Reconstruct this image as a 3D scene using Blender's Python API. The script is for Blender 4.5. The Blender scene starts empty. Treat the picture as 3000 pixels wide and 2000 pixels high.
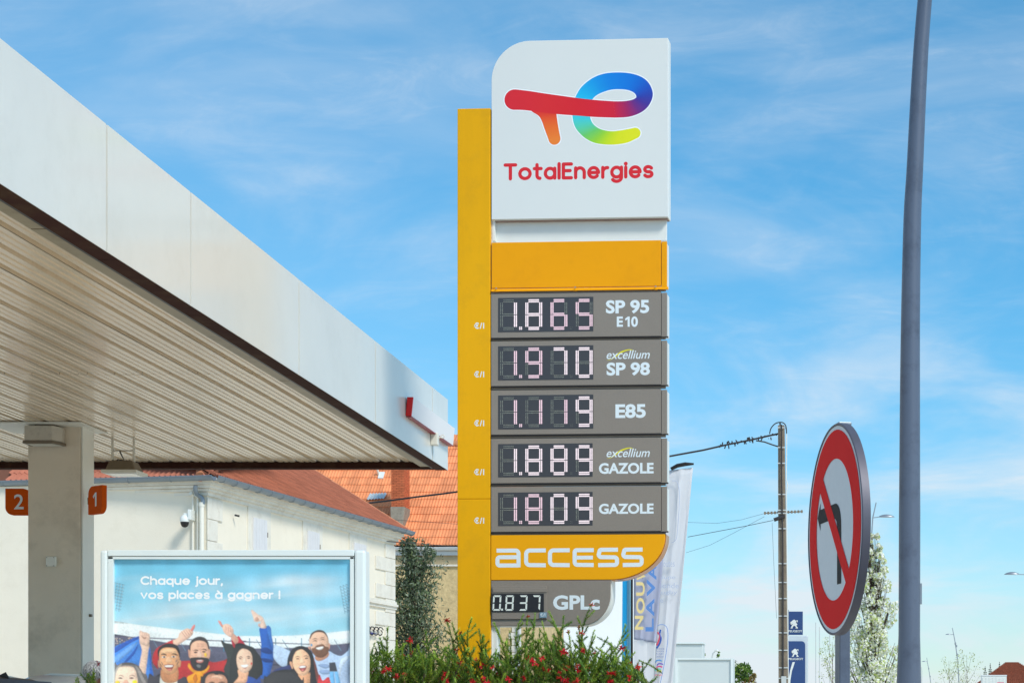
import bpy, bmesh, math, random
import numpy as np
from mathutils import Vector, Matrix
from mathutils.geometry import tessellate_polygon

SC = bpy.context.scene
COL = SC.collection
rnd = random.Random(7)
PI = math.pi

# ---------------------------------------------------------------- camera
E = 1.5                 # eye height above the road
FL = 6000.0             # focal length in photo pixels (photo 3000 wide)
PX, PY = 2552.0, 2170.0  # principal point of the shifted lens, photo pixels
cd = bpy.data.cameras.new('camera'); cam = bpy.data.objects.new('camera', cd); COL.objects.link(cam)
cam.location = (0, 0, E); cam.rotation_euler = (math.radians(90), 0, 0)
cd.sensor_width = 36; cd.lens = 72
cd.shift_x = (1500 - PX) / 3000; cd.shift_y = (PY - 1000) / 3000
cd.clip_start = 0.1; cd.clip_end = 5000
SC.camera = cam

# ---------------------------------------------------------------- sky, sun, exposure
SUN = Vector((0.50, -0.50, 0.70)).normalized()
sun_el = math.asin(SUN.z); sun_az = math.atan2(SUN.x, SUN.y)
world = bpy.data.worlds.new('World'); SC.world = world; world.use_nodes = True
nt = world.node_tree; nt.nodes.clear()
def N(t, **k):
    n = nt.nodes.new(t)
    for a, b in k.items(): setattr(n, a, b)
    return n
L = nt.links.new
out = N('ShaderNodeOutputWorld'); bg = N('ShaderNodeBackground')
bg.inputs['Strength'].default_value = 0.10
sky = N('ShaderNodeTexSky', sky_type='NISHITA'); sky.sun_disc = False
sky.sun_elevation = sun_el; sky.sun_rotation = sun_az
sky.air_density = 1.0; sky.dust_density = 0.6; sky.ozone_density = 2.0
hs = N('ShaderNodeHueSaturation'); hs.inputs['Saturation'].default_value = 1.46; hs.inputs['Value'].default_value = 0.84
hs.inputs['Hue'].default_value = 0.483
L(sky.outputs[0], hs.inputs['Color'])
tc = N('ShaderNodeTexCoord'); sep = N('ShaderNodeSeparateXYZ'); L(tc.outputs['Generated'], sep.inputs[0])
# project the direction on a cloud layer: (x, y) / (z + 0.18)
def M(op, a=None, b=None, clamp=False):
    m = N('ShaderNodeMath', operation=op); m.use_clamp = clamp
    for i, v in enumerate((a, b)):
        if v is None: continue
        if isinstance(v, (int, float)): m.inputs[i].default_value = v
        else: L(v, m.inputs[i])
    return m.outputs[0]
zz = M('ADD', M('MAXIMUM', sep.outputs[2], 0.0), 0.30)
cx = M('DIVIDE', sep.outputs[0], zz); cy = M('DIVIDE', sep.outputs[1], zz)
cmb = N('ShaderNodeCombineXYZ'); L(cx, cmb.inputs[0]); L(cy, cmb.inputs[1])
def cloud(scale, rot, sx, sy, det, rough, lo, hi, dist=0.6, loc=(0, 0, 0)):
    mp = N('ShaderNodeMapping'); mp.inputs['Rotation'].default_value = (0, 0, math.radians(rot))
    mp.inputs['Scale'].default_value = (sx, sy, 1); mp.inputs['Location'].default_value = loc
    L(cmb.outputs[0], mp.inputs[0])
    no = N('ShaderNodeTexNoise'); no.inputs['Scale'].default_value = scale; no.inputs['Detail'].default_value = det
    no.inputs['Roughness'].default_value = rough; no.inputs['Distortion'].default_value = dist
    L(mp.outputs[0], no.inputs['Vector'])
    mr = N('ShaderNodeMapRange', interpolation_type='SMOOTHSTEP')
    mr.inputs['From Min'].default_value = lo; mr.inputs['From Max'].default_value = hi
    L(no.outputs[0], mr.inputs['Value'])
    return mr.outputs[0]
c0 = cloud(2.2, 10, 1.0, 1.0, 3, 0.5, 0.30, 0.62, 0.3, (5.6, 0.7, 0))          # broad variation
c1 = cloud(3.0, 38, 1.0, 1.25, 8, 0.55, 0.38, 0.70, 0.5, (2.3, 4.1, 0))          # soft banks
c2 = cloud(10.0, 30, 0.8, 1.7, 10, 0.66, 0.42, 0.78, 1.2, (7.7, 2.2, 0))         # fibres
hzn = M('SUBTRACT', 1.0, M('MULTIPLY', sep.outputs[2], 3.4), True)      # thicker veil towards the horizon
cl = M('ADD', M('MULTIPLY', M('MULTIPLY', c1, c0), M('ADD', M('MULTIPLY', hzn, 0.40), 0.36)), M('MULTIPLY', M('MULTIPLY', c2, M('ADD', c1, 0.25)), 0.20), True)
cl = M('ADD', cl, M('MULTIPLY', M('POWER', hzn, 2.0), M('ADD', M('MULTIPLY', c1, 0.7), 0.42)), True)
west = M('MULTIPLY', M('MAXIMUM', M('MULTIPLY', sep.outputs[0], -1.0), 0.0), 0.30)     # hazier to the left
cl = M('ADD', M('ADD', M('MULTIPLY', cl, 0.84), 0.07), M('MINIMUM', west, 0.16))
# clear air: deeper blue above, turquoise lower down
rmp = N('ShaderNodeValToRGB'); L(sep.outputs[2], rmp.inputs[0]); el = rmp.color_ramp.elements
el[0].position = 0.0; el[0].color = (0.82, 0.92, 0.99, 1); el[1].position = 1.0; el[1].color = (0.92, 0.96, 1.0, 1)
for p_, c_ in ((0.13, (0.44, 0.83, 1.0, 1)), (0.24, (0.42, 0.86, 0.98, 1)), (0.36, (0.66, 0.92, 0.98, 1))):
    e_ = el.new(p_); e_.color = c_
tint = N('ShaderNodeMix', data_type='RGBA', blend_type='MULTIPLY'); tint.inputs['Factor'].default_value = 1.0
L(hs.outputs[0], tint.inputs['A']); L(rmp.outputs[0], tint.inputs['B'])
mix = N('ShaderNodeMix', data_type='RGBA'); L(cl, mix.inputs['Factor'])
L(tint.outputs['Result'], mix.inputs['A']); mix.inputs['B'].default_value = (4.0, 4.4, 4.75, 1)
L(mix.outputs['Result'], bg.inputs['Color']); L(bg.outputs[0], out.inputs['Surface'])

sd = bpy.data.lights.new('sun', 'SUN'); sun = bpy.data.objects.new('sun', sd); COL.objects.link(sun)
sd.energy = 1.5; sd.angle = math.radians(14.0); sd.color = (1.0, 0.94, 0.84)
sun.rotation_euler = SUN.to_track_quat('Z', 'Y').to_euler()
SC.view_settings.view_transform = 'Standard'; SC.view_settings.look = 'None'
SC.view_settings.gamma = 1.0; SC.view_settings.exposure = 0.95
try: SC.view_settings.use_curve_mapping = False
except Exception: pass

# ---------------------------------------------------------------- helpers
def lin(c):
    c = c / 255.0
    return c / 12.92 if c <= 0.04045 else ((c + 0.055) / 1.055) ** 2.4
def rgb(r, g, b, k=1.0): return (min(1, lin(r) * k), min(1, lin(g) * k), min(1, lin(b) * k), 1.0)

def mat(name, col, rough=0.6, metal=0.0, var=0.06, vscale=3.0, bump=0.0, bscale=60.0, emit=None, estr=0.0,
        island=0.0, vcol=None, spec=None, trans=0.0, dirt=None, dirt_amt=0.0, dirt_scale=1.2, zstreak=False, coat=0.0):
    m = bpy.data.materials.new(name); m.use_nodes = True
    t = m.node_tree; p = t.nodes['Principled BSDF']; lk = t.links.new
    p.inputs['Roughness'].default_value = rough; p.inputs['Metallic'].default_value = metal
    if spec is not None: p.inputs['Specular IOR Level'].default_value = spec
    if coat: p.inputs['Coat Weight'].default_value = coat; p.inputs['Coat Roughness'].default_value = 0.12
    if vcol:
        a = t.nodes.new('ShaderNodeAttribute'); a.attribute_name = vcol; src = a.outputs['Color']
    else:
        r = t.nodes.new('ShaderNodeRGB'); r.outputs[0].default_value = col; src = r.outputs[0]
    geo = t.nodes.new('ShaderNodeTexCoord')
    if island:
        gi = t.nodes.new('ShaderNodeNewGeometry'); oi = t.nodes.new('ShaderNodeObjectInfo')
        ad = t.nodes.new('ShaderNodeMath'); ad.operation = 'ADD'
        lk(gi.outputs['Random Per Island'], ad.inputs[0]); lk(oi.outputs['Random'], ad.inputs[1])
        fr = t.nodes.new('ShaderNodeMath'); fr.operation = 'FRACT'; lk(ad.outputs[0], fr.inputs[0])
        mr = t.nodes.new('ShaderNodeMapRange'); mr.inputs['To Min'].default_value = 1 - island; mr.inputs['To Max'].default_value = 1 + island
        lk(fr.outputs[0], mr.inputs['Value'])
        mx = t.nodes.new('ShaderNodeVectorMath'); mx.operation = 'SCALE'; lk(src, mx.inputs[0]); lk(mr.outputs[0], mx.inputs['Scale']); src = mx.outputs[0]
    if var:
        no = t.nodes.new('ShaderNodeTexNoise'); no.inputs['Scale'].default_value = vscale; no.inputs['Detail'].default_value = 6
        no.inputs['Roughness'].default_value = 0.65
        if zstreak:
            mp = t.nodes.new('ShaderNodeMapping'); mp.inputs['Scale'].default_value = (3.0, 3.0, 0.22)
            lk(geo.outputs['Object'], mp.inputs[0]); lk(mp.outputs[0], no.inputs['Vector'])
        else: lk(geo.outputs['Object'], no.inputs['Vector'])
        mr = t.nodes.new('ShaderNodeMapRange'); mr.inputs['From Min'].default_value = 0.25; mr.inputs['From Max'].default_value = 0.75
        mr.inputs['To Min'].default_value = 1 - var; mr.inputs['To Max'].default_value = 1 + var
        lk(no.outputs[0], mr.inputs['Value'])
        mx = t.nodes.new('ShaderNodeVectorMath'); mx.operation = 'SCALE'; lk(src, mx.inputs[0]); lk(mr.outputs[0], mx.inputs['Scale']); src = mx.outputs[0]
    if dirt:
        no = t.nodes.new('ShaderNodeTexNoise'); no.inputs['Scale'].default_value = dirt_scale; no.inputs['Detail'].default_value = 9
        no.inputs['Roughness'].default_value = 0.72; lk(geo.outputs['Object'], no.inputs['Vector'])
        mr = t.nodes.new('ShaderNodeMapRange'); mr.inputs['From Min'].default_value = 0.5; mr.inputs['From Max'].default_value = 0.75
        mr.inputs['To Max'].default_value = dirt_amt; lk(no.outputs[0], mr.inputs['Value'])
        mx = t.nodes.new('ShaderNodeMix'); mx.data_type = 'RGBA'; lk(mr.outputs[0], mx.inputs['Factor']); lk(src, mx.inputs['A'])
        mx.inputs['B'].default_value = dirt; src = mx.outputs['Result']
    lk(src, p.inputs['Base Color'])
    if bump:
        no = t.nodes.new('ShaderNodeTexNoise'); no.inputs['Scale'].default_value = bscale; no.inputs['Detail'].default_value = 4
        lk(geo.outputs['Object'], no.inputs['Vector'])
        bp = t.nodes.new('ShaderNodeBump'); bp.inputs['Strength'].default_value = bump; bp.inputs['Distance'].default_value = 0.02
        lk(no.outputs[0], bp.inputs['Height']); lk(bp.outputs[0], p.inputs['Normal'])
    if emit:
        p.inputs['Emission Color'].default_value = emit; p.inputs['Emission Strength'].default_value = estr
    if trans:
        tr = t.nodes.new('ShaderNodeBsdfTranslucent'); lk(src, tr.inputs['Color'])
        ms = t.nodes.new('ShaderNodeMixShader'); ms.inputs[0].default_value = trans
        o = [n for n in t.nodes if n.type == 'OUTPUT_MATERIAL'][0]
        lk(p.outputs[0], ms.inputs[1]); lk(tr.outputs[0], ms.inputs[2]); lk(ms.outputs[0], o.inputs['Surface'])
    return m

def wmat(o):
    m = Matrix.Identity(4)
    while o is not None:
        m = Matrix.LocRotScale(o.location, o.rotation_euler, o.scale) @ m; o = o.parent
    return m

class MB:
    """collects geometry in world (or the parent's own) coordinates"""
    def __init__(s): s.v = []; s.f = []; s.c = []; s.n = 0
    def add(s, vs, fs, col=None):
        b = len(s.v); s.v += [tuple(q) for q in vs]; s.f += [tuple(b + i for i in f) for f in fs]
        s.c += [col or (1, 1, 1, 1)] * len(vs); return s
    def box(s, x0, x1, y0, y1, z0, z1, col=None):
        return s.add([(x0, y0, z0), (x1, y0, z0), (x1, y1, z0), (x0, y1, z0), (x0, y0, z1), (x1, y0, z1), (x1, y1, z1), (x0, y1, z1)],
                     [(0, 3, 2, 1), (4, 5, 6, 7), (0, 1, 5, 4), (1, 2, 6, 5), (2, 3, 7, 6), (3, 0, 4, 7)], col)
    def prism(s, poly, y0, y1, col=None):
        """poly in (x, z); front at y0, back at y1"""
        n = len(poly)
        return s.add([(x, y0, z) for x, z in poly] + [(x, y1, z) for x, z in poly],
                     [tuple(range(n)), tuple(range(2 * n - 1, n - 1, -1))] + [(i, n + i, n + (i + 1) % n, (i + 1) % n) for i in range(n)], col)
    def tube(s, pts, rad, seg=8, col=None, cap=True):
        pts = [Vector(p) for p in pts]; n = len(pts)
        if not isinstance(rad, (list, tuple)): rad = [rad] * n
        vs = []
        up = Vector((0, 0, 1))
        t0 = (pts[-1] - pts[0]).normalized()
        if abs(t0.z) > 0.8: up = Vector((0, 1, 0))
        for i, p in enumerate(pts):
            t = (pts[min(i + 1, n - 1)] - pts[max(i - 1, 0)]).normalized()
            a = t.cross(up)
            a = a.normalized() if a.length > 1e-6 else Vector((1, 0, 0))
            b = a.cross(t)
            for k in range(seg):
                w = 2 * PI * k / seg
                vs.append(p + (a * math.cos(w) + b * math.sin(w)) * rad[i])
        fs = [(i * seg + k, i * seg + (k + 1) % seg, (i + 1) * seg + (k + 1) % seg, (i + 1) * seg + k) for i in range(n - 1) for k in range(seg)]
        if cap: fs += [tuple(range(seg - 1, -1, -1)), tuple((n - 1) * seg + k for k in range(seg))]
        return s.add(vs, fs, col)
    def lathe(s, prof, cx, cy, seg=20, col=None):
        vs = [(cx + r * math.cos(2 * PI * k / seg), cy + r * math.sin(2 * PI * k / seg), z) for r, z in prof for k in range(seg)]
        n = len(prof)
        fs = [(i * seg + k, i * seg + (k + 1) % seg, (i + 1) * seg + (k + 1) % seg, (i + 1) * seg + k) for i in range(n - 1) for k in range(seg)]
        fs += [tuple(range(seg - 1, -1, -1)), tuple((n - 1) * seg + k for k in range(seg))]
        return s.add(vs, fs, col)
    def mesh(s, name, inv=None):
        me = bpy.data.meshes.new(name)
        vs = [inv @ Vector(q) for q in s.v] if inv is not None else s.v
        me.from_pydata(vs, [], s.f)
        ca = me.color_attributes.new('col', 'FLOAT_COLOR', 'POINT')
        ca.data.foreach_set('color', np.array(s.c, dtype=np.float32).ravel())
        me.update(); return me
    def build(s, name, m, parent=None, local=False, smooth=False, bevel=0.0, fix=True):
        inv = None if (local or parent is None) else wmat(parent).inverted()
        me = s.mesh(name, inv)
        if fix:
            bm = bmesh.new(); bm.from_mesh(me); bmesh.ops.recalc_face_normals(bm, faces=bm.faces); bm.to_mesh(me); bm.free()
        o = bpy.data.objects.new(name, me); COL.objects.link(o)
        if m: me.materials.append(m)
        if parent: o.parent = parent
        if smooth:
            me.polygons.foreach_set('use_smooth', [True] * len(me.polygons))
            if hasattr(me, 'set_sharp_from_angle'): me.set_sharp_from_angle(angle=math.radians(38))
        if bevel:
            b = o.modifiers.new('bevel', 'BEVEL'); b.width = bevel; b.segments = 2; b.limit_method = 'ANGLE'; b.angle_limit = math.radians(40)
        return o

def thing(name, label, cat, loc=(0, 0, 0), rz=0.0, group=None):
    o = bpy.data.objects.new(name, None); COL.objects.link(o); o.empty_display_size = 0.2
    o.location = loc; o.rotation_euler = (0, 0, rz); tag(o, label, cat, group); return o
def tag(o, label=None, cat=None, group=None, kind=None):
    if label: o['label'] = label
    if cat: o['category'] = cat
    if group: o['group'] = group
    if kind: o['kind'] = kind
    return o
def struct(o): o['kind'] = 'structure'; return o
def inst(src, parent=None, loc=None, rot=None, scale=None):
    c = src.copy(); COL.objects.link(c); c.parent = parent
    if loc is not None: c.location = loc
    if rot is not None: c.rotation_euler = rot
    if scale is not None: c.scale = scale
    return c

def W(px, py, s):
    """photo pixel at a scale of s pixels per metre -> world point"""
    return Vector(((px - PX) / s, FL / s, E + (PY - py) / s))

class Plane:
    """a vertical plane whose local x axis is (cos a, -sin a) in the world; origin o (x, y, z)"""
    def __init__(s, o, a): s.o = Vector(o); s.a = a; s.c = math.cos(a); s.s = math.sin(a)
    def uz(s, px, py, dep=0.0):
        """pixel -> local (x, z) on the plane y_local = dep"""
        ox = s.o.x + dep * s.s; oy = s.o.y + dep * s.c
        dx = (px - PX) / FL
        u = (dx * oy - ox) / (s.c + dx * s.s); lam = oy - u * s.s
        return u, E + lam * (PY - py) / FL - s.o.z
    def w(s, x, y, z): return Vector((s.o.x + x * s.c + y * s.s, s.o.y - x * s.s + y * s.c, s.o.z + z))
    def thing(s, name, label, cat, group=None): return thing(name, label, cat, tuple(s.o), -s.a, group)

def catmull(pts, n=6, closed=True):
    P = [Vector(p) for p in pts]; m = len(P); out = []
    for i in range(m if closed else m - 1):
        if closed: a, b, c, d = P[i - 1], P[i], P[(i + 1) % m], P[(i + 2) % m]
        else: a, b, c, d = P[max(i - 1, 0)], P[i], P[i + 1], P[min(i + 2, m - 1)]
        for k in range(n):
            t = k / n
            out.append(0.5 * ((2 * b) + (c - a) * t + (2 * a - 5 * b + 4 * c - d) * t * t + (3 * b - a - 3 * c + d) * t ** 3))
    if not closed: out.append(P[-1])
    return out

def text_mesh(body, rect, y, parent, m, name='lettering', bold=0.0, shear=0.0, rot=0, ext=0.0015, space=1.0):
    """built-in font, fitted to rect (x0, x1, z0, z1) of the parent's local front"""
    c = bpy.data.curves.new(name, 'FONT'); c.body = body; c.offset = bold; c.shear = shear; c.extrude = 0.0; c.space_character = space
    c.resolution_u = 4
    o = bpy.data.objects.new(name, c); COL.objects.link(o)
    dg = bpy.context.evaluated_depsgraph_get(); me = bpy.data.meshes.new_from_object(o.evaluated_get(dg))
    COL.objects.unlink(o); bpy.data.objects.remove(o); bpy.data.curves.remove(c)
    co = np.array([v.co[:] for v in me.vertices])
    if rot == 90: co = np.stack([-co[:, 1], co[:, 0], co[:, 2]], 1)
    if rot == -90: co = np.stack([co[:, 1], -co[:, 0], co[:, 2]], 1)
    lo, hi = co.min(0), co.max(0)
    x0, x1, z0, z1 = rect
    for v, q in zip(me.vertices, co):
        v.co = (x0 + (q[0] - lo[0]) / (hi[0] - lo[0]) * (x1 - x0), y, z0 + (q[1] - lo[1]) / (hi[1] - lo[1]) * (z1 - z0))
    me.name = name; me.materials.clear(); me.materials.append(m)
    ob = bpy.data.objects.new(name, me); COL.objects.link(ob); ob.parent = parent
    return ob

def ribbon(mb, pts, w, y, col=None, seg=7):
    """flat stroke with round ends in the local x-z plane"""
    P = [Vector((p[0], p[1])) for p in pts]; n = len(P)
    Lf, Rt = [], []
    for i in range(n):
        t = (P[min(i + 1, n - 1)] - P[max(i - 1, 0)]).normalized(); q = Vector((-t.y, t.x)) * w / 2
        Lf.append(P[i] + q); Rt.append(P[i] - q)
    closed = (P[0] - P[-1]).length < 1e-6
    if closed:
        t = (P[1] - P[-2]).normalized(); q = Vector((-t.y, t.x)) * w / 2
        Lf[0] = Lf[-1] = P[0] + q; Rt[0] = Rt[-1] = P[0] - q
    mb.add([(p.x, y, p.y) for p in Lf + Rt], [(i, i + 1, n + i + 1, n + i) for i in range(n - 1)], col)
    if not closed:
        for c, t in ((P[0], P[0] - P[1]), (P[-1], P[-1] - P[-2])):
            t = t.normalized(); a0 = math.atan2(t.y, t.x) - PI / 2
            ring = [(c.x + w / 2 * math.cos(a0 + PI * k / seg), y, c.y + w / 2 * math.sin(a0 + PI * k / seg)) for k in range(seg + 1)]
            mb.add([(c.x, y, c.y)] + ring, [(0, i, i + 1) for i in range(1, seg + 1)], col)

def rounded(x0, x1, z0, z1, r, corners='abcd', n=8):
    """polygon, corners: a = bottom left, b = bottom right, c = top right, d = top left"""
    P = []
    for k, (cx_, cz_, a0, X, Z) in {'a': (x0 + r, z0 + r, PI, x0, z0), 'b': (x1 - r, z0 + r, 1.5 * PI, x1, z0),
                                    'c': (x1 - r, z1 - r, 0, x1, z1), 'd': (x0 + r, z1 - r, 0.5 * PI, x0, z1)}.items():
        if k in corners: P += [(cx_ + r * math.cos(a0 + PI / 2 * i / n), cz_ + r * math.sin(a0 + PI / 2 * i / n)) for i in range(n + 1)]
        else: P.append((X, Z))
    return P

GZ = 0.7      # level of the forecourt

# ---------------------------------------------------------------- materials
M_WALU = mat('white_cladding', rgb(232, 231, 222, 0.95), 0.3, 0, 0.04, 0.9, coat=0.35, dirt=rgb(186, 182, 168), dirt_amt=0.2, dirt_scale=1.6, bump=0.05, bscale=1.2)
M_BROWN = mat('brown_underside', rgb(62, 38, 32), 0.7, 0, 0.12, 1.5, spec=.04, dirt=rgb(92, 76, 54), dirt_amt=0.6, dirt_scale=2.2)
M_BLACK = mat('black_plastic', rgb(28, 27, 28), 0.45, 0, 0.05)
M_SOFFIT = mat('soffit_sheet', rgb(222, 202, 172), 0.3, 0, 0.12, 0.8, dirt=rgb(120, 100, 70), dirt_amt=0.35, dirt_scale=1.6, coat=0.35)
M_ANGLE = mat('edge_angle_metal', rgb(150, 138, 112), 0.45, 0, 0.1, 2.0, dirt=rgb(90, 70, 45), dirt_amt=0.6, dirt_scale=3)
M_PILLAR = mat('pillar_render', rgb(230, 216, 194), 0.75, 0, 0.06, 2.0, bump=0.25, bscale=160, dirt=rgb(110, 92, 66), dirt_amt=0.4, dirt_scale=1.1)
M_TRIMC = mat('pale_trim', rgb(232, 230, 218), 0.5, 0, 0.05, 2.0)
M_ORANGE = mat('orange_paint', rgb(212, 84, 0), 0.6, 0, 0.04, spec=.12)
M_GREYTXT = mat('pale_grey_print', rgb(225, 230, 234), 0.45, 0, 0.02)
M_WTXT = mat('white_print', rgb(226, 236, 240), 0.4, 0, 0.01, emit=(1, 1, 1, 1), estr=0.0)
M_YCOL = mat('column_yellow', rgb(236, 172, 4), 0.5, 0, 0.06, 1.0, zstreak=True, spec=.2, dirt=rgb(190, 140, 30), dirt_amt=.35, dirt_scale=3, bump=0.03, bscale=300)
M_YPAN = mat('panel_yellow', rgb(244, 164, 0), 0.5, 0, 0.04, 1.0, spec=.2, dirt=rgb(214, 140, 20), dirt_amt=.3, dirt_scale=2.5, bump=0.03, bscale=300)
M_YACC = mat('band_yellow', rgb(242, 168, 6), 0.5, 0, 0.03, 1.0, spec=.2)
M_GOLD = mat('gold_edge_metal', rgb(190, 124, 50), 0.25, 0.6, 0.3, 6)
M_TAUPE = mat('taupe_paint', rgb(138, 129, 119), 0.5, 0, 0.07, 60, bump=0.05, bscale=500, dirt=rgb(110, 100, 92), dirt_amt=0.2, dirt_scale=2)
M_LOGOW = mat('opal_white', rgb(226, 228, 224), 0.22, 0, 0.015, 0.8, coat=0.3)
M_SIDEW = mat('white_side_metal', rgb(226, 230, 226), 0.4, 0, 0.03)
M_UNDER = mat('brown_grey_metal', rgb(142, 118, 108), 0.5, 0, 0.1, 3)
M_SCREEN = mat('display_face', rgb(62, 63, 68), 0.45, 0, 0.03)
M_LED = mat('led_bright', rgb(182, 162, 168), 0.4, 0, 0, emit=(1.0, 0.90, 0.94, 1), estr=0.34)
M_LEDD = mat('led_dim', rgb(190, 150, 165), 0.4, 0, 0, emit=(1.0, 0.82, 0.87, 1), estr=0.26)
M_LEDO = mat('led_off', rgb(196, 200, 180), 0.4, 0, 0)
M_RED = mat('logo_red', rgb(222, 30, 38), 0.35, 0, 0.02)
M_VC = mat('printed_colours', None, 0.35, 0, 0.02, 3.0, vcol='col')
M_LCDW = mat('flap_segments', rgb(228, 234, 226), 0.5, 0, 0.02)
M_LCDB = mat('flap_black', rgb(34, 35, 40), 0.4, 0, 0.04)
M_TAG = mat('blue_grey_tag', rgb(120, 150, 168), 0.4, 0, 0.03)
M_YSW = mat('swoosh_yellow', rgb(232, 222, 20), 0.4, 0, 0)
M_FRAMEW = mat('frame_white', rgb(226, 236, 236), 0.35, 0, 0.02, 2.0, coat=0.2)
M_DARKGAP = mat('dark_gap', rgb(34, 34, 34), 0.7, 0, 0.02)
M_SKINB = mat('bulb_glass', rgb(225, 225, 220), 0.2, 0, 0.02)
M_LAMPH = mat('lamp_housing', rgb(120, 108, 90), 0.5, 0, 0.15, 8)
M_GALV = mat('galvanised_steel', rgb(150, 158, 166), 0.4, 0.5, 0.08, 5)
M_GUTTER = mat('zinc_gutter', rgb(128, 140, 150), 0.45, 0.35, 0.12, 3)
M_WGUT = mat('white_gutter', rgb(214, 220, 222), 0.4, 0, 0.05, 2)
M_CREAM = mat('cream_render', rgb(238, 230, 212), 0.9, 0, 0.04, 0.8, bump=0.15, bscale=60, dirt=rgb(190, 175, 145), dirt_amt=0.16, dirt_scale=2.5)
M_PALEW = mat('pale_render', rgb(242, 243, 238), 0.9, 0, 0.04, 0.6, bump=0.1, bscale=60, dirt=rgb(206, 200, 186), dirt_amt=.08, dirt_scale=2)
M_STONE = mat('pale_limestone', rgb(228, 224, 212), 0.85, 0, 0.06, 3, bump=0.3, bscale=25, dirt=rgb(170, 155, 130), dirt_amt=0.4, dirt_scale=2.5)
M_SHUT = mat('blue_grey_shutter', rgb(218, 218, 220), 0.6, 0, 0.04, 5)
M_ROUGHC = mat('roughcast_tan', rgb(210, 186, 138), 0.95, 0, 0.22, 9, bump=0.9, bscale=14, dirt=rgb(120, 105, 80), dirt_amt=0.5, dirt_scale=5)
M_TILEO = mat('orange_clay_tile', rgb(232, 146, 96), 0.75, 0, 0.16, 5, island=0.16, dirt=rgb(196, 104, 66), dirt_amt=0.4, dirt_scale=3)
M_TILEB = mat('brown_red_clay_tile', rgb(166, 98, 72), 0.8, 0, 0.18, 6, island=0.14, dirt=rgb(96, 66, 54), dirt_amt=0.6, dirt_scale=3)
M_TILER = mat('terracotta_tile', rgb(186, 118, 96), 0.8, 0, 0.12, 6, island=0.12, dirt=rgb(110, 60, 50), dirt_amt=0.5, dirt_scale=2.5)
M_UNDERT = mat('roof_battens', rgb(120, 76, 56), 0.9, 0, 0.1)
M_BRICK = mat('red_brick', rgb(196, 104, 66), 0.85, 0, 0.1, 20, island=0.14)
M_MORTAR = mat('brick_mortar', rgb(120, 68, 44), 0.95, 0, 0.15, 12)
M_CEMENT = mat('old_cement', rgb(150, 142, 128), 0.95, 0, 0.2, 6, bump=0.6, bscale=20, dirt=rgb(90, 84, 74), dirt_amt=0.6, dirt_scale=5)
M_CABLE = mat('cable_black', rgb(50, 48, 50), 0.6, 0, 0)
M_CONC = mat('weathered_concrete', rgb(134, 122, 106), 0.9, 0, 0.18, 4, bump=0.5, bscale=40, dirt=rgb(90, 80, 66), dirt_amt=0.5, dirt_scale=3)
M_POLE = mat('blue_grey_pole_paint', rgb(94, 104, 122), 0.36, 0.15, 0.10, 3, zstreak=True, bump=.05, bscale=120, dirt=rgb(66, 72, 88), dirt_amt=0.7, dirt_scale=6)
M_SIGNR = mat('sign_red', rgb(232, 8, 16), 0.6, 0, 0.04, 4, spec=.15)
M_SIGNW = mat('sign_reflective_white', rgb(224, 230, 234), 0.6, 0, 0.03, 30, spec=.2)
M_SIGNK = mat('sign_black', rgb(46, 46, 50), 0.6, 0, 0.03, spec=.15)
M_RIM = mat('sign_rim_metal', rgb(96, 96, 108), 0.5, 0.3, 0.1, 6, dirt=rgb(70, 66, 66), dirt_amt=0.5, dirt_scale=6)
M_NAVY = mat('navy_print', rgb(44, 72, 124), 0.4, 0, 0.03)
M_ASPH = mat('asphalt', rgb(96, 94, 92), 0.95, 0, 0.15, 2, bump=0.4, bscale=90)
M_FORE = mat('forecourt_concrete', rgb(222, 210, 190), 0.9, 0, 0.1, 0.7, bump=0.2, bscale=60)
M_SOIL = mat('planting_soil', rgb(96, 78, 60), 1.0, 0, 0.3, 6, bump=1.0, bscale=20)
M_KERB = mat('kerb_stone', rgb(176, 174, 168), 0.9, 0, 0.1, 5)

# ---------------------------------------------------------------- ground
def gz(y): 
    t = min(1, max(0, (y - 9.5) / 3.0)); return GZ * t * t * (3 - 2 * t)
mb = MB()
ys = [-60, -10, 0, 5, 8, 9.5] + [9.5 + 0.25 * i for i in range(1, 13)] + [20, 40, 80, 200, 900]
xs = [-900, -60, -20, -14, -8, -4, 0, 6, 20, 60, 900]
mb.add([(x, y, gz(y)) for y in ys for x in xs], [(j * 11 + i, j * 11 + i + 1, (j + 1) * 11 + i + 1, (j + 1) * 11 + i) for j in range(len(ys) - 1) for i in range(10)])
struct(mb.build('ground', M_FORE))
struct(MB().box(-40, 60, -6, 7.2, 0.004, 0.006).build('road', M_ASPH))
struct(MB().box(-40, 60, 7.2, 7.35, 0.0, 0.13).build('kerb', M_KERB))
struct(MB().box(-7.6, -1.4, 19.3, 21.3, GZ + 0.0, GZ + 0.06).build('planting_bed', M_SOIL))
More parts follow.
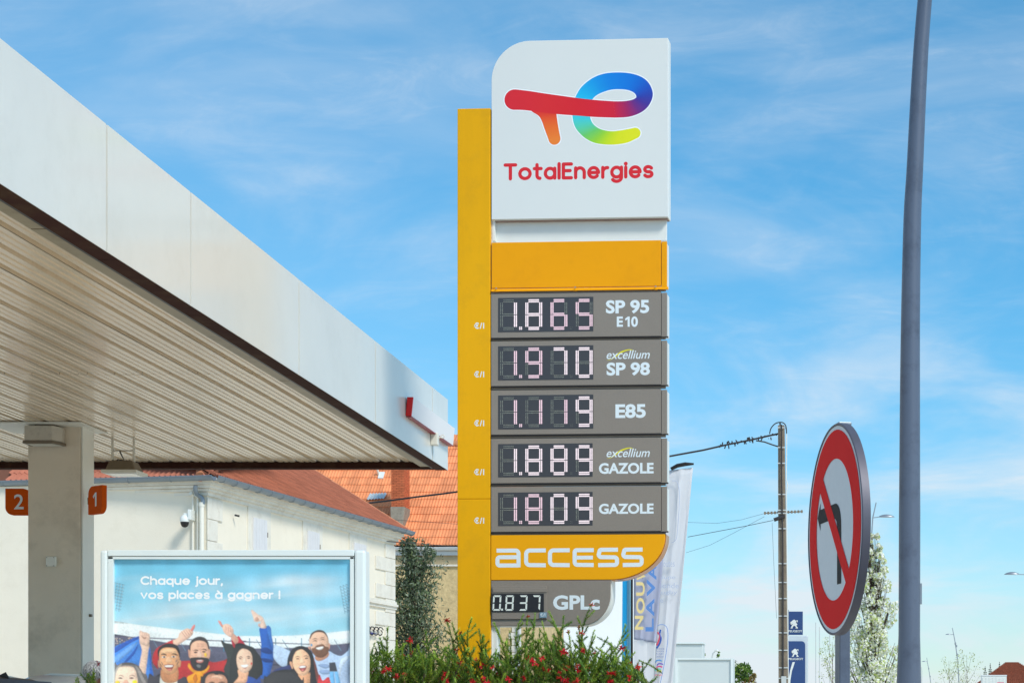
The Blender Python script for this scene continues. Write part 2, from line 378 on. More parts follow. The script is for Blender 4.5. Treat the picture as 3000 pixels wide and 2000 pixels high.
# ================================================================ canopy
FX = -5.44; FB = E + 3.48; FT = E + 4.386; YB = 26.34
can = thing('fuel_canopy', 'large white fuel station canopy with ribbed metal soffit on a beige pillar', 'canopy', (-8.9, 23.1, GZ))
def fy(px): return FL * abs(FX) / (PX - px)
edges = [8.6, 11.58] + [fy(p) for p in (313, 559, 876, 1100, 1267)] + [YB]
for a, b in zip(edges[:-1], edges[1:]):
    MB().box(FX - 0.05, FX, a + 0.014, b - 0.014, FB, FT).build('fascia_panel', M_WALU, can)
MB().box(FX - 0.09, FX - 0.055, 8.6, YB - 0.03, FB + 0.02, FT - 0.02).build('fascia_backing', M_DARKGAP, can)
ex = -13.2
for i in range(3):
    x1 = FX - 0.055 - 2.6 * i
    MB().box(max(ex, x1 - 2.59), x1 - 0.006, YB - 0.05, YB - 0.001, FB + 0.1, FT).build('rear_fascia_panel', M_WALU, can)
bands = [8.6, 12.0, fy(345), fy(600), fy(875), fy(1090), YB - 0.06]
for a, b in zip(bands[:-1], bands[1:]):
    MB().box(FX - 0.145, FX - 0.002, a + 0.004, b - 0.004, FB - 0.006, FB - 0.001).build('underside_strip', M_BROWN, can)
MB().box(FX - 0.175, FX - 0.15, 8.6, YB - 0.2, FB + 0.0, FB + 0.06).build('shadow_gap_channel', M_BLACK, can)
for a, b in ((8.6, 14.0), (14.01, 19.89), (19.9, 23.6), (23.61, YB - 0.14)):
    o = MB().box(FX - 0.30, FX - 0.18, a, b - 0.01, FB + 0.018, FB + 0.03).box(FX - 0.31, FX - 0.30, a, b - 0.01, FB + 0.018, FB + 0.09).build('edge_angle', M_ANGLE, can)
SZ = E + 3.56
prof = [(0, 0), (.052, 0), (.060, .010), (.074, .010), (.082, 0), (.124, 0), (.132, .010), (.146, .010), (.154, 0), (.200, 0), (.212, .042), (.250, .042), (.262, 0)]
def sheet(y0, y1):
    mb = MB(); n = len(prof)
    vs = [(-x, y, z) for y in (y0, y1) for x, z in prof] + [(-x, y, z + 0.004) for y in (y0, y1) for x, z in prof]
    mb.add(vs, [(i, i + 1, n + i + 1, n + i) for i in range(n - 1)] + [(2 * n + i, 3 * n + i, 3 * n + i + 1, 2 * n + i + 1) for i in range(n - 1)]
           + [(i, 2 * n + i, 2 * n + i + 1, i + 1) for i in range(n - 1)] + [(n + i, n + i + 1, 3 * n + i + 1, 3 * n + i) for i in range(n - 1)])
    return mb
o0 = Vector(can.location)
for y0, y1 in ((8.8, 19.895), (19.905, YB - 0.2)):
    src = None
    for k in range(28):
        x = FX - 0.31 - 0.268 * k
        dz = rnd.uniform(-0.003, 0.003)
        if src is None:
            src = sheet(y0, y1).build('soffit_sheet', M_SOFFIT, can, local=True, fix=False); src.location = Vector((x, 0, SZ)) - Vector((o0.x, o0.y, o0.z))
            base = src
        else: inst(base, can, Vector((x, 0, SZ + dz)) - o0)
for o in can.children:
    if o.name.startswith('soffit_sheet'): o.location.y = -o0.y
MB().box(ex, FX - 0.1, 8.6, YB - 0.06, SZ + 0.06, FT - 0.12).build('roof_deck', M_DARKGAP, can)
MB().box(ex, FX - 0.16, YB - 0.2, YB - 0.06, FB, SZ + 0.004).build('rear_beam', M_BROWN, can)
# pillar
pw = PX
PFs = 259.6; PYf = FL / PFs
px0, px1 = (82 - PX) / PFs, (237 - PX) / PFs
MB().box(px0, px1 - 0.004, PYf, PYf + 0.36, GZ, SZ + 0.03).build('pillar', M_PILLAR, can, bevel=0.006)
MB().box(px1, px1 + 0.018, PYf + 0.01, PYf + 0.19, GZ, SZ + 0.02).build('pillar_cover_strip', M_TRIMC, can, bevel=0.003)
MB().box(px1, px1 + 0.012, PYf + 0.195, PYf + 0.36, GZ, SZ + 0.02).build('pillar_cover_strip', M_TRIMC, can, bevel=0.003)
MB().box(px0 - 0.35, px1 + 0.12, PYf - 0.30, PYf + 0.5, SZ - 0.018, SZ - 0.005).build('pillar_head_plate', M_TRIMC, can)
# small junction box and screws on the pillar
q = W(138, 1629, PFs)
jb = MB().box(q.x, q.x + 0.115, PYf - 0.045, PYf - 0.002, q.z - 0.118, q.z).build('junction_box', M_TRIMC, can, bevel=0.012)
for a in (0.010, 0.090):
    for b in (0.012, 0.104): MB().box(q.x + a, q.x + a + .008, PYf - 0.049, PYf - 0.045, q.z - b - .008, q.z - b).build('screw', M_LAMPH, jb)
q = W(276, 1797, PFs); MB().box(px1 + 0.013, px1 + 0.04, PYf + 0.2, PYf + 0.24, q.z - 0.02, q.z + 0.01).build('clip', M_LAMPH, can)

# pillar lamp: a box lamp with a chamfered end under the soffit
lp = W(72, 1246, 262); lq = W(176, 1304, 268)
lt = thing('box_lamp', 'grey box lamp fixed high on the front of the beige pillar, just under the soffit', 'lamp', (lp.x + .2, lp.y, lp.z), 0)
y0 = lp.y - 0.02
poly = [(lp.x, y0), (lp.x + .315, y0), (lp.x + .375, y0 + .12), (lp.x + .375, PYf - .01), (lp.x, PYf - .01)]
mb = MB(); n = 5
def slab(poly, z0, z1):
    m_ = MB(); n = len(poly)
    m_.add([(x, y, z0) for x, y in poly] + [(x, y, z1) for x, y in poly], [tuple(range(n - 1, -1, -1)), tuple(range(n, 2 * n))] + [(i, (i + 1) % n, n + (i + 1) % n, n + i) for i in range(n)])
    return m_
zt = E + (PY - 1246) / 262; zb = E + (PY - 1296) / 262
slab(poly, zb + .02, zt).build('housing', mat('lamp_grey_paint', rgb(200, 192, 176), 0.5, 0, .08, 4, dirt=rgb(110, 95, 75), dirt_amt=.5, dirt_scale=8), lt, bevel=0.012)
grow = [(lp.x - .012, y0 - .012), (lp.x + .32, y0 - .012), (lp.x + .387, y0 + .115), (lp.x + .387, PYf - .01), (lp.x - .012, PYf - .01)]
slab(grow, zb - .012, zb + .018).build('rim', M_LAMPH, lt, bevel=0.004)
slab([(lp.x + .03, y0 + .03), (lp.x + .30, y0 + .03), (lp.x + .35, y0 + .12), (lp.x + .35, PYf - .03), (lp.x + .03, PYf - .03)], zb - .016, zb - .0125).build('diffuser', M_TRIMC, lt)
MB().box(lp.x + .10, lp.x + .33, y0 + .05, PYf - .01, zt, zt + .07).build('top_bracket', M_LAMPH, lt)

# hanging floodlight
s = 250; cx = (366 - PX) / s; cyy = FL / s
ft = thing('floodlight', 'square floodlight hanging from two rods under the ribbed soffit', 'lamp', (cx, cyy, SZ))
zt = E + (PY - 1352) / s; zb = E + (PY - 1378) / s; zr = E + (PY - 1390) / s
def frus(x0, x1, y0, y1, z0, X0, X1, Y0, Y1, z1):
    return MB().add([(x0, y0, z0), (x1, y0, z0), (x1, y1, z0), (x0, y1, z0), (X0, Y0, z1), (X1, Y0, z1), (X1, Y1, z1), (X0, Y1, z1)],
                    [(0, 3, 2, 1), (4, 5, 6, 7), (0, 1, 5, 4), (1, 2, 6, 5), (2, 3, 7, 6), (3, 0, 4, 7)])
hb = frus(cx - .18, cx + .17, cyy - .15, cyy + .15, zb - .01, cx - .15, cx + .12, cyy - .1, cyy + .1, zt).build('housing', M_LAMPH, ft, bevel=.01)
for i in range(6): MB().box(cx - .12 + i * .04, cx - .112 + i * .04, cyy - .09, cyy + .09, zt, zt + .012).build('cooling_fin', M_LAMPH, hb)
MB().box(cx - .21, cx + .2, cyy - .2, cyy + .2, zr, zb - .012).build('rim', M_TRIMC, ft, bevel=.005)
MB().box(cx - .17, cx + .16, cyy - .16, cyy + .16, zr - .006, zr - .001).build('glass', M_SKINB, ft)
for dx in (-.145, .105):
    MB().box(cx + dx - .012, cx + dx + .012, cyy - .01, cyy + .01, zb + .03, SZ - .002).build('rod', M_TRIMC, ft)
MB().box(cx - .145, cx + .105, cyy - .008, cyy + .008, zt + .125, zt + .135).build('crossbar', M_LAMPH, ft)
MB().tube([(cx - .06, cyy, zt + .12), (cx - .03, cyy - .02, zt + .07), (cx - .01, cyy, zt + .02), (cx - .07, cyy - .04, zt + .02), (cx - .09, cyy - .06, zt - .02)], .008, 6).build('cable', M_CABLE, ft)

# pump number signs on the pillar
def numsign(label, digit, x0px, x1px, y0px, y1px, s, ang, corners, rect, px_off):
    o = W(x0px, y1px, s); P = Plane((o.x, o.y, o.z), ang)
    t = P.thing('pump_number_sign', label, 'sign', group='pump number signs on the pillar')
    w, h = px_off, (y1px - y0px) / s
    MB().prism(rounded(0, w, 0, h, .09, corners), 0, .06).build('sign_board', M_ORANGE, t, local=True, bevel=.004)
    if digit == '2': text_mesh(digit, (rect[0] * w, rect[1] * w, rect[2] * h, rect[3] * h), -.003, t, M_GREYTXT, 'number', .01)
    else:
        x0_, x1_, z0_, z1_ = rect[0] * w, rect[1] * w, rect[2] * h, rect[3] * h; ww, hh = x1_ - x0_, z1_ - z0_
        P = [(.58, 0), (1, .06), (1, 1), (.62, 1), (0, .74), (.14, .60), (.58, .76)]
        MB().add([(x0_ + a * ww, -.003, z0_ + b * hh) for a, b in P], tessellate_polygon([[Vector((a, b, 0)) for a, b in P]])).build('number', M_GREYTXT, t, local=True, fix=False)
    return t
ns = numsign('orange rounded sign with a pale 2 on the left side of the pillar', '2', 15, 84, 1430, 1508, 256, 0, 'ac', (.36, .75, .22, .78), .285)
MB().box(.25, .32, .02, .04, .12, .18).build('bracket', M_LAMPH, ns, local=True)
ns = numsign('orange rounded sign with a pale 1 on the right side of the pillar', '1', 258, 300, 1425, 1507, 259.5, math.radians(38), 'db', (.36, .62, .25, .76), .285)
MB().box(-.045, .02, .02, .04, .12, .20).build('bracket', M_LAMPH, ns, local=True)

# lightbox sign on the fascia
def fxp(px, py, X=FX):
    s = (PX - px) / -X
    return FL / s, E + (PY - py) / s
ya, _ = fxp(1188, 1163); yb = FL / 227.9; z0, z1 = E + 3.80, E + 4.018
lb = thing('fascia_lightbox', 'slim white and red lightbox sign projecting from the white canopy fascia', 'sign', (FX, ya, z0))
MB().add([(FX + .002, ya, z0), (FX + .068, ya, z0), (FX + .09, ya, z1), (FX + .02, ya, z1), (FX + .002, ya + .02, z0), (FX + .068, ya + .02, z0), (FX + .09, ya + .02, z1), (FX + .02, ya + .02, z1)],
         [(0, 1, 2, 3), (4, 7, 6, 5), (0, 4, 5, 1), (1, 5, 6, 2), (2, 6, 7, 3), (3, 7, 4, 0)]).build('red_end_cap', mat('red_end', rgb(226, 10, 10), .35, 0, .02), lb)
MB().add([(FX + .066, ya + .022, z0), (FX + .088, ya + .022, z1), (FX + .088, yb, z1), (FX + .066, yb, z0), (FX + .01, ya + .022, z0), (FX + .01, ya + .022, z1), (FX + .01, yb, z1), (FX + .01, yb, z0)],
         [(0, 1, 2, 3), (4, 7, 6, 5), (1, 5, 6, 2), (0, 4, 5, 1), (3, 2, 6, 7)]).build('white_face', mat('lightbox_face', rgb(240, 236, 236), .3, 0, .01), lb)
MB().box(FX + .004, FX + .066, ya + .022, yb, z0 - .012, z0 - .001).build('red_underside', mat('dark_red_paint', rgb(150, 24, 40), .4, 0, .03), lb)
ja, jz = fxp(1261, 1302); _, jz2 = fxp(1261, 1266)
hb = thing('sensor_box', 'small cream box with a ring arm below the lightbox on the white canopy fascia', 'box', (FX, ja, jz))
MB().box(FX + .002, FX + .085, ja, ja + .12, jz, jz2).build('housing', M_TRIMC, hb, bevel=.008)
MB().tube([(FX + .085, ja + .05, jz + .09), (FX + .12, ja + .05, jz + .10)], .007, 8).build('arm', M_TRIMC, hb)
ring = [(FX + .14 + .02 * math.cos(a), ja + .05, jz + .108 + .02 * math.sin(a)) for a in [2 * PI * i / 12 for i in range(13)]]
MB().tube(ring, .006, 6).build('ring', M_TRIMC, hb)

# ================================================================ price totem
TO = W(1340, 2170, 273); TP = Plane((TO.x, TO.y, GZ), math.radians(3.4))
T = TP.uz
tot = TP.thing('price_totem', 'tall yellow and taupe fuel price totem with white logo panel on top', 'totem')
def trect(x0, x1, y0, y1, d=0.0):
    ym = (y0 + y1) / 2; xm = (x0 + x1) / 2
    return (T(x0, ym, d)[0], T(x1, ym, d)[0], T(xm, y1, d)[1], T(xm, y0, d)[1])
def lbox(name, m, x0, x1, y0, y1, d0, d1, parent=tot, bevel=.004):
    a, b, c, d = trect(x0, x1, y0, y1, d0)
    return MB().box(a, b, d0, d1, c, d).build(name, m, parent, local=True, bevel=bevel)
zj = T(1390, 1461)[1]; a, b, _, d = trect(1340, 1436.5, 318, 1500)
MB().box(a, b, 0, .24, -.02, zj - .001).build('column', M_YCOL, tot, local=True, bevel=.006)
MB().box(a, b, 0, .24, zj + .001, d).build('column_upper_section', M_YCOL, tot, local=True, bevel=.006)
MB().box(b + .002, b + .013, .04, .22, 0, d - .5).build('column_edge_strip', M_SIDEW, tot, local=True)
# logo panel
a, b, c, d = trect(1440, 1957, 117, 641)
zl = T(1440, 643)[1]; zr_ = T(1957, 637)[1]
u0, u1 = a, b; r = .42
poly = rounded(a, b, zl, d, .42, 'd', 18)
M_LP = M_LOGOW
lg = MB().prism(poly, 0, .02).build('logo_panel', M_LP, tot, local=True, bevel=.003)
side = rounded(a + .004, b + .002, zl - .006, d - .004, .42, 'd', 18)
MB().prism(side, .022, .17).build('cabinet', M_SIDEW, lg, local=True, bevel=.004)
MB().box(a + .03, b - .01, .03, .165, zl - .012, zl - .0065).build('underside', M_UNDER, lg, local=True)
lbox('sky_fill_panel', M_SIDEW, 1452, 1953, 640, 708, .10, .14)  # added panel: its white stands in for bright sky in the open gap
lbox('support_post', M_SIDEW, 1438.5, 1450, 646, 706, .04, .2)
# --- emblem
def Z(x, y): return T(1300 + x / 2.0097, 80 + y / 2.0097)
def strip(pairs, cols, y, closed_caps=(), n=6, grow=0.0):
    A = catmull([Z(*p[0]) + (0,) for p in pairs], n, False); B = catmull([Z(*p[1]) + (0,) for p in pairs], n, False)
    m_ = MB(); K = len(A)
    if grow:
        for i in range(K):
            q = (A[i] - B[i]).normalized() * grow; A[i] = A[i] + q; B[i] = B[i] - q
    cc = []
    for i in range(K):
        t = i / (K - 1) * (len(cols) - 1); j = min(int(t), len(cols) - 2); f = t - j
        cc.append(tuple(cols[j][q] * (1 - f) + cols[j + 1][q] * f for q in range(4)))
    m_.v = [(p.x, y, p.y) for p in A] + [(p.x, y, p.y) for p in B]; m_.c = cc + cc
    m_.f = [(i, i + 1, K + i + 1, K + i) for i in range(K - 1)]
    for end in closed_caps:
        i = 0 if end == 0 else K - 1; k = 1 if end == 0 else K - 2
        c = (A[i] + B[i]) / 2; rr = (A[i] - B[i]).length / 2; dr = (c - (A[k] + B[k]) / 2)
        a1 = math.atan2((A[i] - c).y, (A[i] - c).x)
        sg = 1 if (Vector((math.cos(a1 + .5), math.sin(a1 + .5), 0)).dot(dr) > 0) else -1
        ring = [(c.x + rr * math.cos(a1 + sg * PI * q / 12), y, c.y + rr * math.sin(a1 + sg * PI * q / 12)) for q in range(13)]
        m_.add([(c.x, y, c.y)] + ring, [(0, q, q + 1) for q in range(1, 13)], cc[i])
    return m_
R_ = rgb
ep = [((1010, 533), (1000, 437)), ((1090, 528), (1062, 436)), ((1160, 503), (1105, 429)), ((1207, 462), (1128, 419)), ((1231, 402), (1134, 411)), ((1217, 345), (1130, 397)),
      ((1180, 303), (1115, 383)), ((1120, 277), (1085, 371)), ((1040, 267), (1040, 366)), ((950, 273), (985, 369)), ((880, 298), (930, 386)), ((820, 343), (893, 407)),
      ((785, 392), (873, 432)), ((762, 455), (860, 480)), ((758, 525), (862, 530)), ((775, 590), (880, 570)), ((820, 643), (915, 597)), ((877, 677), (955, 609)),
      ((940, 690), (995, 613)), ((1010, 691), (1040, 608)), ((1080, 680), (1085, 600)), ((1138, 654), (1116, 594))]
ec = [R_(214, 16, 50), R_(168, 20, 90), R_(110, 36, 130), R_(70, 44, 150), R_(44, 60, 168), R_(26, 80, 190), R_(10, 100, 204), R_(0, 116, 216), R_(0, 124, 220), R_(0, 132, 222), R_(8, 150, 226),
      R_(16, 170, 230), R_(24, 186, 234), R_(40, 196, 232), R_(60, 205, 222), R_(86, 208, 176), R_(110, 206, 100), R_(150, 214, 50), R_(196, 224, 10), R_(222, 228, 0), R_(228, 230, 0), R_(230, 230, 0)]
tp = [((424, 367), (410, 487)), ((500, 376), (480, 489)), ((590, 390), (600, 505)), ((690, 404), (700, 515)), ((790, 418), (790, 521)), ((890, 429), (890, 529)), ((1000, 437), (1010, 533))]
tcx = [R_(222, 30, 40), R_(222, 30, 38), R_(224, 32, 34), R_(222, 26, 32), R_(220, 20, 32), R_(220, 18, 36), R_(214, 16, 50)]
sp = [((662, 460), (500, 470)), ((662, 500), (520, 497)), ((664, 515), (558, 522)), ((668, 545), (577, 552)), ((675, 590), (594, 600)), ((687, 652), (617, 662))]
sc_ = [R_(224, 32, 34), R_(228, 46, 30), R_(232, 66, 26), R_(238, 90, 24), R_(242, 110, 26), R_(245, 130, 36)]
wh = [R_(245, 248, 250)] * 2
em = MB()
def merge(m2): em.v_off = len(em.v); b_ = len(em.v); em.v += m2.v; em.f += [tuple(b_ + i for i in f) for f in m2.f]; em.c += m2.c
merge(strip(ep, wh, -.0003, (1,), 6, .012)); merge(strip(sp[1:], wh, -.0004, (1,), 5, .012)); merge(strip(tp, wh, -.0005, (0,), 5, .012))
merge(strip(ep, ec, -.0006, (1,))); merge(strip(sp, sc_, -.0008, (1,), 5)); merge(strip(tp, tcx, -.0010, (0,), 5))
em.build('emblem', M_VC, lg, local=True, fix=False)
# --- stroke lettering
def arc(cx, cy, rx, ry, a0, a1, n=14): return [(cx + rx * math.cos(math.radians(a0 + (a1 - a0) * i / n)), cy + ry * math.sin(math.radians(a0 + (a1 - a0) * i / n))) for i in range(n + 1)]
# glyphs: x height 1, cap 1.42; returns strokes and advance
G = {
 'T': ([[(0, 1.42), (1.02, 1.42)], [(.51, 1.42), (.51, 0)]], 1.02),
 'o': ([arc(.5, .5, .5, .5, 0, 360, 28)], 1.0),
 't': ([[(.26, 1.40), (.26, .30)] + arc(.52, .30, .26, .30, 180, 275, 8), [(0, 1.0), (.66, 1.0)]], .66),
 'a': ([arc(.46, .5, .46, .5, 0, 360, 28), [(.92, 1.0), (.92, 0)]], .92),
 'l': ([[(0, 1.46), (0, 0)]], 0),
 'E': ([[(0, 1.42), (0, 0)], [(0, 1.42), (.78, 1.42)], [(0, 0), (.78, 0)], [(0, .74), (.66, .74)]], .78),
 'n': ([[(0, 1.0), (0, 0)], [(0, .55)] + arc(.42, .55, .42, .45, 180, 0, 14) + [(.84, 0)]], .84),
 'e': ([[(.04, .5), (.96, .5)], arc(.5, .5, .47, .5, 0, 318, 26)], .97),
 'r': ([[(0, 1.0), (0, 0)], [(0, .5)] + arc(.44, .52, .44, .46, 180, 85, 8)], .46),
 'g': ([arc(.47, .5, .47, .5, 0, 360, 28), [(.94, 1.0), (.94, .0)] + arc(.47, -.02, .47, .42, 0, -145, 12)], .94),
 'i': ([[(0, 1.0), (0, 0)], [(0, 1.36), (0, 1.361)]], 0),
 's': ([arc(.38, .745, .34, .265, 25, 270, 12) + arc(.38, .245, .36, .255, 90, -155, 12)[1:]], .74),
}
def strokes(word, x0, x1, z0, zx, m_, wd, gap=.36, y=-.003, zslope=0):
    tot_w = sum(G[c][1] for c in word) + gap * (len(word) - 1)
    k = (x1 - x0 - wd) / tot_w; h = (zx - z0 - wd); x = x0 + wd / 2
    for c in word:
        st, adv = G[c]
        for qi, q in enumerate(st):
            ribbon(m_, [(x + p[0] * k, z0 + wd / 2 + p[1] * h + zslope * (x - x0)) for p in q], wd * (1.15 if c in 'ij!' and len(q) == 2 and abs(q[0][1] - q[1][1]) < .01 else 1), y - .00004 * qi)
        x += (adv + gap) * k
m_ = MB()
a, zb = Z(352, 905); b, _ = Z(1236, 886); _, zx = Z(500, 823)
zb2 = Z(352, 903)[1]
strokes('TotalEnergies', a, b, zb2, Z(352, 826)[1], m_, .0365, .42, -.0006, 0)
m_.build('lettering', M_RED, lg, local=True, fix=False)

# yellow box above the prices
yp = lbox('yellow_panel', M_YPAN, 1440, 1936.5, 707, 841, 0, .03)
lbox('end_strip', M_YPAN, 1938, 1953.5, 707, 843, -.004, .03, yp)
lbox('inner_cabinet', M_SIDEW, 1442, 1951, 712, 838, .032, .24, yp)
a, b, c, d = trect(1440, 1957, 843, 851)
MB().add([(a, .0, d), (b, .0, d), (b, -.018, c), (a, -.018, c), (a, .03, d), (b, .03, d), (b, .03, c), (a, .03, c)],
         [(0, 3, 2, 1), (4, 5, 6, 7), (0, 1, 5, 4), (3, 7, 6, 2), (0, 4, 7, 3), (1, 2, 6, 5)]).build('lower_flange', M_YPAN, yp, local=True)
for p in (1455.5, 1687, 1922):
    u, z = T(p, 846 - (p - 1455) * .012); MB().tube([(u, -.03, z), (u, -.016, z)], .008, 10).build('bolt', M_GALV, yp, local=True)
    MB().box(u - .018, u + .018, -.012, .0, z - .035, z - .018).build('bolt_tab', M_YPAN, yp, local=True)

# price rows
rows = [(857, 987, 'SP 95', 'E 10', '1.865', 871, 971), (997, 1128.5, 'SP 98', None, '1.970', 1012.5, 1112), (1141, 1271, 'E85', None, '1.119', 1156.5, 1255.5),
        (1283, 1413.5, 'GAZOLE', 'x', '1.889', 1299, 1396), (1424, 1556, 'GAZOLE', None, '1.809', 1441, 1538.5)]
M_SCR2 = M_SCREEN
SEG = {'0': 'abcdef', '1': 'bc', '2': 'abged', '3': 'abgcd', '4': 'fgbc', '5': 'afgcd', '6': 'afgedc', '7': 'abc', '8': 'abcdefg', '9': 'abfgcd'}
def led_digit(ch, x0, x1, z0, z1, y, parent, bright):
    w, h = x1 - x0, z1 - z0; c_ = .14 * w * 1.15; on = SEG.get(ch, ''); zm = (z0 + z1) / 2; g = .07 * w
    S = {'a': ((x0 + c_, z1), (x1 - c_, z1)), 'g': ((x0 + c_, zm), (x1 - c_, zm)), 'd': ((x0 + c_, z0), (x1 - c_, z0)),
         'f': ((x0, zm + g), (x0, z1 - c_)), 'e': ((x0, z0 + c_), (x0, zm - g)), 'b': ((x1, zm + g), (x1, z1 - c_)), 'c': ((x1, z0 + c_), (x1, zm - g))}
    lit, off = MB(), MB()
    for k, ((ax, az), (bx, bz)) in S.items():
        nd = 9; tgt, rr = (lit, .0082) if k in on else (off, .0034)
        for i in range(nd):
            for sd_ in (-1, 1):
                f = i / (nd - 1); px_ = ax + (bx - ax) * f; pz = az + (bz - az) * f; o_ = .0098
                if ax == bx: px_ += sd_ * o_ + (c_ * .0 if 0 else 0)
                else: pz += sd_ * o_
                ring = [(px_ + rr * math.cos(PI / 3 * q), y, pz + rr * math.sin(PI / 3 * q)) for q in range(6)]
                tgt.add(ring, [(0, 1, 2, 3, 4, 5)])
    for (ex_, ez) in ((x0, z1), (x1, z1), (x0, z0), (x1, z0)):
        pass
    if lit.v: lit.build('lit_digit', bright, parent, local=True, fix=False)
    if off.v: off.build('unlit_digit', M_LEDO, parent, local=True, fix=False)
def row_bright(r, i): return M_LED if (r, i) in {(0, 0), (0, 1), (1, 2), (1, 3), (3, 0), (3, 1), (3, 2), (3, 3), (4, 2), (4, 3), (2, 3)} else M_LEDD
for r, (yt, yb_, big, small, num, wy0, wy1) in enumerate(rows):
    rp = lbox('price_panel', M_TAUPE, 1438.5, 1936.5, yt, yb_, 0, .03)
    rp['label'] = ['taupe price panel reading 1.865 SP 95 E 10', 'taupe price panel reading 1.970 SP 98', 'taupe price panel reading 1.119 E85', 'taupe price panel reading 1.889 above the last row', 'taupe price panel reading 1.809, lowest row'][r]
    lbox('end_strip', M_TAUPE, 1937.8, 1953.8, yt, yb_ + 1, -.003, .03, rp)
    lbox('side_cabinet', M_SIDEW, 1445, 1952, yt + 4, yb_ - 3, .032, .24, rp)
    a, b, c, d = trect(1438.5, 1957, yb_ + .5, yb_ + 4)
    MB().add([(a, .0, d), (b, .0, d), (b, -.012, c), (a, -.012, c), (a, .03, d), (b, .03, d), (b, .03, c), (a, .03, c)],
             [(0, 3, 2, 1), (4, 5, 6, 7), (0, 1, 5, 4), (3, 7, 6, 2), (0, 4, 7, 3), (1, 2, 6, 5)]).build('drip_edge', M_BLACK, rp, local=True)
    if r == 4: lbox('joint_strip', M_TAUPE, 1440, 1950, 1559, 1566, .02, .05, rp)
    if r == 0: lbox('joint_strip', M_TAUPE, 1440, 1950, 848, 856, .02, .05, rp)
    if r < 4: lbox('joint_strip', M_TAUPE, 1440, 1950, yb_ + 4, rows[r + 1][0] - 1, .02, .05, rp)
    lbox('display', M_SCR2, 1459.5, 1738 - (2 if r > 2 else 0), wy0, wy1, -.0035, -.0005, rp, 0)
    w0 = 1467.5; 
    digs = num.replace('.', '')
    zA = 8.5 / 100 * (wy1 - wy0); zB = 4.5 / 100 * (wy1 - wy0)
    for i, ch in enumerate(digs):
        xa = 1470 + 73.8 * i; a, b, c, d = trect(xa, xa + 40.5, wy0 + zA + 2.5 - i * .6, wy1 - zB - 4 - i * .6)
        led_digit(ch, a, b, c, d, -.0055, rp, row_bright(r, i))
    for xd, on in ((1525.5, True), (1673.5, False)):
        u, z = T(xd, wy1 - 9.5); dm = MB(); rr = .0085 if on else .002
        for i in (-1, 1):
            for j in (-1, 1): dm.add([(u + i * .009 + rr * math.cos(PI / 3 * q), -.0055, z + j * .009 + rr * math.sin(PI / 3 * q)) for q in range(6)], [(0, 1, 2, 3, 4, 5)])
        dm.build('decimal_point', row_bright(r, 0) if on else M_LEDO, rp, local=True, fix=False)
    u = trect(1389, 1418.5, (954, 1096, 1239, 1382, 1524)[r] - 9.5, (954, 1096, 1239, 1382, 1524)[r] + 9)
    text_mesh('€/l', u, -.0006, tot, M_WTXT, 'unit_marking', .03, .0, space=1.25)
def lab(body, x0, x1, y0, y1, r, bold=.035, shear=0.0, m=M_WTXT, name='lettering', y=-.0006):
    par = [o for o in tot.children if o.name.startswith('price_panel')][r] if isinstance(r, int) else r
    return text_mesh(body, trect(x0, x1, y0, y1), y, par, m, name, bold, shear)
PPN = [o for o in tot.children if o.name.startswith('price_panel')]
def one(x0, x1, z0, z1, y, parent, m, name='lettering'):
    w, h = x1 - x0, z1 - z0
    P = [(.55, 0), (1, 0), (1, 1), (.62, 1), (0, .78), (.12, .60), (.55, .74)]
    return MB().add([(x0 + a * w, y, z0 + b * h) for a, b in P], tessellate_polygon([[Vector((a, b, 0)) for a, b in P]])).build(name, m, parent, local=True, fix=False)
lab('SP 95', 1775, 1902, 878.5, 918.5, 0); lab('E', 1807, 1825, 927, 957, 0); lab('0', 1849, 1869, 926.5, 957.5, 0)
r_1 = trect(1831, 1845, 927, 957); one(*r_1, -.0006, PPN[0], M_WTXT)
lab('SP 98', 1777, 1904, 1061, 1100, 1); lab('E85', 1803, 1892, 1183, 1224, 2)
lab('GAZOLE', 1754.5, 1915, 1355, 1387, 3); lab('GAZOLE', 1754.5, 1915, 1474, 1504.5, 4)
for r, y0 in ((1, 1024), (3, 1311.5)):
    lab('excellium', 1777, 1904, y0 + 1.5, y0 + 27, r, .008, .28, name='cursive_lettering', y=-.0009)
    pts = [(1777, y0 + 31.5), (1790, y0 + 27), (1803, y0 + 17), (1818, y0 + 6), (1835, y0), (1848, y0 - 1), (1859, y0 + 3.5)]
    up = catmull([T(x, y) + (0,) for x, y in pts], 4, False)
    lo = catmull([T(x, y + t) + (0,) for (x, y), t in zip(pts, (.2, 2.2, 5.0, 5.2, 3.6, 2.2, .2))], 4, False)
    n = len(up); MB().add([(p.x, -.0005, p.y) for p in up + lo], [(i, i + 1, n + i + 1, n + i) for i in range(n - 1)]).build('yellow_swoosh', M_YSW, PPN[r], local=True, fix=False)

# access band
a, b, c, d = trect(1438.5, 1948, 1565, 1697)
ac = []
for i in range(19):
    w_ = PI / 2 * i / 18; ac.append((b - .60 + .60 * math.cos(w_), d - .02 - (d - .02 - c) * (1 - 0) * math.sin(w_)))
poly = [(a, c)] + [(p[0], p[1]) for p in reversed(ac)] + [(b, d), (a, d)]
poly = [(a, d), (a, c)] + list(reversed(ac))[0:] + [(b, d)]
acc = MB().prism(poly, 0, .03).build('brand_band', M_YACC, tot, local=True, bevel=.003)
poly2 = [(x + (.008 if x > a + .3 else 0), z - (.006 if z < c + .3 else 0)) for x, z in poly]
MB().prism(poly2, .032, .24).build('edge_trim', M_GOLD, acc, local=True, smooth=True)
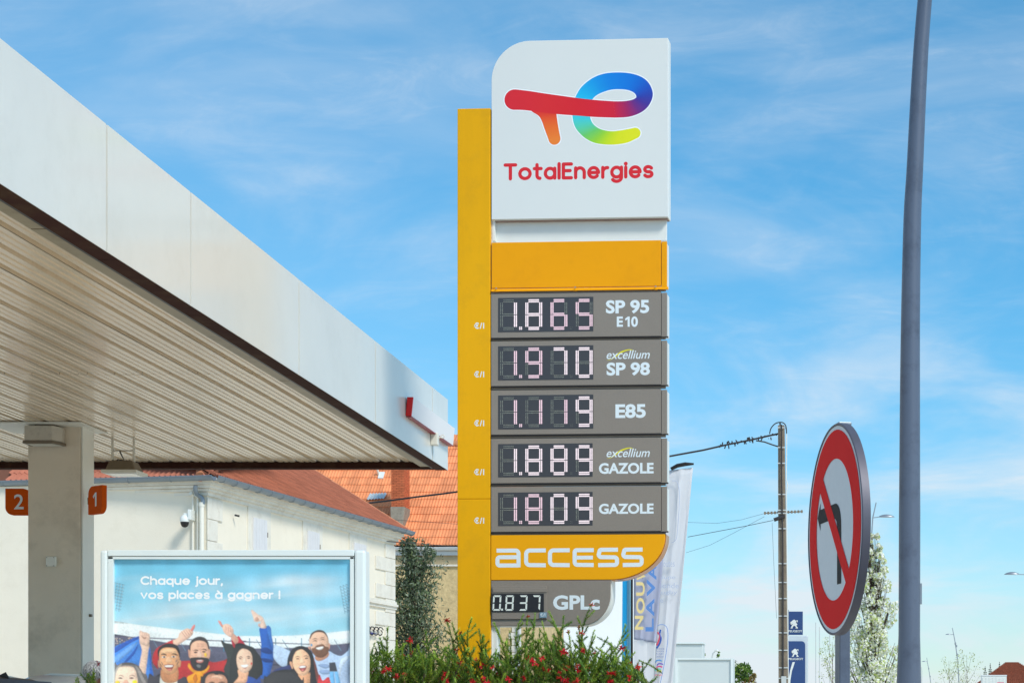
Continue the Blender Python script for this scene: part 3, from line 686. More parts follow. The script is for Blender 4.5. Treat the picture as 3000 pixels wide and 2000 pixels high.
# lettering access drawn as square strokes
A0, A1, AB, AT = trect(1451, 1886, 1604.5, 1660)
lw = .0335 * 1.55; LW = (AT - AB)
def rb(pts, m_, w=None): ribbon(m_, pts, w or .05, -.0006, None, 1)
def thick(m_, polys):
    for p in polys: m_.add([(x, -.004, z) for x, z in p], [tuple(range(len(p)))])
RK = [0]
def rstroke(m_, path, w):
    RK[0] += 1
    """mitred flat-ended band along a smooth path"""
    P = [Vector((x, z)) for x, z in path]; n = len(P); Lf = []; Rt = []
    for i in range(n):
        t1 = (P[i] - P[i - 1]).normalized() if i else (P[1] - P[0]).normalized()
        t2 = (P[i + 1] - P[i]).normalized() if i < n - 1 else t1
        t = (t1 + t2).normalized(); q = Vector((-t.y, t.x)) * w / 2 / max(.5, t.dot(t1)); Lf.append(P[i] + q); Rt.append(P[i] - q)
    m_.add([(p.x, -.0006 - .00004 * RK[0], p.y) for p in Lf + Rt], [(i, i + 1, n + i + 1, n + i) for i in range(n - 1)])
lx = lambda zx: A0 + (zx - 395) / (1532 - 395) * (A1 - A0)
lz = lambda zy: AT - (zy - 900) / (1045 - 900) * (AT - AB)
tw = 31 / 145 * LW
def cor(x, z, rx, rz, a0, a1): return arc(x, z, rx, rz, a0, a1, 6)
am = MB()
def XY(l): return [(lx(x), lz(y)) for x, y in l]
def c4(x, y, r, a0, a1, n=6): return [(x + r * math.cos(math.radians(a0 + (a1 - a0) * i / n)), y - r * math.sin(math.radians(a0 + (a1 - a0) * i / n))) for i in range(n + 1)]
# a
rstroke(am, XY([(405, 916)] + c4(550, 940, 24, 90, 0) + [(574, 1030)] + [(574, 1045)]), tw)
rstroke(am, XY([(574, 967)] + c4(430, 985, 18, 90, 180) + c4(430, 1012, 18, 180, 270) + [(574, 1030)]), tw)
# c c
for x0 in (620, 803): rstroke(am, XY([(x0 + 163, 916)] + c4(x0 + 40, 944, 28, 90, 180) + c4(x0 + 40, 1000, 28, 180, 270) + [(x0 + 163, 1030)]), tw)
# e
rstroke(am, XY([(1150, 916)] + c4(1020, 932, 16, 90, 180) + c4(1026, 1006, 22, 180, 270) + [(1150, 1030)]), tw); rstroke(am, XY([(1020, 973), (1144, 973)]), tw * .92)
# s s
for x0 in (1180, 1368):
    rstroke(am, XY([(x0 + 155, 914)] + c4(x0 + 28, 928, 14, 90, 180) + c4(x0 + 28, 950, 20, 180, 270) + c4(x0 + 128, 992, 20, 90, 0) + c4(x0 + 128, 1010, 20, 0, -90) + [(x0 + 4, 1031)]), tw)
am.build('lettering', M_WTXT, acc, local=True, fix=False)

# gas panel
a, b, c, d = trect(1438.5, 1788, 1698.5, 1831)
poly = rounded(a, b, c, d, .33, 'b', 14)
gp = MB().prism(poly, .006, .03).build('gas_price_panel', M_TAUPE, tot, local=True, bevel=.003)
MB().prism([(x + (.010 if x > a + .2 else 0), z - (.006 if z < c + .2 else 0)) for x, z in poly], .032, .24).build('edge_trim', M_SIDEW, gp, local=True, smooth=True)
lbox('display_housing', M_TAUPE, 1442, 1602, 1716, 1812, -.012, .005, gp, .002)
lbox('upper_rail', M_TAUPE, 1444, 1603, 1722, 1734, -.02, -.0125, gp, .002)
lbox('display', M_LCDB, 1439.5, 1593, 1738, 1791, -.02, -.013, gp, .001)
def flap(ch, x0, x1, y0, y1, m, par):
    a, b, c, d = trect(x0, x1, y0, y1); w, h = b - a, d - c; t = .2 * w; sl = .10 * w; mb = MB(); on = SEG[ch]; zm = (c + d) / 2; g = .006
    def q(pts): mb.add([(x + sl * (z - c) / h, -.022, z) for x, z in pts], [tuple(range(len(pts)))])
    if 'a' in on: q([(a + g, d), (b - g, d), (b - t, d - t), (a + t, d - t)])
    if 'd' in on: q([(a + g, c), (a + t, c + t), (b - t, c + t), (b - g, c)])
    if 'g' in on: q([(a + g, zm), (a + t * .8, zm + t / 2), (b - t * .8, zm + t / 2), (b - g, zm), (b - t * .8, zm - t / 2), (a + t * .8, zm - t / 2)])
    if 'f' in on: q([(a, d - g), (a + t, d - t - g), (a + t, zm + t * .5), (a, zm + g)])
    if 'e' in on: q([(a, zm - g), (a + t, zm - t * .5), (a + t, c + t + g), (a, c + g)])
    if 'b' in on: q([(b, d - g), (b, zm + g), (b - t, zm + t * .5), (b - t, d - t - g)])
    if 'c' in on: q([(b, zm - g), (b, c + g), (b - t, c + t + g), (b - t, zm - t * .5)])
    mb.build('flap_digit', m, par, local=True, fix=False)
for ch, x0 in (('0', 1444), ('8', 1481), ('3', 1521), ('7', 1559)): flap(ch, x0, x0 + 24, 1743, 1788, M_LCDW, gp)
u = trect(1470, 1475, 1782, 1787.5); MB().add([(u[0], -.022, u[2]), (u[1], -.022, u[2]), (u[1], -.022, u[3]), (u[0], -.022, u[3])], [(0, 1, 2, 3)]).build('decimal_point', M_LCDW, gp, local=True, fix=False)
lab('GPLc', 1620, 1757, 1742, 1785, gp, .035, y=.0045)
tg = lbox('unit_tag', M_TAG, 1581, 1602, 1792.5, 1808, -.024, -.0205, gp, 0)
text_mesh('€/l', trect(1584, 1599, 1795, 1805), -.0255, gp, M_WTXT, 'unit_marking', .01)
MB().box(T(1440, 1700)[0], T(1452, 1700)[0], .05, .2, -.02, c - .01).build('support_post', M_SIDEW, tot, local=True)
# ================================================================ billboard with its printed poster
BP = Plane(tuple(W(292, 2170, 366).xy) + (GZ,), 0.0)
bl = BP.thing('billboard', 'white framed billboard with a printed poster of cheering fans under blue sky', 'billboard')
def bbox(name, x0, x1, y0, y1, d0, d1, parent=bl, m=M_FRAMEW, bev=.006):
    a, t = BP.uz(x0, y0, d0); b, u = BP.uz(x1, y1, d0)
    return MB().box(a, b, d0, d1, max(u, .0), t).build(name, m, parent, local=True, bevel=bev)
bbox('side_post', 292, 314.5, 1610, 2460, 0, .16, bev=.02); bbox('side_post', 1037, 1070, 1610, 2460, 0, .16, bev=.02)
bbox('top_rail', 315, 1036.5, 1610, 1628, .004, .158)
for n_, q in (('inner_frame', (316, 331.5, 1630, 2460)), ('inner_frame', (1025, 1036, 1630, 2460)), ('inner_frame', (316, 1036, 1630, 1637))): bbox(n_, *q, .008, .05, bev=.003)
bbox('back_panel', 315, 1036, 1629, 2400, .054, .155, m=M_DARKGAP)
FPL = Plane(BP.o, 0.0)
# the print is worked out on a fine grid in photo pixels, then given to the sheet's vertices
GP = 1.5; GX0, GX1, GY0, GY1 = 331.8, 1024.7, 1636.5, 2004.0
gw, gh = int((GX1 - GX0) / GP) + 1, int((GY1 - GY0) / GP) + 1
gxs = np.linspace(GX0, GX1, gw); gys = np.linspace(GY0, GY1, gh)
CAN = np.zeros((gh, gw, 3)); layer = [0]; TEX = np.random.default_rng(8).standard_normal((gh, gw))
def boxblur(a, r):
    r = int(r)
    if r < 1: return a
    for ax in (0, 1):
        p = np.pad(a, [(r + 1, r) if i == ax else (0, 0) for i in range(2)], mode='edge'); c = np.cumsum(p, axis=ax)
        a = (np.take(c, range(2 * r + 1, c.shape[ax]), ax) - np.take(c, range(0, c.shape[ax] - 2 * r - 1), ax)) / (2 * r + 1)
    return a
def shape(pts, col, zm=0, smooth=True, k=1.0):
    P = [(300 + x / 5.88, 1780 + y / 5.88) if zm == 0 else (680 + x / 5.88, 1780 + y / 5.88) if zm == 1 else (x, y) for x, y in pts]
    if smooth: P = [(v.x, v.y) for v in catmull([p + (0,) for p in P], 4)]
    P = np.array(P); layer[0] += 1
    ssz = max(np.ptp(P[:, 0]), np.ptp(P[:, 1])); pad = 6
    i0, i1 = np.searchsorted(gxs, [P[:, 0].min() - pad, P[:, 0].max() + pad]); j0, j1 = np.searchsorted(gys, [P[:, 1].min() - pad, P[:, 1].max() + pad])
    if i1 - i0 < 1 or j1 - j0 < 1: return
    acc = np.zeros((j1 - j0, i1 - i0)); n = 3
    for ox in range(n):
        for oy in range(n):
            X, Y = np.meshgrid(gxs[i0:i1] + ((ox + .5) / n - .5) * GP, gys[j0:j1] + ((oy + .5) / n - .5) * GP); ins = np.zeros(X.shape, bool)
            q = P[-1]
            for p in P:
                if p[1] != q[1]:
                    c = ((p[1] > Y) != (q[1] > Y)) & (X < (q[0] - p[0]) * (Y - p[1]) / (q[1] - p[1]) + p[0]); ins ^= c
                q = p
            acc += ins
    al = acc / n / n
    sh = 1.0
    if ssz > 9:
        bb = boxblur(boxblur(al, max(1, min(7, ssz / GP / 9))), max(1, min(7, ssz / GP / 9))); rr_sh = max(1, int(min(9, ssz / GP / 10))); rel = np.roll(np.roll(bb, rr_sh, 0), rr_sh, 1)
        tex = boxblur(TEX[j0:j1, i0:i1], 1) * (.20 if ssz > 40 else .08)
        sh = np.clip(.66 + .40 * bb + .55 * (rel - bb) * -1 + tex, .35, 1.25)[..., None]
    cc = np.array([lin(v) for v in col]) * k
    sub = CAN[j0:j1, i0:i1]; CAN[j0:j1, i0:i1] = sub * (1 - al[..., None]) + (cc * sh) * al[..., None]
def ell(cx, cy, rx, ry, col, zm=0, rot=0, a0=0, a1=360):
    shape([(cx + rx * math.cos(t), cy + ry * math.sin(t)) for t in [2 * PI * i / 16 for i in range(16)]], col, zm, False)
# printed sky: a graded sheet with wisps
rp_ = random.Random(3); wis = [(rp_.uniform(0, 1), rp_.uniform(0.2, 1), rp_.uniform(.05, .22), rp_.uniform(.02, .07), rp_.uniform(.15, .6)) for _ in range(60)]
wis += [(.84, .30, .12, .10, .9), (.2, .82, .14, .10, .6), (.42, .95, .2, .05, .7), (.72, .6, .2, .06, .5)]
U, V = np.meshgrid((gxs - GX0) / (GX1 - GX0), (gys - GY0) / (1905 - GY0)); Wv = np.zeros(U.shape)
for (a, b, c, d, e) in wis: Wv += e * np.exp(-(((U - a) / c) ** 2 + (((V - b) + (U - a) * .25) / d) ** 2)) * .5
Wv = np.clip(Wv, 0, 1)[..., None]; tt = np.clip(V, 0, 1)[..., None]
base = np.array([lin(104), lin(190), lin(222)]) * (1 - tt) + np.array([lin(166), lin(220), lin(234)]) * tt
CAN[:] = base * (1 - Wv) + np.array([lin(222), lin(234), lin(238)]) * Wv
# floodlight grids
for (cx0, cy0, dx, side) in ((333, 1704, 34, 0), (994, 1716, 34, 1)):
    for r in range(9):
        for c in range(4):
            x = cx0 + c * 8.4 + (r * (-1.4 if side == 0 else 1.6)) + (0 if side == 0 else 2); y = cy0 + r * 9 + c * (2 if side == 0 else -3)
            if x < 332 or x > 1021: continue
            shape([(x, y), (x + 8, y + 1.5), (x + 7.6, y + 2.6), (x + 1, y + 8.6), (x, y + 8)], (110, 158, 182), None, False)
            shape([(x + 1.2, y + 2.2), (x + 6.4, y + 3), (x + 1.6, y + 7)], (168, 208, 222), None, False)
            shape([(x, y), (x + 2.6, y + .5), (x + 1.8, y + 2.5), (x, y + 2)], (60, 96, 122), None, False)
# stadium roof and dark stands
shape([(332, 1817), (400, 1828), (500, 1840), (600, 1851), (700, 1861), (780, 1862), (860, 1860), (960, 1852), (1025, 1845), (1025, 2300), (332, 2300)], (222, 230, 230), None, False)
shape([(332, 1855), (430, 1871), (520, 1886), (640, 1893), (750, 1898), (860, 1896), (960, 1889), (1025, 1882), (1025, 2300), (332, 2300)], (84, 84, 104), None, False)
for (a, b, w_, c) in (((332, 1862), (1025, 1889), 3, (110, 104, 128)), ((332, 1905), (1025, 1916), 2, (120, 118, 140)), ((332, 1935), (1025, 1948), 4, (70, 66, 84)), ((332, 1955), (1025, 1966), 2, (126, 110, 136))):
    shape([a, b, (b[0], b[1] + w_), (a[0], a[1] + w_)], c, None, False)
for i in range(9):
    x = 350 + i * 76; shape([(x, 1868), (x + 2.5, 1868), (x + 2.5, 1908), (x, 1908)], (74, 140, 170), None, False)
    shape([(x + 20, 1872), (x + 22, 1872), (x + 44, 1906), (x + 41, 1906)], (120, 150, 172), None, False)
for i in range(26):
    x = 338 + rp_.uniform(0, 54); y = 1866 + rp_.uniform(0, 20); ell(x, y, 2, 1.6, (196, 176, 160), None)
SK = (232, 186, 156); SKL = (246, 212, 188); SKD = (186, 126, 96)
# A: raised arm with blue flag
shape([(200, 700), (330, 610), (500, 530), (640, 480), (670, 560), (690, 700), (800, 660), (830, 760), (850, 1000), (880, 1180), (770, 1230), (720, 1100), (600, 980), (200, 1010)], (66, 132, 214), 0)
shape([(200, 700), (330, 610), (500, 530), (636, 482), (636, 520), (470, 610), (200, 780)], (42, 92, 186), 0)
shape([(200, 850), (400, 700), (560, 600), (600, 600), (480, 740), (320, 880), (200, 960)], (110, 166, 232), 0)
shape([(380, 920), (520, 760), (620, 620), (560, 780), (430, 920)], (36, 88, 180), 0)
shape([(800, 680), (825, 780), (850, 1000), (870, 1160), (800, 1200), (820, 1000)], (40, 104, 204), 0)
shape([(640, 560), (800, 600), (790, 760), (760, 1000), (735, 1150), (640, 1040), (650, 900), (680, 720)], (240, 204, 180), 0)
shape([(640, 400), (660, 385), (700, 410), (760, 420), (815, 460), (810, 560), (790, 640), (690, 630), (640, 560), (635, 470)], (238, 200, 178), 0)
shape([(670, 470), (710, 500), (760, 500), (740, 530), (700, 520)], (196, 146, 124), 0)
for k in (690, 720, 750): shape([(k, 420), (k + 5, 420), (k + 8, 480), (k + 4, 480)], (208, 160, 138), 0, False)
# B: woman with grey hair, bottom left
shape([(200, 1060), (260, 985), (360, 940), (500, 940), (620, 1000), (700, 1120), (790, 1290), (800, 2600), (200, 2600)], (112, 106, 104), 0)
shape([(210, 1100), (270, 1000), (340, 950), (300, 1060), (240, 1200), (200, 1290)], (176, 170, 164), 0)
shape([(560, 980), (640, 1060), (700, 1180), (760, 1300), (700, 1290), (620, 1120)], (160, 152, 148), 0)
shape([(225, 1180), (260, 1060), (320, 1005), (420, 990), (520, 1010), (575, 1080), (600, 1190), (612, 1320), (570, 1500), (400, 1620), (260, 1500), (220, 1330)], SKL, 0)
shape([(270, 1180), (310, 1150), (360, 1170), (358, 1178), (310, 1162)], (150, 112, 96), 0); shape([(455, 1180), (500, 1150), (560, 1165), (555, 1175), (500, 1162)], (150, 112, 96), 0)
shape([(270, 1205), (310, 1190), (350, 1208), (310, 1216)], (96, 68, 66), 0); shape([(460, 1205), (500, 1188), (545, 1206), (500, 1216)], (96, 68, 66), 0)
shape([(225, 1260), (280, 1250), (300, 1290), (240, 1310)], (244, 216, 60), 0); shape([(520, 1250), (590, 1245), (590, 1310), (530, 1300)], (246, 214, 40), 0)
shape([(380, 1240), (430, 1240), (450, 1300), (360, 1300)], (230, 178, 152), 0)
# D: bearded man in red (behind C)
shape([(1500, 900), (1700, 860), (1900, 930), (2080, 900), (2170, 870), (2230, 1000), (2260, 1300), (2260, 2600), (1100, 2600), (1200, 1100), (1300, 930)], (176, 42, 44), 0)
shape([(1225, 545), (1250, 560), (1270, 630), (1100, 700), (1000, 800), (950, 960), (960, 1050), (880, 960), (862, 860), (900, 740), (980, 660)], (190, 40, 46), 0)
shape([(1100, 600), (1225, 545), (1240, 600), (1130, 640), (1000, 700)], (206, 52, 54), 0)
shape([(1215, 560), (1300, 510), (1330, 430), (1410, 370), (1480, 350), (1560, 400), (1555, 450), (1500, 510), (1420, 560), (1330, 620), (1280, 640), (1230, 620)], (236, 192, 168), 0)
shape([(1520, 370), (1560, 300), (1590, 285), (1598, 310), (1580, 360), (1545, 400)], (226, 132, 122), 0)
for k in (0, 1, 2, 3): shape([(1355 + k * 42, 400 - k * 10), (1362 + k * 42, 398 - k * 10), (1425 + k * 38, 480 - k * 12), (1418 + k * 38, 486 - k * 12)], (204, 150, 126), 0, False)
shape([(1510, 700), (1500, 620), (1560, 540), (1640, 505), (1740, 510), (1810, 570), (1840, 650), (1845, 800), (1800, 1000), (1690, 1080), (1570, 1030), (1510, 880)], (232, 180, 150), 0)
shape([(1495, 730), (1500, 620), (1560, 530), (1660, 490), (1760, 510), (1820, 580), (1845, 700), (1825, 700), (1790, 600), (1700, 560), (1600, 570), (1530, 630), (1512, 740)], (66, 60, 60), 0)
shape([(1480, 720), (1505, 730), (1510, 840), (1490, 840)], (222, 160, 132), 0); shape([(1842, 720), (1858, 720), (1850, 840), (1832, 840)], (222, 160, 132), 0)
shape([(1510, 870), (1560, 850), (1640, 845), (1760, 850), (1835, 880), (1815, 990), (1760, 1070), (1680, 1088), (1590, 1060), (1530, 980)], (52, 48, 50), 0)
shape([(1620, 900), (1680, 888), (1740, 895), (1730, 930), (1680, 945), (1630, 935)], (206, 130, 118), 0); shape([(1640, 900), (1680, 894), (1725, 900), (1700, 912), (1660, 912)], (240, 232, 226), 0)
shape([(1620, 980), (1660, 970), (1700, 990), (1680, 1030), (1640, 1020)], (120, 118, 118), 0)
shape([(1565, 735), (1600, 712), (1645, 722), (1645, 738), (1600, 730)], (70, 50, 44), 0); shape([(1705, 718), (1745, 700), (1795, 715), (1790, 730), (1745, 715)], (70, 50, 44), 0)
shape([(1575, 760), (1605, 745), (1640, 760), (1605, 775)], (80, 56, 50), 0); shape([(1715, 750), (1750, 738), (1782, 752), (1750, 765)], (80, 56, 50), 0)
shape([(1650, 740), (1680, 740), (1720, 820), (1680, 850), (1630, 825)], (242, 200, 176), 0)
shape([(1755, 780), (1790, 775), (1795, 830), (1765, 835)], (248, 200, 60), 0)
for k in range(3): shape([(1620, 610 + k * 22), (1750, 606 + k * 22), (1750, 612 + k * 22), (1620, 616 + k * 22)], (212, 156, 128), 0, False)
shape([(1472, 980), (1500, 950), (1560, 1050), (1680, 1090), (1790, 1040), (1835, 975), (1838, 1040), (1760, 1120), (1640, 1140), (1540, 1090), (1480, 1020)], (246, 166, 34), 0)
shape([(1460, 1190), (1540, 1140), (1640, 1090), (1720, 1100), (1740, 1180), (1690, 1260), (1640, 1320), (1560, 1290), (1480, 1280)], (240, 156, 30), 0)
shape([(1560, 1200), (1610, 1130), (1640, 1220), (1600, 1290)], (206, 116, 20), 0)
# C: young man with face paint
shape([(780, 1240), (900, 1180), (1010, 1130), (1120, 1230), (1300, 1230), (1480, 1290), (1500, 2600), (760, 2600)], (62, 58, 66), 0)
shape([(990, 1210), (1040, 1190), (1150, 1260), (1270, 1200), (1290, 1290), (1250, 2000), (1000, 2000)], (206, 208, 200), 0)
shape([(1015, 1050), (1150, 1130), (1300, 1050), (1300, 1240), (1200, 1290), (1080, 1280), (1010, 1200)], (196, 134, 92), 0)
shape([(958, 900), (985, 920), (1000, 1020), (965, 1010)], (206, 144, 104), 0); shape([(1325, 900), (1355, 910), (1345, 1005), (1315, 1010)], (206, 144, 104), 0)
shape([(975, 800), (985, 700), (1080, 650), (1220, 650), (1310, 730), (1330, 830), (1325, 950), (1290, 1060), (1210, 1130), (1130, 1135), (1040, 1070), (990, 960)], (226, 166, 118), 0)
shape([(958, 830), (952, 740), (1000, 660), (1100, 612), (1200, 612), (1290, 650), (1335, 750), (1330, 850), (1310, 780), (1260, 700), (1180, 680), (1060, 685), (990, 740), (972, 830)], (44, 40, 40), 0)
shape([(1020, 720), (1180, 695), (1270, 730), (1270, 790), (1150, 770), (1020, 790)], (240, 190, 144), 0)
shape([(1000, 805), (1050, 780), (1105, 800), (1100, 815), (1050, 800)], (40, 30, 28), 0); shape([(1180, 795), (1235, 778), (1290, 800), (1288, 815), (1235, 798)], (40, 30, 28), 0)
shape([(1020, 845), (1060, 822), (1105, 845), (1060, 858)], (240, 226, 214), 0); ell(1064, 840, 17, 16, (52, 34, 28), 0)
shape([(1185, 840), (1225, 818), (1270, 840), (1225, 852)], (240, 226, 214), 0); ell(1226, 835, 17, 16, (52, 34, 28), 0)
shape([(1120, 840), (1160, 840), (1200, 910), (1160, 935), (1090, 915)], (240, 190, 146), 0)
shape([(1060, 985), (1140, 965), (1230, 975), (1225, 1010), (1190, 1060), (1110, 1050)], (160, 74, 62), 0); shape([(1072, 990), (1140, 980), (1218, 985), (1200, 1012), (1140, 1020), (1090, 1015)], (246, 240, 232), 0)
shape([(1110, 1055), (1160, 1045), (1200, 1060), (1160, 1085)], (214, 130, 112), 0)
shape([(985, 950), (1000, 960), (1030, 1010), (1018, 1005)], (52, 44, 52), 0); shape([(1012, 925), (1022, 930), (1045, 980), (1035, 975)], (90, 90, 110), 0)
shape([(1310, 925), (1290, 970), (1278, 970), (1300, 930)], (52, 44, 52), 0); shape([(1290, 890), (1270, 930), (1262, 925), (1280, 890)], (90, 90, 110), 0)
# F: curly haired woman in blue, arm raised with open hand
shape([(180, 590), (260, 560), (0, 560)], (84, 84, 104), 1, False)
shape([(2040, 560), (2120, 600), (2230, 620), (2290, 680), (2340, 900), (2300, 1150), (2260, 2600), (2100, 2600), (2110, 1240), (2090, 1050), (2150, 850)], (52, 56, 54), 0)
shape([(100, 480), (160, 540), (240, 640), (330, 760), (120, 760), (40, 640)], (196, 44, 66), 1)
shape([(2225, 500), (2290, 560), (2330, 690), (2350, 760), (2240, 640)], (176, 36, 56), 0)
shape([(-10, 380), (30, 440), (90, 500), (110, 570), (60, 620), (10, 560), (-20, 520)], (214, 160, 138), 1)
shape([(2010, 220), (2050, 240), (2055, 290), (2140, 270), (2210, 300), (2260, 380), (2255, 440), (2220, 500), (2150, 470), (2090, 410), (2060, 330)], (232, 188, 166), 0)
shape([(1992, 222), (2020, 220), (2060, 270), (2075, 330), (2040, 310)], (222, 140, 128), 0)
for k in range(3): shape([(2120 + k * 40, 300 + k * 22), (2126 + k * 40, 298 + k * 22), (2140 + k * 40, 380 + k * 20), (2132 + k * 40, 384 + k * 20)], (196, 146, 124), 0, False)
shape([(480, 335), (650, 318), (680, 470), (720, 680), (722, 800), (700, 960), (660, 1100), (640, 1180), (480, 1200), (490, 900), (500, 640), (480, 460)], (36, 92, 176), 1)
shape([(490, 700), (600, 680), (700, 760), (640, 790), (520, 760)], (20, 60, 130), 1); shape([(500, 860), (650, 880), (700, 930), (560, 930)], (18, 54, 120), 1); shape([(600, 340), (650, 330), (715, 700), (660, 600)], (60, 124, 208), 1)
shape([(480, 335), (490, 230), (440, 240), (380, 225), (368, 180), (345, 110), (325, 50), (345, 30), (400, 70), (450, 110), (520, 150), (560, 230), (588, 338)], (240, 206, 186), 1)
shape([(400, 180), (430, 150), (460, 190), (440, 220), (405, 215)], (206, 156, 136), 1); shape([(450, 270), (475, 265), (480, 320), (452, 310)], (220, 170, 150), 1)
shape([(40, 700), (60, 620), (150, 600), (260, 640), (370, 680), (430, 760), (500, 860), (530, 1000), (520, 1150), (480, 1300), (560, 2600), (-60, 2600), (-40, 1100), (-30, 900)], (46, 46, 46), 1)
shape([(200, 1250), (300, 1180), (420, 1230), (500, 1290), (520, 2600), (100, 2600)], (44, 76, 150), 1)
shape([(100, 1060), (270, 1080), (270, 1180), (230, 1290), (60, 1290), (20, 1290), (110, 1180)], (232, 176, 140), 1)
shape([(75, 880), (100, 770), (160, 705), (240, 705), (310, 750), (345, 830), (350, 960), (320, 1050), (240, 1110), (160, 1100), (100, 1030)], (240, 200, 172), 1)
shape([(100, 855), (150, 830), (185, 850), (150, 845)], (100, 66, 54), 1); shape([(240, 840), (285, 822), (325, 845), (285, 838)], (100, 66, 54), 1)
ell(140, 868, 24, 9, (92, 62, 54), 1); ell(285, 862, 24, 9, (92, 62, 54), 1)
shape([(200, 860), (225, 860), (250, 930), (210, 945), (180, 930)], (248, 214, 188), 1)
shape([(150, 985), (210, 975), (278, 975), (265, 1010), (215, 1025), (170, 1012)], (250, 246, 240), 1); shape([(170, 1022), (215, 1032), (262, 1020), (220, 1046)], (204, 120, 110), 1)
shape([(322, 940), (345, 935), (335, 975), (320, 970)], (216, 50, 50), 1)
# H: man with light hoodie (behind G)
shape([(722, 640), (800, 650), (920, 700), (1010, 760), (1060, 900), (960, 1010), (850, 1000), (760, 920), (710, 830)], (186, 208, 232), 1)
shape([(1380, 900), (1470, 800), (1660, 740), (1760, 790), (1880, 820), (2000, 730), (2030, 710), (2030, 2600), (1400, 2600)], (178, 200, 228), 1)
shape([(1480, 980), (1600, 960), (1700, 1000), (1600, 1040)], (140, 164, 200), 1); shape([(1500, 1080), (1640, 1060), (1700, 1120), (1560, 1140)], (140, 164, 200), 1); shape([(1860, 900), (2000, 820), (2020, 860), (1900, 1000), (1850, 1200)], (208, 224, 240), 1)
shape([(1430, 830), (1500, 760), (1660, 750), (1650, 840), (1520, 910), (1440, 890)], (206, 146, 116), 1)
shape([(1330, 590), (1335, 500), (1390, 420), (1480, 400), (1580, 410), (1640, 480), (1665, 580), (1670, 700), (1620, 790), (1540, 840), (1440, 810), (1370, 730)], (236, 190, 160), 1)
shape([(1335, 520), (1370, 430), (1480, 375), (1580, 395), (1640, 470), (1655, 540), (1620, 470), (1560, 420), (1460, 415), (1390, 450), (1345, 530)], (86, 62, 52), 1)
shape([(1330, 660), (1310, 670), (1325, 710), (1350, 720)], (222, 160, 134), 1); shape([(1668, 610), (1688, 620), (1680, 700), (1662, 700)], (222, 160, 134), 1)
shape([(1370, 700), (1420, 680), (1460, 640), (1560, 620), (1610, 660), (1665, 680), (1650, 780), (1560, 850), (1460, 840), (1395, 780)], (128, 86, 62), 1)
shape([(1440, 690), (1500, 670), (1570, 660), (1560, 700), (1500, 720)], (250, 246, 240), 1)
shape([(1385, 575), (1430, 550), (1465, 570), (1425, 566)], (80, 52, 42), 1); shape([(1520, 550), (1560, 530), (1605, 548), (1560, 546)], (80, 52, 42), 1); shape([(1375, 545), (1430, 515), (1475, 535), (1430, 530)], (110, 74, 56), 1); shape([(1510, 520), (1560, 500), (1605, 520), (1560, 514)], (110, 74, 56), 1)
shape([(1480, 560), (1505, 560), (1545, 610), (1500, 632), (1462, 622)], (246, 202, 176), 1)
shape([(1352, 620), (1380, 616), (1382, 650), (1356, 655)], (90, 160, 200), 1)
shape([(1670, 940), (1775, 930), (1815, 1090), (1680, 1090)], (60, 62, 72), 1, False); shape([(1680, 1092), (1750, 1092), (1775, 1300), (1690, 1300)], (110, 176, 222), 1, False); shape([(1762, 1092), (1820, 1092), (1870, 1300), (1790, 1300)], (120, 184, 228), 1, False); shape([(1695, 1300), (2030, 1300), (2030, 2600), (1695, 2600)], (70, 72, 84), 1, False)
# G: laughing woman with straight black hair
shape([(945, 1000), (960, 860), (1010, 740), (1090, 670), (1200, 650), (1310, 690), (1380, 780), (1420, 900), (1440, 1060), (1490, 1290), (1520, 2600), (1020, 2600), (1060, 1200), (950, 1130)], (42, 40, 44), 1)
shape([(1400, 860), (1440, 950), (1480, 1100), (1540, 1290), (1470, 1290), (1430, 1100)], (128, 70, 62), 1)
shape([(1480, 1230), (1560, 1250), (1700, 1290), (1700, 2600), (1400, 2600)], (200, 50, 56), 1)
shape([(1120, 1120), (1330, 1100), (1340, 1290), (1300, 2600), (1200, 2600), (1150, 1250)], (214, 156, 116), 1)
shape([(990, 930), (1030, 930), (1050, 1040), (1020, 1030)], (222, 164, 128), 1)
shape([(1040, 930), (1060, 820), (1110, 740), (1200, 710), (1280, 760), (1330, 830), (1350, 940), (1335, 1060), (1280, 1140), (1200, 1165), (1120, 1110), (1060, 1020)], (240, 190, 152), 1)
shape([(1080, 850), (1125, 825), (1175, 845), (1125, 838)], (70, 46, 42), 1); shape([(1225, 835), (1275, 815), (1325, 840), (1275, 828)], (70, 46, 42), 1)
ell(1130, 872, 28, 10, (56, 38, 36), 1); ell(1280, 862, 28, 10, (56, 38, 36), 1)
shape([(1185, 860), (1215, 860), (1245, 930), (1200, 950), (1165, 935)], (248, 206, 170), 1)
shape([(1148, 1010), (1210, 985), (1278, 995), (1280, 1030), (1250, 1080), (1205, 1095), (1170, 1060)], (150, 54, 54), 1); shape([(1155, 1010), (1212, 992), (1272, 1000), (1255, 1024), (1200, 1030), (1165, 1026)], (250, 246, 240), 1); shape([(1185, 1062), (1215, 1052), (1250, 1062), (1215, 1086)], (222, 130, 124), 1)
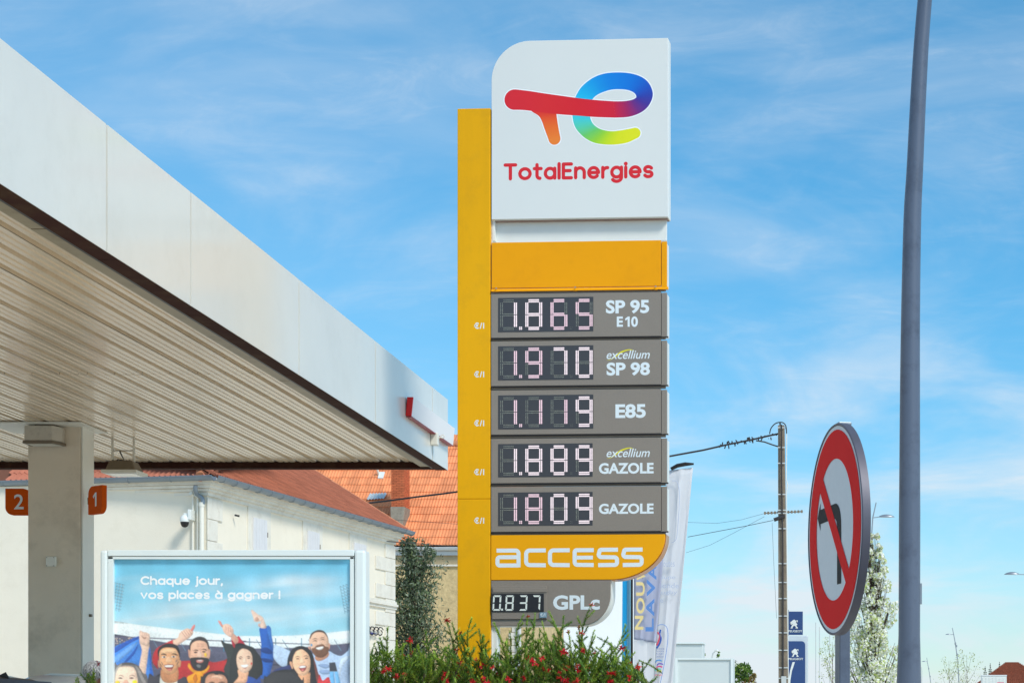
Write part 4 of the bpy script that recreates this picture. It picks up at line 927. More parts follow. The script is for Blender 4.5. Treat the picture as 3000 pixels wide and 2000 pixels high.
# I: dark curly mass and man at the bottom
shape([(680, 1110), (760, 1050), (900, 1000), (1000, 985), (1010, 1060), (860, 1090), (700, 1150)], (54, 62, 112), 1)
shape([(540, 1290), (600, 1180), (700, 1100), (860, 1060), (1000, 1060), (1100, 1120), (1200, 1240), (1240, 1290), (1240, 2600), (540, 2600)], (54, 52, 54), 1)
shape([(1690, 1290), (1720, 1180), (1800, 1110), (1920, 1080), (2050, 1085), (2150, 1150), (2170, 1290), (2170, 2600), (1690, 2600)], (50, 48, 50), 0)
shape([(1770, 1290), (1790, 1190), (1860, 1130), (1960, 1130), (2080, 1150), (2140, 1220), (2155, 1300), (2150, 1600), (1960, 1750), (1800, 1600)], (206, 148, 118), 0)
shape([(1850, 1200), (1960, 1150), (2080, 1190), (2060, 1230), (1960, 1200)], (232, 184, 154), 0); shape([(1880, 1090), (1950, 1085), (2000, 1140), (1950, 1145)], (48, 44, 46), 0)
shape([(1830, 1290), (1890, 1265), (1940, 1290)], (50, 34, 30), 0); shape([(2000, 1285), (2060, 1262), (2120, 1285)], (50, 34, 30), 0)
g_ = np.random.default_rng(2)
CAN = .45 * CAN + .55 * np.stack([boxblur(CAN[..., i], 1) for i in range(3)], 2)
CAN *= 1 + .05 * g_.standard_normal((gh, gw, 1)) * .6
hz_ = boxblur(boxblur(g_.standard_normal((gh, gw)), 12), 12); CAN *= (1 + 1.6 * hz_)[..., None]
CAN = np.clip(CAN * 1.05 + .03, 0, 1)
pm = MB()
V3 = [(BP.uz(x, y, .04)[0], .0400, BP.uz(x, y, .04)[1]) for y in (gys[0],) for x in gxs]
X_ = np.array([v[0] for v in V3]); Zr = np.array([BP.uz(600, y, .04)[1] for y in gys])
GXX, GZZ = np.meshgrid(X_, Zr)
vv = np.stack([GXX, np.full(GXX.shape, .04), GZZ], 2).reshape(-1, 3)
cc = np.concatenate([CAN.reshape(-1, 3), np.ones((gw * gh, 1))], 1)
idx = np.arange(gw * gh).reshape(gh, gw); ff = np.stack([idx[:-1, :-1], idx[1:, :-1], idx[1:, 1:], idx[:-1, 1:]], 2).reshape(-1, 4)
n0 = gw * gh   # plain dark continuation of the crowd below the picture
vv = np.concatenate([vv, [(X_[0], .04, Zr[-1]), (X_[-1], .04, Zr[-1]), (X_[-1], .04, .36), (X_[0], .04, .36)]]); cc = np.concatenate([cc, [rgb(80, 70, 84)] * 4])
me = bpy.data.meshes.new('poster'); me.from_pydata(vv.tolist(), [], ff.tolist() + [[n0, n0 + 3, n0 + 2, n0 + 1]])
ca = me.color_attributes.new('col', 'FLOAT_COLOR', 'POINT'); ca.data.foreach_set('color', cc.astype(np.float32).ravel())
M_POSTER = mat('poster_print', None, 0.30, 0, 0.0, vcol='col', coat=0.15)
me.materials.append(M_POSTER); po = bpy.data.objects.new('poster', me); COL.objects.link(po); po.parent = bl
# slogan
G.update({
 'C': ([arc(.66, .71, .66, .71, 48, 312, 22)], 1.12), 'h': ([[(0, 1.46), (0, 0)], [(0, .55)] + arc(.42, .55, .42, .45, 180, 0, 14) + [(.84, 0)]], .84),
 'q': ([arc(.46, .5, .46, .5, 0, 360, 28), [(.92, 1.0), (.92, -.42)]], .92), 'u': ([[(0, 1.0), (0, .45)] + arc(.42, .45, .42, .45, 180, 360, 14) + [(.84, 1.0)], [(.84, .5), (.84, 0)]], .84),
 'j': ([[(.2, 1.0), (.2, -.1)] + arc(-.05, -.12, .25, .3, 0, -80, 6), [(.2, 1.38), (.2, 1.382)]], .2), ',': ([[(.06, .02), (0, -.26)]], .06), ' ': ([], .34),
 'v': ([[(0, 1.0), (.42, 0), (.84, 1.0)]], .84), 'p': ([arc(.46, .5, .46, .5, 0, 360, 28), [(0, 1.0), (0, -.42)]], .92),
 'c': ([arc(.48, .5, .48, .5, 48, 312, 20)], .82), 'à': ([arc(.46, .5, .46, .5, 0, 360, 28), [(.92, 1.0), (.92, 0)], [(.28, 1.46), (.52, 1.22)]], .92), '!': ([[(0, 1.42), (0, .48)], [(0, .05), (0, .051)]], 0)})
m_ = MB()
M_INK = mat('poster_white_ink', rgb(246, 250, 252), .3, 0, .01)
for body, x0, x1, zx0, zxx in (('Chaque jour,', 411.5, 653, 1712.5, 1692.5), ('vos places à gagner !', 411.5, 821.5, 1754, 1734)):
    a, d = BP.uz(x0, zxx, .04); b, c = BP.uz(x1, zx0, .04); strokes(body, a, b, c, d, m_, .0150, .37, .0392)
m_.build('slogan_lettering', M_INK, bl, local=True, fix=False)['kind'] = 'stuff'
MB().box(BP.uz(315, 1700, .02)[0], BP.uz(1037, 1700, .02)[0], .01, .05, .30, .34).build('inner_frame', M_FRAMEW, bl, local=True)
for x in (420, 940): MB().box(BP.uz(x - 14, 1900)[0], BP.uz(x + 14, 1900)[0], .04, .12, -.02, .35).build('leg', M_GALV, bl, local=True)

# ================================================================ no left turn sign
phi = math.radians(74)
so = W(2446, 2170, 721); SP_ = Plane((so.x, so.y, 0.0), phi)
# measured centre of the disc on its plane
u_, z_ = SP_.uz(2445, 1551)
nl = SP_.thing('road_sign', 'round red and white no left turn sign on a blue grey post', 'sign')
R = .425
def disc(r0, r1, y0, y1, n=64):
    m_ = MB()
    if r0 == 0: m_.prism([(u_ + r1 * math.cos(2 * PI * i / n), z_ + r1 * math.sin(2 * PI * i / n)) for i in range(n)], y0, y1)
    else:
        v = [(u_ + r * math.cos(2 * PI * i / n), y0, z_ + r * math.sin(2 * PI * i / n)) for r in (r0, r1) for i in range(n)]
        m_.add(v, [(i, (i + 1) % n, n + (i + 1) % n, n + i) for i in range(n)])
    return m_
disc(0, R * .985, 0, .022).build('face_plate', M_SIGNW, nl, local=True)
m_ = MB(); n = 72; rr4 = [(R * .985, -.002), (R * 1.0, -.004), (R * 1.008, .0), (R * 1.008, .031), (R * .985, .034), (R * .9, .034)]
m_.v = [(u_ + r * math.cos(2 * PI * i / n), y, z_ + r * math.sin(2 * PI * i / n)) for r, y in rr4 for i in range(n)]; m_.c = [(1, 1, 1, 1)] * len(m_.v)
m_.f = [(j * n + i, j * n + (i + 1) % n, (j + 1) * n + (i + 1) % n, (j + 1) * n + i) for j in range(len(rr4) - 1) for i in range(n)] + [tuple(5 * n + i for i in range(n))]
m_.build('rim', M_RIM, nl, local=True, smooth=True)
disc(R * .675, R * .948, -.0016, 0).build('red_ring', M_SIGNR, nl, local=True, fix=False)
def sg(p): return (u_ + p[0] * R, z_ + p[1] * R)
hw = .083; d45 = math.sqrt(.5)
a_ = []
L_ = .69
MB().add([(sg(((-L_ * d45) + sx * hw * d45, (L_ * d45) + sx * hw * d45))[0], -.0020, sg(((-L_ * d45) + sx * hw * d45, (L_ * d45) + sx * hw * d45))[1]) for sx in (-1, 1)] +
         [(sg(((L_ * d45) + sx * hw * d45, (-L_ * d45) + sx * hw * d45))[0], -.0020, sg(((L_ * d45) + sx * hw * d45, (-L_ * d45) + sx * hw * d45))[1]) for sx in (1, -1)], [(0, 1, 2, 3)]).build('slash', M_SIGNR, nl, local=True, fix=False)
co = [(.10, -.53), (.25, -.53), (.25, .00), (.246, .06), (.232, .11), (.21, .155), (.18, .19), (.14, .218), (.09, .238), (.03, .247), (-.527, .247), (-.527, .315), (-.638, .176), (-.527, .04), (-.527, .107), (-.02, .107), (.02, .104), (.055, .092), (.08, .07), (.094, .04), (.10, .0)]
tr = tessellate_polygon([[Vector((x, z, 0)) for x, z in co]])
MB().add([(sg(p)[0], -.0012, sg(p)[1]) for p in co], tr).build('turn_arrow', M_SIGNK, nl, local=True, fix=False)
# post
pu, _ = SP_.uz(2470, 1900, .075)
pz_top = SP_.uz(2477, 1236, .075)[1]
MB().box(pu - .04, pu + .04, .05, .095, -.1, pz_top - .012).build('post', M_POLE, nl, local=True, bevel=.004)
MB().box(pu - .045, pu + .045, .045, .10, pz_top - .012, pz_top).build('post_cap', M_GALV, nl, local=True, bevel=.003)
for dz in (.22, -.22): MB().box(pu - .06, pu + .06, .045, .052, z_ + dz - .02, z_ + dz + .02).build('clamp', M_GALV, nl, local=True)

# ================================================================ near lamp post (cut by the top of the picture)
s = 485
pts = [(2661, 2700), (2661, 2170), (2663, 2000), (2664, 1860), (2665, 1500), (2666, 1150), (2668, 900), (2673, 640), (2680, 500), (2692, 250), (2706, 40), (2735, -250), (2790, -600), (2860, -850)]
rad = [.076, .076, .075, .0655, .065, .0635, .062, .058, .055, .052, .049, .045, .040, .035]
P = [W(x, y, s) for x, y in pts]; P[0].z = 0.0
lpn = thing('lamp_post', 'thick blue grey lamp post curving at its top, beside the no left turn sign', 'lamp post', (P[0].x, P[0].y, 0))
# smooth the upper bend only
UP = catmull([tuple(p) for p in P[4:]], 5, False)
rr_u = [rad[4] + (rad[-1] - rad[4]) * (i / (len(UP) - 1)) ** .9 for i in range(len(UP))]
MB().tube(P[:4] + UP, rad[:4] + rr_u, 28).build('shaft', M_POLE, lpn, smooth=True)
q = W(2700, 1738, s); MB().box(q.x - .012, q.x + .002, q.y - .01, q.y + .03, q.z - .062, q.z + .062).build('cable_hatch', M_GALV, lpn)
e_ = UP[-1]; MB().tube([e_, e_ + Vector((.35, 0, .05)), e_ + Vector((.75, 0, .05))], [.035, .10, .05], 14).build('lamp_head', M_GALV, lpn, smooth=True)
MB().lathe([(.15, 0), (.15, .02), (.09, .03), (.08, .05)], P[0].x, P[0].y).build('base_plate', M_GALV, lpn)

# ================================================================ feather flags
def flag(name, label, cat, corners, s, mcol, wave=.05, nx=10, nz=40, extra=None, polepx=None):
    o = W(corners[3][0], 2170, s); t = thing(name, label, cat, (o.x, o.y, GZ), 0, 'feather flags behind the totem')
    (ax, ay), (bx, by), (cx_, cy_), (dx_, dy_) = corners  # TL TR BR BL
    def pos(u, v, d=0.0):
        x = (ax * (1 - v) + dx_ * v) * (1 - u) + (bx * (1 - v) + cx_ * v) * u; y = (ay * (1 - v) + dy_ * v) * (1 - u) + (by * (1 - v) + cy_ * v) * u
        q = W(x, y, s); q.y += wave * math.sin(u * 9 + v * 2.2) * (.3 + .7 * u) + wave * .4 * math.sin(u * 21 + v * 5) + d; return q
    mb = MB(); mb.v = [tuple(pos(i / nx, j / nz)) for j in range(nz + 1) for i in range(nx + 1)]; mb.c = [(1, 1, 1, 1)] * len(mb.v)
    mb.f = [(j * (nx + 1) + i, j * (nx + 1) + i + 1, (j + 1) * (nx + 1) + i + 1, (j + 1) * (nx + 1) + i) for j in range(nz) for i in range(nx)]
    c = mb.build('cloth', mcol, t, smooth=True); so_ = c.modifiers.new('thickness', 'SOLIDIFY'); so_.thickness = .003
    return t, pos, c
M_CLW = mat('white_flag_cloth', rgb(238, 240, 244), .8, 0, .02, trans=.4)
M_CLB = mat('lavender_flag_cloth', rgb(200, 206, 228), .8, 0, .02, trans=.3)
M_CLC = mat('pale_blue_flag_cloth', rgb(150, 212, 240), .8, 0, .03, trans=.3)
M_CYAN = mat('cyan_flag_print', rgb(0, 160, 228), .7, 0, .03)
M_BLUET = mat('blue_flag_print', rgb(96, 146, 216), .7, 0, .04)
M_FADE = mat('faded_flag_print', rgb(190, 202, 224), .7, 0, .04)
M_YELT = mat('yellow_flag_print', rgb(244, 222, 156), .7, 0, .03)
M_SLATE = mat('slate_flag_print', rgb(110, 136, 190), .7, 0, .03)
def ftext(par, body, x0, x1, y0, y1, s, m, dy=-.12, rot=0, bold=.02, name='lettering'):
    a = W(x0, y1, s); b = W(x1, y0, s); L0 = par.location
    t = text_mesh(body, (a.x - L0.x, b.x - L0.x, a.z - L0.z, b.z - L0.z), 0, par, m, name, bold, 0, rot); t.location = (0, a.y + dy - L0.y, 0); return t
s = 226
fc, fpos, _ = flag('feather_flag', 'tall white feather flag with a black curved top, rightmost behind the totem', 'flag', [(1955, 1378), (2030, 1369), (1958, 2130), (1905, 2130)], s, M_CLW, .014)
q0 = [W(x, y, s) + Vector((0, -.02, 0)) for x, y in ((1966, 1374), (1985, 1364), (2008, 1359.5), (2033, 1359))]
MB().tube(q0, [.022, .026, .026, .012], 8).build('pole_sleeve', M_BLACK, fc, smooth=True)
e_ = [W(x, y, s) + Vector((0, -.05, 0)) for x, y in ((1970, 1409), (1984, 1412), (1991, 1440), (1990, 1500), (1984, 1570), (1977, 1585), (1968, 1590))]
MB().tube(catmull([tuple(p) for p in e_], 5, False), .004, 5).build('printed_outline', M_FADE, fc)
e_ = [W(x, y, s) + Vector((0, -.06, 0)) for x, y in ((1920, 1850), (1928, 1833), (1942, 1829), (1955, 1838), (1958, 1870), (1950, 1930), (1938, 1990), (1932, 2010))]
MB().tube(catmull([tuple(p) for p in e_], 5, False), .004, 5).build('printed_outline', M_BLUET, fc)
for i, (body, y0) in enumerate((('MONDE', 1897.5), ('DU MONDE', 1904.5), ('RUGBY', 1912), ('2023', 1920))): ftext(fc, body, 1924, 1948 - i, y0, y0 + 5, s, M_SLATE, -.07, bold=.0)
em2 = MB()
for (x, y, r, c) in ((1932, 1938, 9, rgb(70, 150, 214)), (1936, 1948, 9, rgb(110, 90, 190)), (1934, 1956, 9, rgb(222, 80, 140)), (1930, 1963, 8, rgb(90, 210, 190)), (1934, 1967, 6, rgb(226, 226, 90))):
    q = W(x, y, s); em2.tube([(q.x + r / s * math.cos(t), q.y - .08, q.z + r / s * .55 * math.sin(t)) for t in [PI * i / 8 + .4 for i in range(9)]], .009, 5, c)
em2.build('printed_emblem', M_VC, fc)
ell_ = MB()
for pts_, c in ((((1937, 1844), (1934, 1858), (1938, 1870), (1934, 1885), (1926, 1898)), rgb(52, 96, 180)), (((1928, 1852), (1935, 1862), (1930, 1880), (1926, 1890)), rgb(226, 90, 110))):
    ell_.tube(catmull([tuple(W(x, y, s) + Vector((0, -.08, 0))) for x, y in pts_], 4, False), .012, 5, c)
ell_.build('printed_crest', M_VC, fc)
ftext(fc, 'énergies', 1920, 1942, 1973, 1980, s, mat('pink_flag_print', rgb(224, 90, 130), .7, 0, .03), -.07, bold=.01)
for i, (body, x0, x1, y0) in enumerate((('outes', 1934, 1978, 1645), ('sur', 1925, 1940, 1664), ('Coupe', 1918, 1980, 1685), ('du Monde', 1892, 1990, 1708), ('de Rugby', 1892, 1985, 1729), ('France', 1890, 1944, 1750), ('2023', 1890, 1932, 1772))):
    ftext(fc, body, max(x0, 1944) if i in (0,) else x0, x1, y0, y0 + 15, s, M_FADE, -.07, bold=.0)
s = 232
fb, _, _ = flag('feather_flag', 'lavender blue feather flag with yellow and blue vertical lettering beside the black pole', 'flag', [(1857, 1560), (1950, 1560), (1922, 1882), (1857, 1872)], s, M_CLB, .014)
flag_low = fb
mb = MB(); mb.v = [tuple(W(x, y, s) + Vector((0, .03 * math.sin(x * .09), 0))) for y in (1874, 1960, 2040, 2130) for x in (1857, 1875, 1895, 1920 - (y - 1874) * .05)]; mb.c = [(1, 1, 1, 1)] * 16
mb.f = [(j * 4 + i, j * 4 + i + 1, (j + 1) * 4 + i + 1, (j + 1) * 4 + i) for j in range(3) for i in range(3)]
mb.build('lower_cloth', M_CLW, fb, smooth=True)
for ch, y0, y1, dx in (('N', 1804, 1845, 0), ('O', 1752, 1798, 4), ('U', 1706, 1746, 4), ('V', 1678, 1700, 6)): ftext(fb, ch, 1863 + dx, 1888 + dx, y0, y1, s, M_YELT, -.12, 90, .03)
for ch, y0, y1, dx in (('L', 1812, 1850, 0), ('A', 1754, 1806, 2), ('V', 1698, 1748, 4), ('A', 1654, 1700, 8), ('G', 1600, 1648, 10)): ftext(fb, ch, 1894 + dx, 1918 + dx, y0, y1, s, M_BLUET, -.12, 90, .03)
s = 236
fa, _, _ = flag('feather_flag', 'white feather flag edged in cyan and pale blue left of the black pole', 'flag', [(1837, 1560), (1850, 1560), (1849, 2130), (1834, 2130)], s, M_CLC, .004, 3, 20)
mb = MB(); mb.add([tuple(W(x, y, s)) for x, y in ((1825, 1560), (1838, 1560), (1835, 2130), (1820, 2130))], [(0, 1, 2, 3)]); mb.build('cyan_border', M_CYAN, fa)
q = W(1852.5, 1560, s); q2 = W(1852.5, 2130, s)
MB().tube([(q.x, q.y - .05, GZ), (q.x, q.y - .05, W(0, 1500, s).z)], .014, 10).build('pole', M_BLACK, fa)

# ================================================================ white boxes, and an added white block in place of bright sky
def panelbox(label, x0, x1, y0, s, inset, dep=.5):
    o = W(x0, 2170, s); t = thing('sign_box', label, 'sign box', (o.x, o.y, GZ), 0, 'blank white sign boxes')
    a, b = W(x0, y0, s), W(x1, y0, s)
    MB().box(a.x, b.x, a.y, a.y + dep, GZ - .02, a.z).build('cabinet', mat('pale_cabinet', rgb(206, 216, 216), .45, 0, .03, 2), t, bevel=.01)
    if inset:
        w_ = .035
        for q in ((a.x - .006, a.x + w_, a.z), (b.x - w_, b.x + .006, a.z)): MB().box(q[0], q[1], a.y - .03, a.y - .002, GZ, a.z).build('frame', M_FRAMEW, t)
        MB().box(a.x + w_ + .002, b.x - w_ - .002, a.y - .03, a.y - .002, a.z - .03, a.z).build('frame', M_FRAMEW, t)
    else: MB().box(a.x - .02, b.x + .02, a.y - .04, a.y + dep, a.z + .002, a.z + .03).build('lid', M_FRAMEW, t)
panelbox('larger blank white sign box with a raised frame beside the feather flags', 1980, 2147, 1926, 170, True)
panelbox('blank pale sign box showing its flat lid behind the framed one', 1945, 2058.5, 1885, 150, False)
M_SKYFILL = mat('white_sky_fill', rgb(246, 250, 250), .8, 0, .01, emit=None)
ws = 105; a, b = W(1652, 1672, ws), W(1858, 1672, ws)
wh_ = thing('sky_fill_block', 'plain white block added in place of bright sky between the tan house and the feather flags', 'backdrop', (a.x, a.y, GZ))  # added block, no real building: its white imitates glaring sky
MB().box(a.x, b.x, a.y, a.y + 6, GZ - .1, a.z).build('wall', M_SKYFILL, wh_)
MB().box(a.x - .05, b.x + .05, a.y - .05, a.y + 6, a.z + .002, a.z + .1).build('roof_edge', M_SIDEW, wh_)
# ================================================================ house at the left: pale facade, cream wing, tiled roofs
hc = W(607, 2170, 150); HX, HY = hc.x, hc.y
h1 = thing('corner_house', 'cream rendered corner house with a red tiled roof and zinc gutter', 'house', (HX, HY, GZ))
aL = math.atan2(1, 5.1)                              # the left facade runs left and slightly away
LFP = Plane((HX, HY, GZ), aL); RWP = Plane((HX, HY, GZ), -math.atan2(1, .133))
zE = E + 5.06 - GZ                                  # eave height, local
# parts are built directly in world space from each plane
def pbox(P, x0, x1, y0, y1, z0, z1, mb=None):
    mb = mb or MB(); c = [P.w(x, y, z) for z in (z0, z1) for x, y in ((x0, y0), (x1, y0), (x1, y1), (x0, y1))]
    return mb.add(c, [(0, 3, 2, 1), (4, 5, 6, 7), (0, 1, 5, 4), (1, 2, 6, 5), (2, 3, 7, 6), (3, 0, 4, 7)])
LW_ = 10.06
mbw = MB()
pbox(RWP, 0, LW_, 0, 6.0, -.1, zE - .02, mbw)
mbw.build('wing_wall', M_CREAM, h1)
mbw = MB(); Pc = [LFP.w(-9, 0, 0), LFP.w(-.01, 0, 0), RWP.w(0.0, 6, 0), LFP.w(-9, 7, 0)]
nL = MB().add([(p.x, p.y, GZ - .1) for p in Pc] + [(p.x, p.y, GZ + zE - .02) for p in Pc], [(0, 3, 2, 1), (4, 5, 6, 7), (0, 1, 5, 4), (1, 2, 6, 5), (2, 3, 7, 6), (3, 0, 4, 7)])
nL.build('front_wall', M_PALEW, h1)
# stepped cornices
for k, (d, za, zb) in enumerate(((.20, -.07, .0), (.15, -.13, -.072), (.09, -.19, -.132), (.04, -.27, -.192))):
    pbox(RWP, -d * 1.06, LW_ + d * .8, -d, .0, zE + za, zE + zb).build('wing_cornice', M_STONE, h1)
    pbox(LFP, -9, d * 1.02, -d - .002, .0, zE + za + .002, zE + zb - .002).build('front_cornice', M_STONE, h1)
# gutters: half round profile
def gutter(P, x0, x1, yoff, z, r, m, parent, name='gutter', brackets=.55):
    prof_ = [(r * math.cos(t), r * math.sin(t)) for t in [PI + PI * i / 8 for i in range(9)]]
    mb = MB(); nn = len(prof_)
    vs = [P.w(x, yoff + a, z + b) for x in (x0, x1) for a, b in prof_] + [P.w(x, yoff + a * .88, z + b * .88) for x in (x0, x1) for a, b in prof_]
    mb.add(vs, [(i, i + 1, nn + i + 1, nn + i) for i in range(nn - 1)] + [(2 * nn + i, 3 * nn + i, 3 * nn + i + 1, 2 * nn + i + 1) for i in range(nn - 1)] + [(0, nn, 3 * nn, 2 * nn), (nn - 1, 3 * nn - 1, 4 * nn - 1, 2 * nn - 1)]
           + [(i, 2 * nn + i, 2 * nn + i + 1, i + 1) for i in range(nn - 1)] + [(nn + i, nn + i + 1, 3 * nn + i + 1, 3 * nn + i) for i in range(nn - 1)])
    mb.tube([P.w(x0, yoff - r, z), P.w(x1, yoff - r, z)], r * .14, 6)
    g = mb.build(name, m, parent, smooth=True)
    x = x0 + .3
    while x < x1 and brackets:
        q = [P.w(x, yoff + a * 1.06, z + b * 1.06) for a, b in prof_]; MB().tube(q, r * .09, 4).build('bracket', m, g); x += brackets
    return g
pbox(RWP, -.24, LW_ + .2, -.235, .1, zE + .003, zE + .075).build('eaves_board', M_STONE, h1)
pbox(LFP, -9, .235, -.237, .1, zE + .005, zE + .073).build('eaves_board', M_STONE, h1)
gutter(RWP, -.31, LW_ + .42, -.30, zE + .07, .085, M_GUTTER, h1)
gutter(LFP, -9, .31, -.30, zE + .07, .085, M_GUTTER, h1, brackets=.9)
# roof decks
pr = .62
def deck(P, x0, x1, d0, d1, z0, name, thick=.05):
    vs = [P.w(x0, d0, z0 + pr * (d0 + .2)), P.w(x1, d0, z0 + pr * (d0 + .2)), P.w(x1, d1, z0 + pr * (d1 + .2)), P.w(x0, d1, z0 + pr * (d1 + .2))]
    return MB().add([v for v in vs] + [v + Vector((0, 0, thick)) for v in vs], [(0, 3, 2, 1), (4, 5, 6, 7), (0, 1, 5, 4), (1, 2, 6, 5), (2, 3, 7, 6), (3, 0, 4, 7)]).build(name, M_UNDERT, h1)
rf = deck(RWP, -.24, LW_ + .28, -.22, 4.6, zE + .03, 'wing_roof')
rf2 = deck(LFP, -9, .2, -.22, 4.0, zE + .03, 'front_roof')
# ---- clay tiles: a wavy interlocking tile, 2 rolls
def tile_mesh(w, l, h, m, n=8, thick=.018):
    mb = MB(); vs = []
    for v, zz_ in ((0, 0.0), (1, 0.0)):
        for i in range(n + 1):
            u = i / n; vs.append((u * w, v * l, h * (0.5 + .5 * math.cos(2 * PI * 2 * u)) ** 1.3))
    top = [(x, y, z + thick) for x, y, z in vs]
    k = n + 1
    mb.add(top + vs, [(i, i + 1, k + i + 1, k + i) for i in range(n)] + [(2 * k + i, 2 * k + i + 1, i + 1, i) for i in range(n)] + [(0, k, 3 * k, 2 * k), (n, 2 * k + n, 3 * k + n, k + n)])
    me = mb.mesh('roof_tile'); me.materials.append(m); return me
def lay(P, parent, me, w, l, lap, x0, x1, d0, rows_, z0, pr_, keep, name='roof_tile', stuffname='roof_tiles_beyond', limit=295, near=None, skew=0):
    """rows of tiles on a slope; the ones seen largest become parts, the rest one joined mesh"""
    ang = math.atan(pr_); jobs = []
    inv = wmat(parent).inverted()
    for r in range(rows_):
        d = d0 + r * l * math.cos(ang); off = (r % 2) * w * .5
        x = x0 - off
        while x < x1:
            jobs.append((r, x, d)); x += w
    Rz = Matrix.Rotation(-P.a, 4, 'Z')
    vis, rest = [], []
    for j in jobs:
        p = P.w(j[1] + w / 2, j[2], z0 + pr_ * (j[2] + .2)); sc = FL / p.y; px = PX + p.x * sc; py = PY - (p.z - E) * sc
        (vis if keep(px, py) else rest).append((sc, j))
    vis.sort(key=lambda q: -q[0]); rest += vis[limit:]; vis = vis[:limit]
    def mtx(j):
        r, x, d = j; p = P.w(x, d, z0 + pr_ * (d + .2) + .055)
        jig = rnd.uniform(-.006, .006)
        return Matrix.Translation(p + Vector((0, 0, .0))) @ Rz @ Matrix.Rotation(ang - .045 + jig, 4, 'X') @ Matrix.Rotation(rnd.uniform(-.008, .008), 4, 'Z')
    for sc, j in vis:
        o = bpy.data.objects.new(name, me); COL.objects.link(o); o.parent = parent; o.matrix_local = inv @ mtx(j)
    if rest:
        mb = MB(); V = [v.co.copy() for v in me.vertices]; F = [tuple(p.vertices) for p in me.polygons]
        for sc, j in rest:
            m4 = mtx(j); mb.add([m4 @ v for v in V], F)
        o = mb.build(stuffname, me.materials[0], parent, fix=False); o['kind'] = 'stuff'
    return len(vis)
tb = tile_mesh(.214, .34, .034, M_TILEB, 8, .055)
print('wing tiles', lay(RWP, rf, tb, .21, .29, 0, -.22, LW_ + .12, -.24, 15, zE + .03, pr, lambda x, y: 600 < x < 1210 and y > 1372))
tr_ = tile_mesh(.234, .40, .05, M_TILER, 10)
print('front tiles', lay(LFP, rf2, tr_, .23, .34, 0, -4.2, .1, -.24, 10, zE + .03, pr, lambda x, y: y > 1360))
# verge and hip tiles
M_RIDGE = mat('ridge_clay', rgb(196, 128, 92), .8, 0, .15, 6)
for i in range(12):
    d = -.28 + i * .35
    a = RWP.w(LW_ + .27, d, zE + .11 + pr * (d + .2)); b = RWP.w(LW_ + .27, d + .37, zE + .13 + pr * (d + .57)); MB().tube([a, b], [.07, .06], 8).build('verge_tile', M_RIDGE, rf, smooth=True)
for i in range(9):
    t0, t1 = -.25 + i * .4, -.25 + i * .4 + .44
    def hp(t): return Vector((HX - .769 * t * .35 - .12, HY + t, GZ + zE + .16 + .60 * (t + .1)))
    MB().tube([hp(t0), hp(t1)], [.10, .08], 10).build('hip_tile', M_RIDGE, rf2, smooth=True)
# wing windows: stone surrounds and shutters
def wv(px, py, dep=0): u, z = RWP.uz(px, py, dep); return u, z
for k, (sx0, sx1, sy, ox0, ox1, oy) in enumerate(((736, 776, 1519, 724, 790, 1491), (896, 930, 1557, 885, 942, 1531), (1032, 1067, 1592, 1022, 1073, 1567))):
    a, z = wv((ox0), oy); b, _ = wv(ox1, oy); c, zs_ = wv(sx0, sy); d, _ = wv(sx1, sy)
    zt = wv((ox0 + ox1) / 2, oy)[1]; zs_ = wv((sx0 + sx1) / 2, sy)[1]
    w_ = thing_ = None
    win = pbox(RWP, a, b, -.025, -.002, zt - 2.2, zt).build('window', M_STONE, h1)
    for j in range(5):
        f0 = c + (d - c) * j / 5; f1 = c + (d - c) * (j + 1) / 5
        pbox(RWP, f0 + .004, f1 - .004, -.055, -.027, zs_ - 1.6, zs_).build('shutter_board', M_SHUT, win)
    for hz in (.25, 1.2): pbox(RWP, d, d + .03, -.06, -.027, zs_ - hz - .1, zs_ - hz).build('hinge', M_LAMPH, win)
    pbox(RWP, a - .05, b + .05, -.08, -.026, zt - 2.02, zt - 1.9).build('sill', M_STONE, win)
# quoins at the far corner of the wing and at the near corner
zq = zE - .3
xs_far = LW_
k = 0; z = zq
while z > .2:
    hgt = .33; lng = 1.25 if k % 2 else .62
    pbox(RWP, xs_far - lng, xs_far + .02, -.03, -.002, z - hgt + .006, z - .006).build('quoin_stone', M_STONE, h1, bevel=.006); z -= hgt; k += 1
k = 0; z = zq
while z > .2:
    hgt = .42; lng = .62 if k % 2 == 0 else .40
    pbox(RWP, -.02, lng, -.03, -.002, z - hgt + .006, z - .006).build('quoin_stone', M_STONE, h1, bevel=.006); z -= hgt; k += 1
zb = RWP.uz(1140, 1766)[1]
for d, a, b in ((.05, .11, .17), (.09, .05, .108), (.05, -.02, .048)): pbox(RWP, 0, LW_ + .06, -d, -.001, zb + a - .12, zb + b - .12).build('string_course', M_STONE, h1)
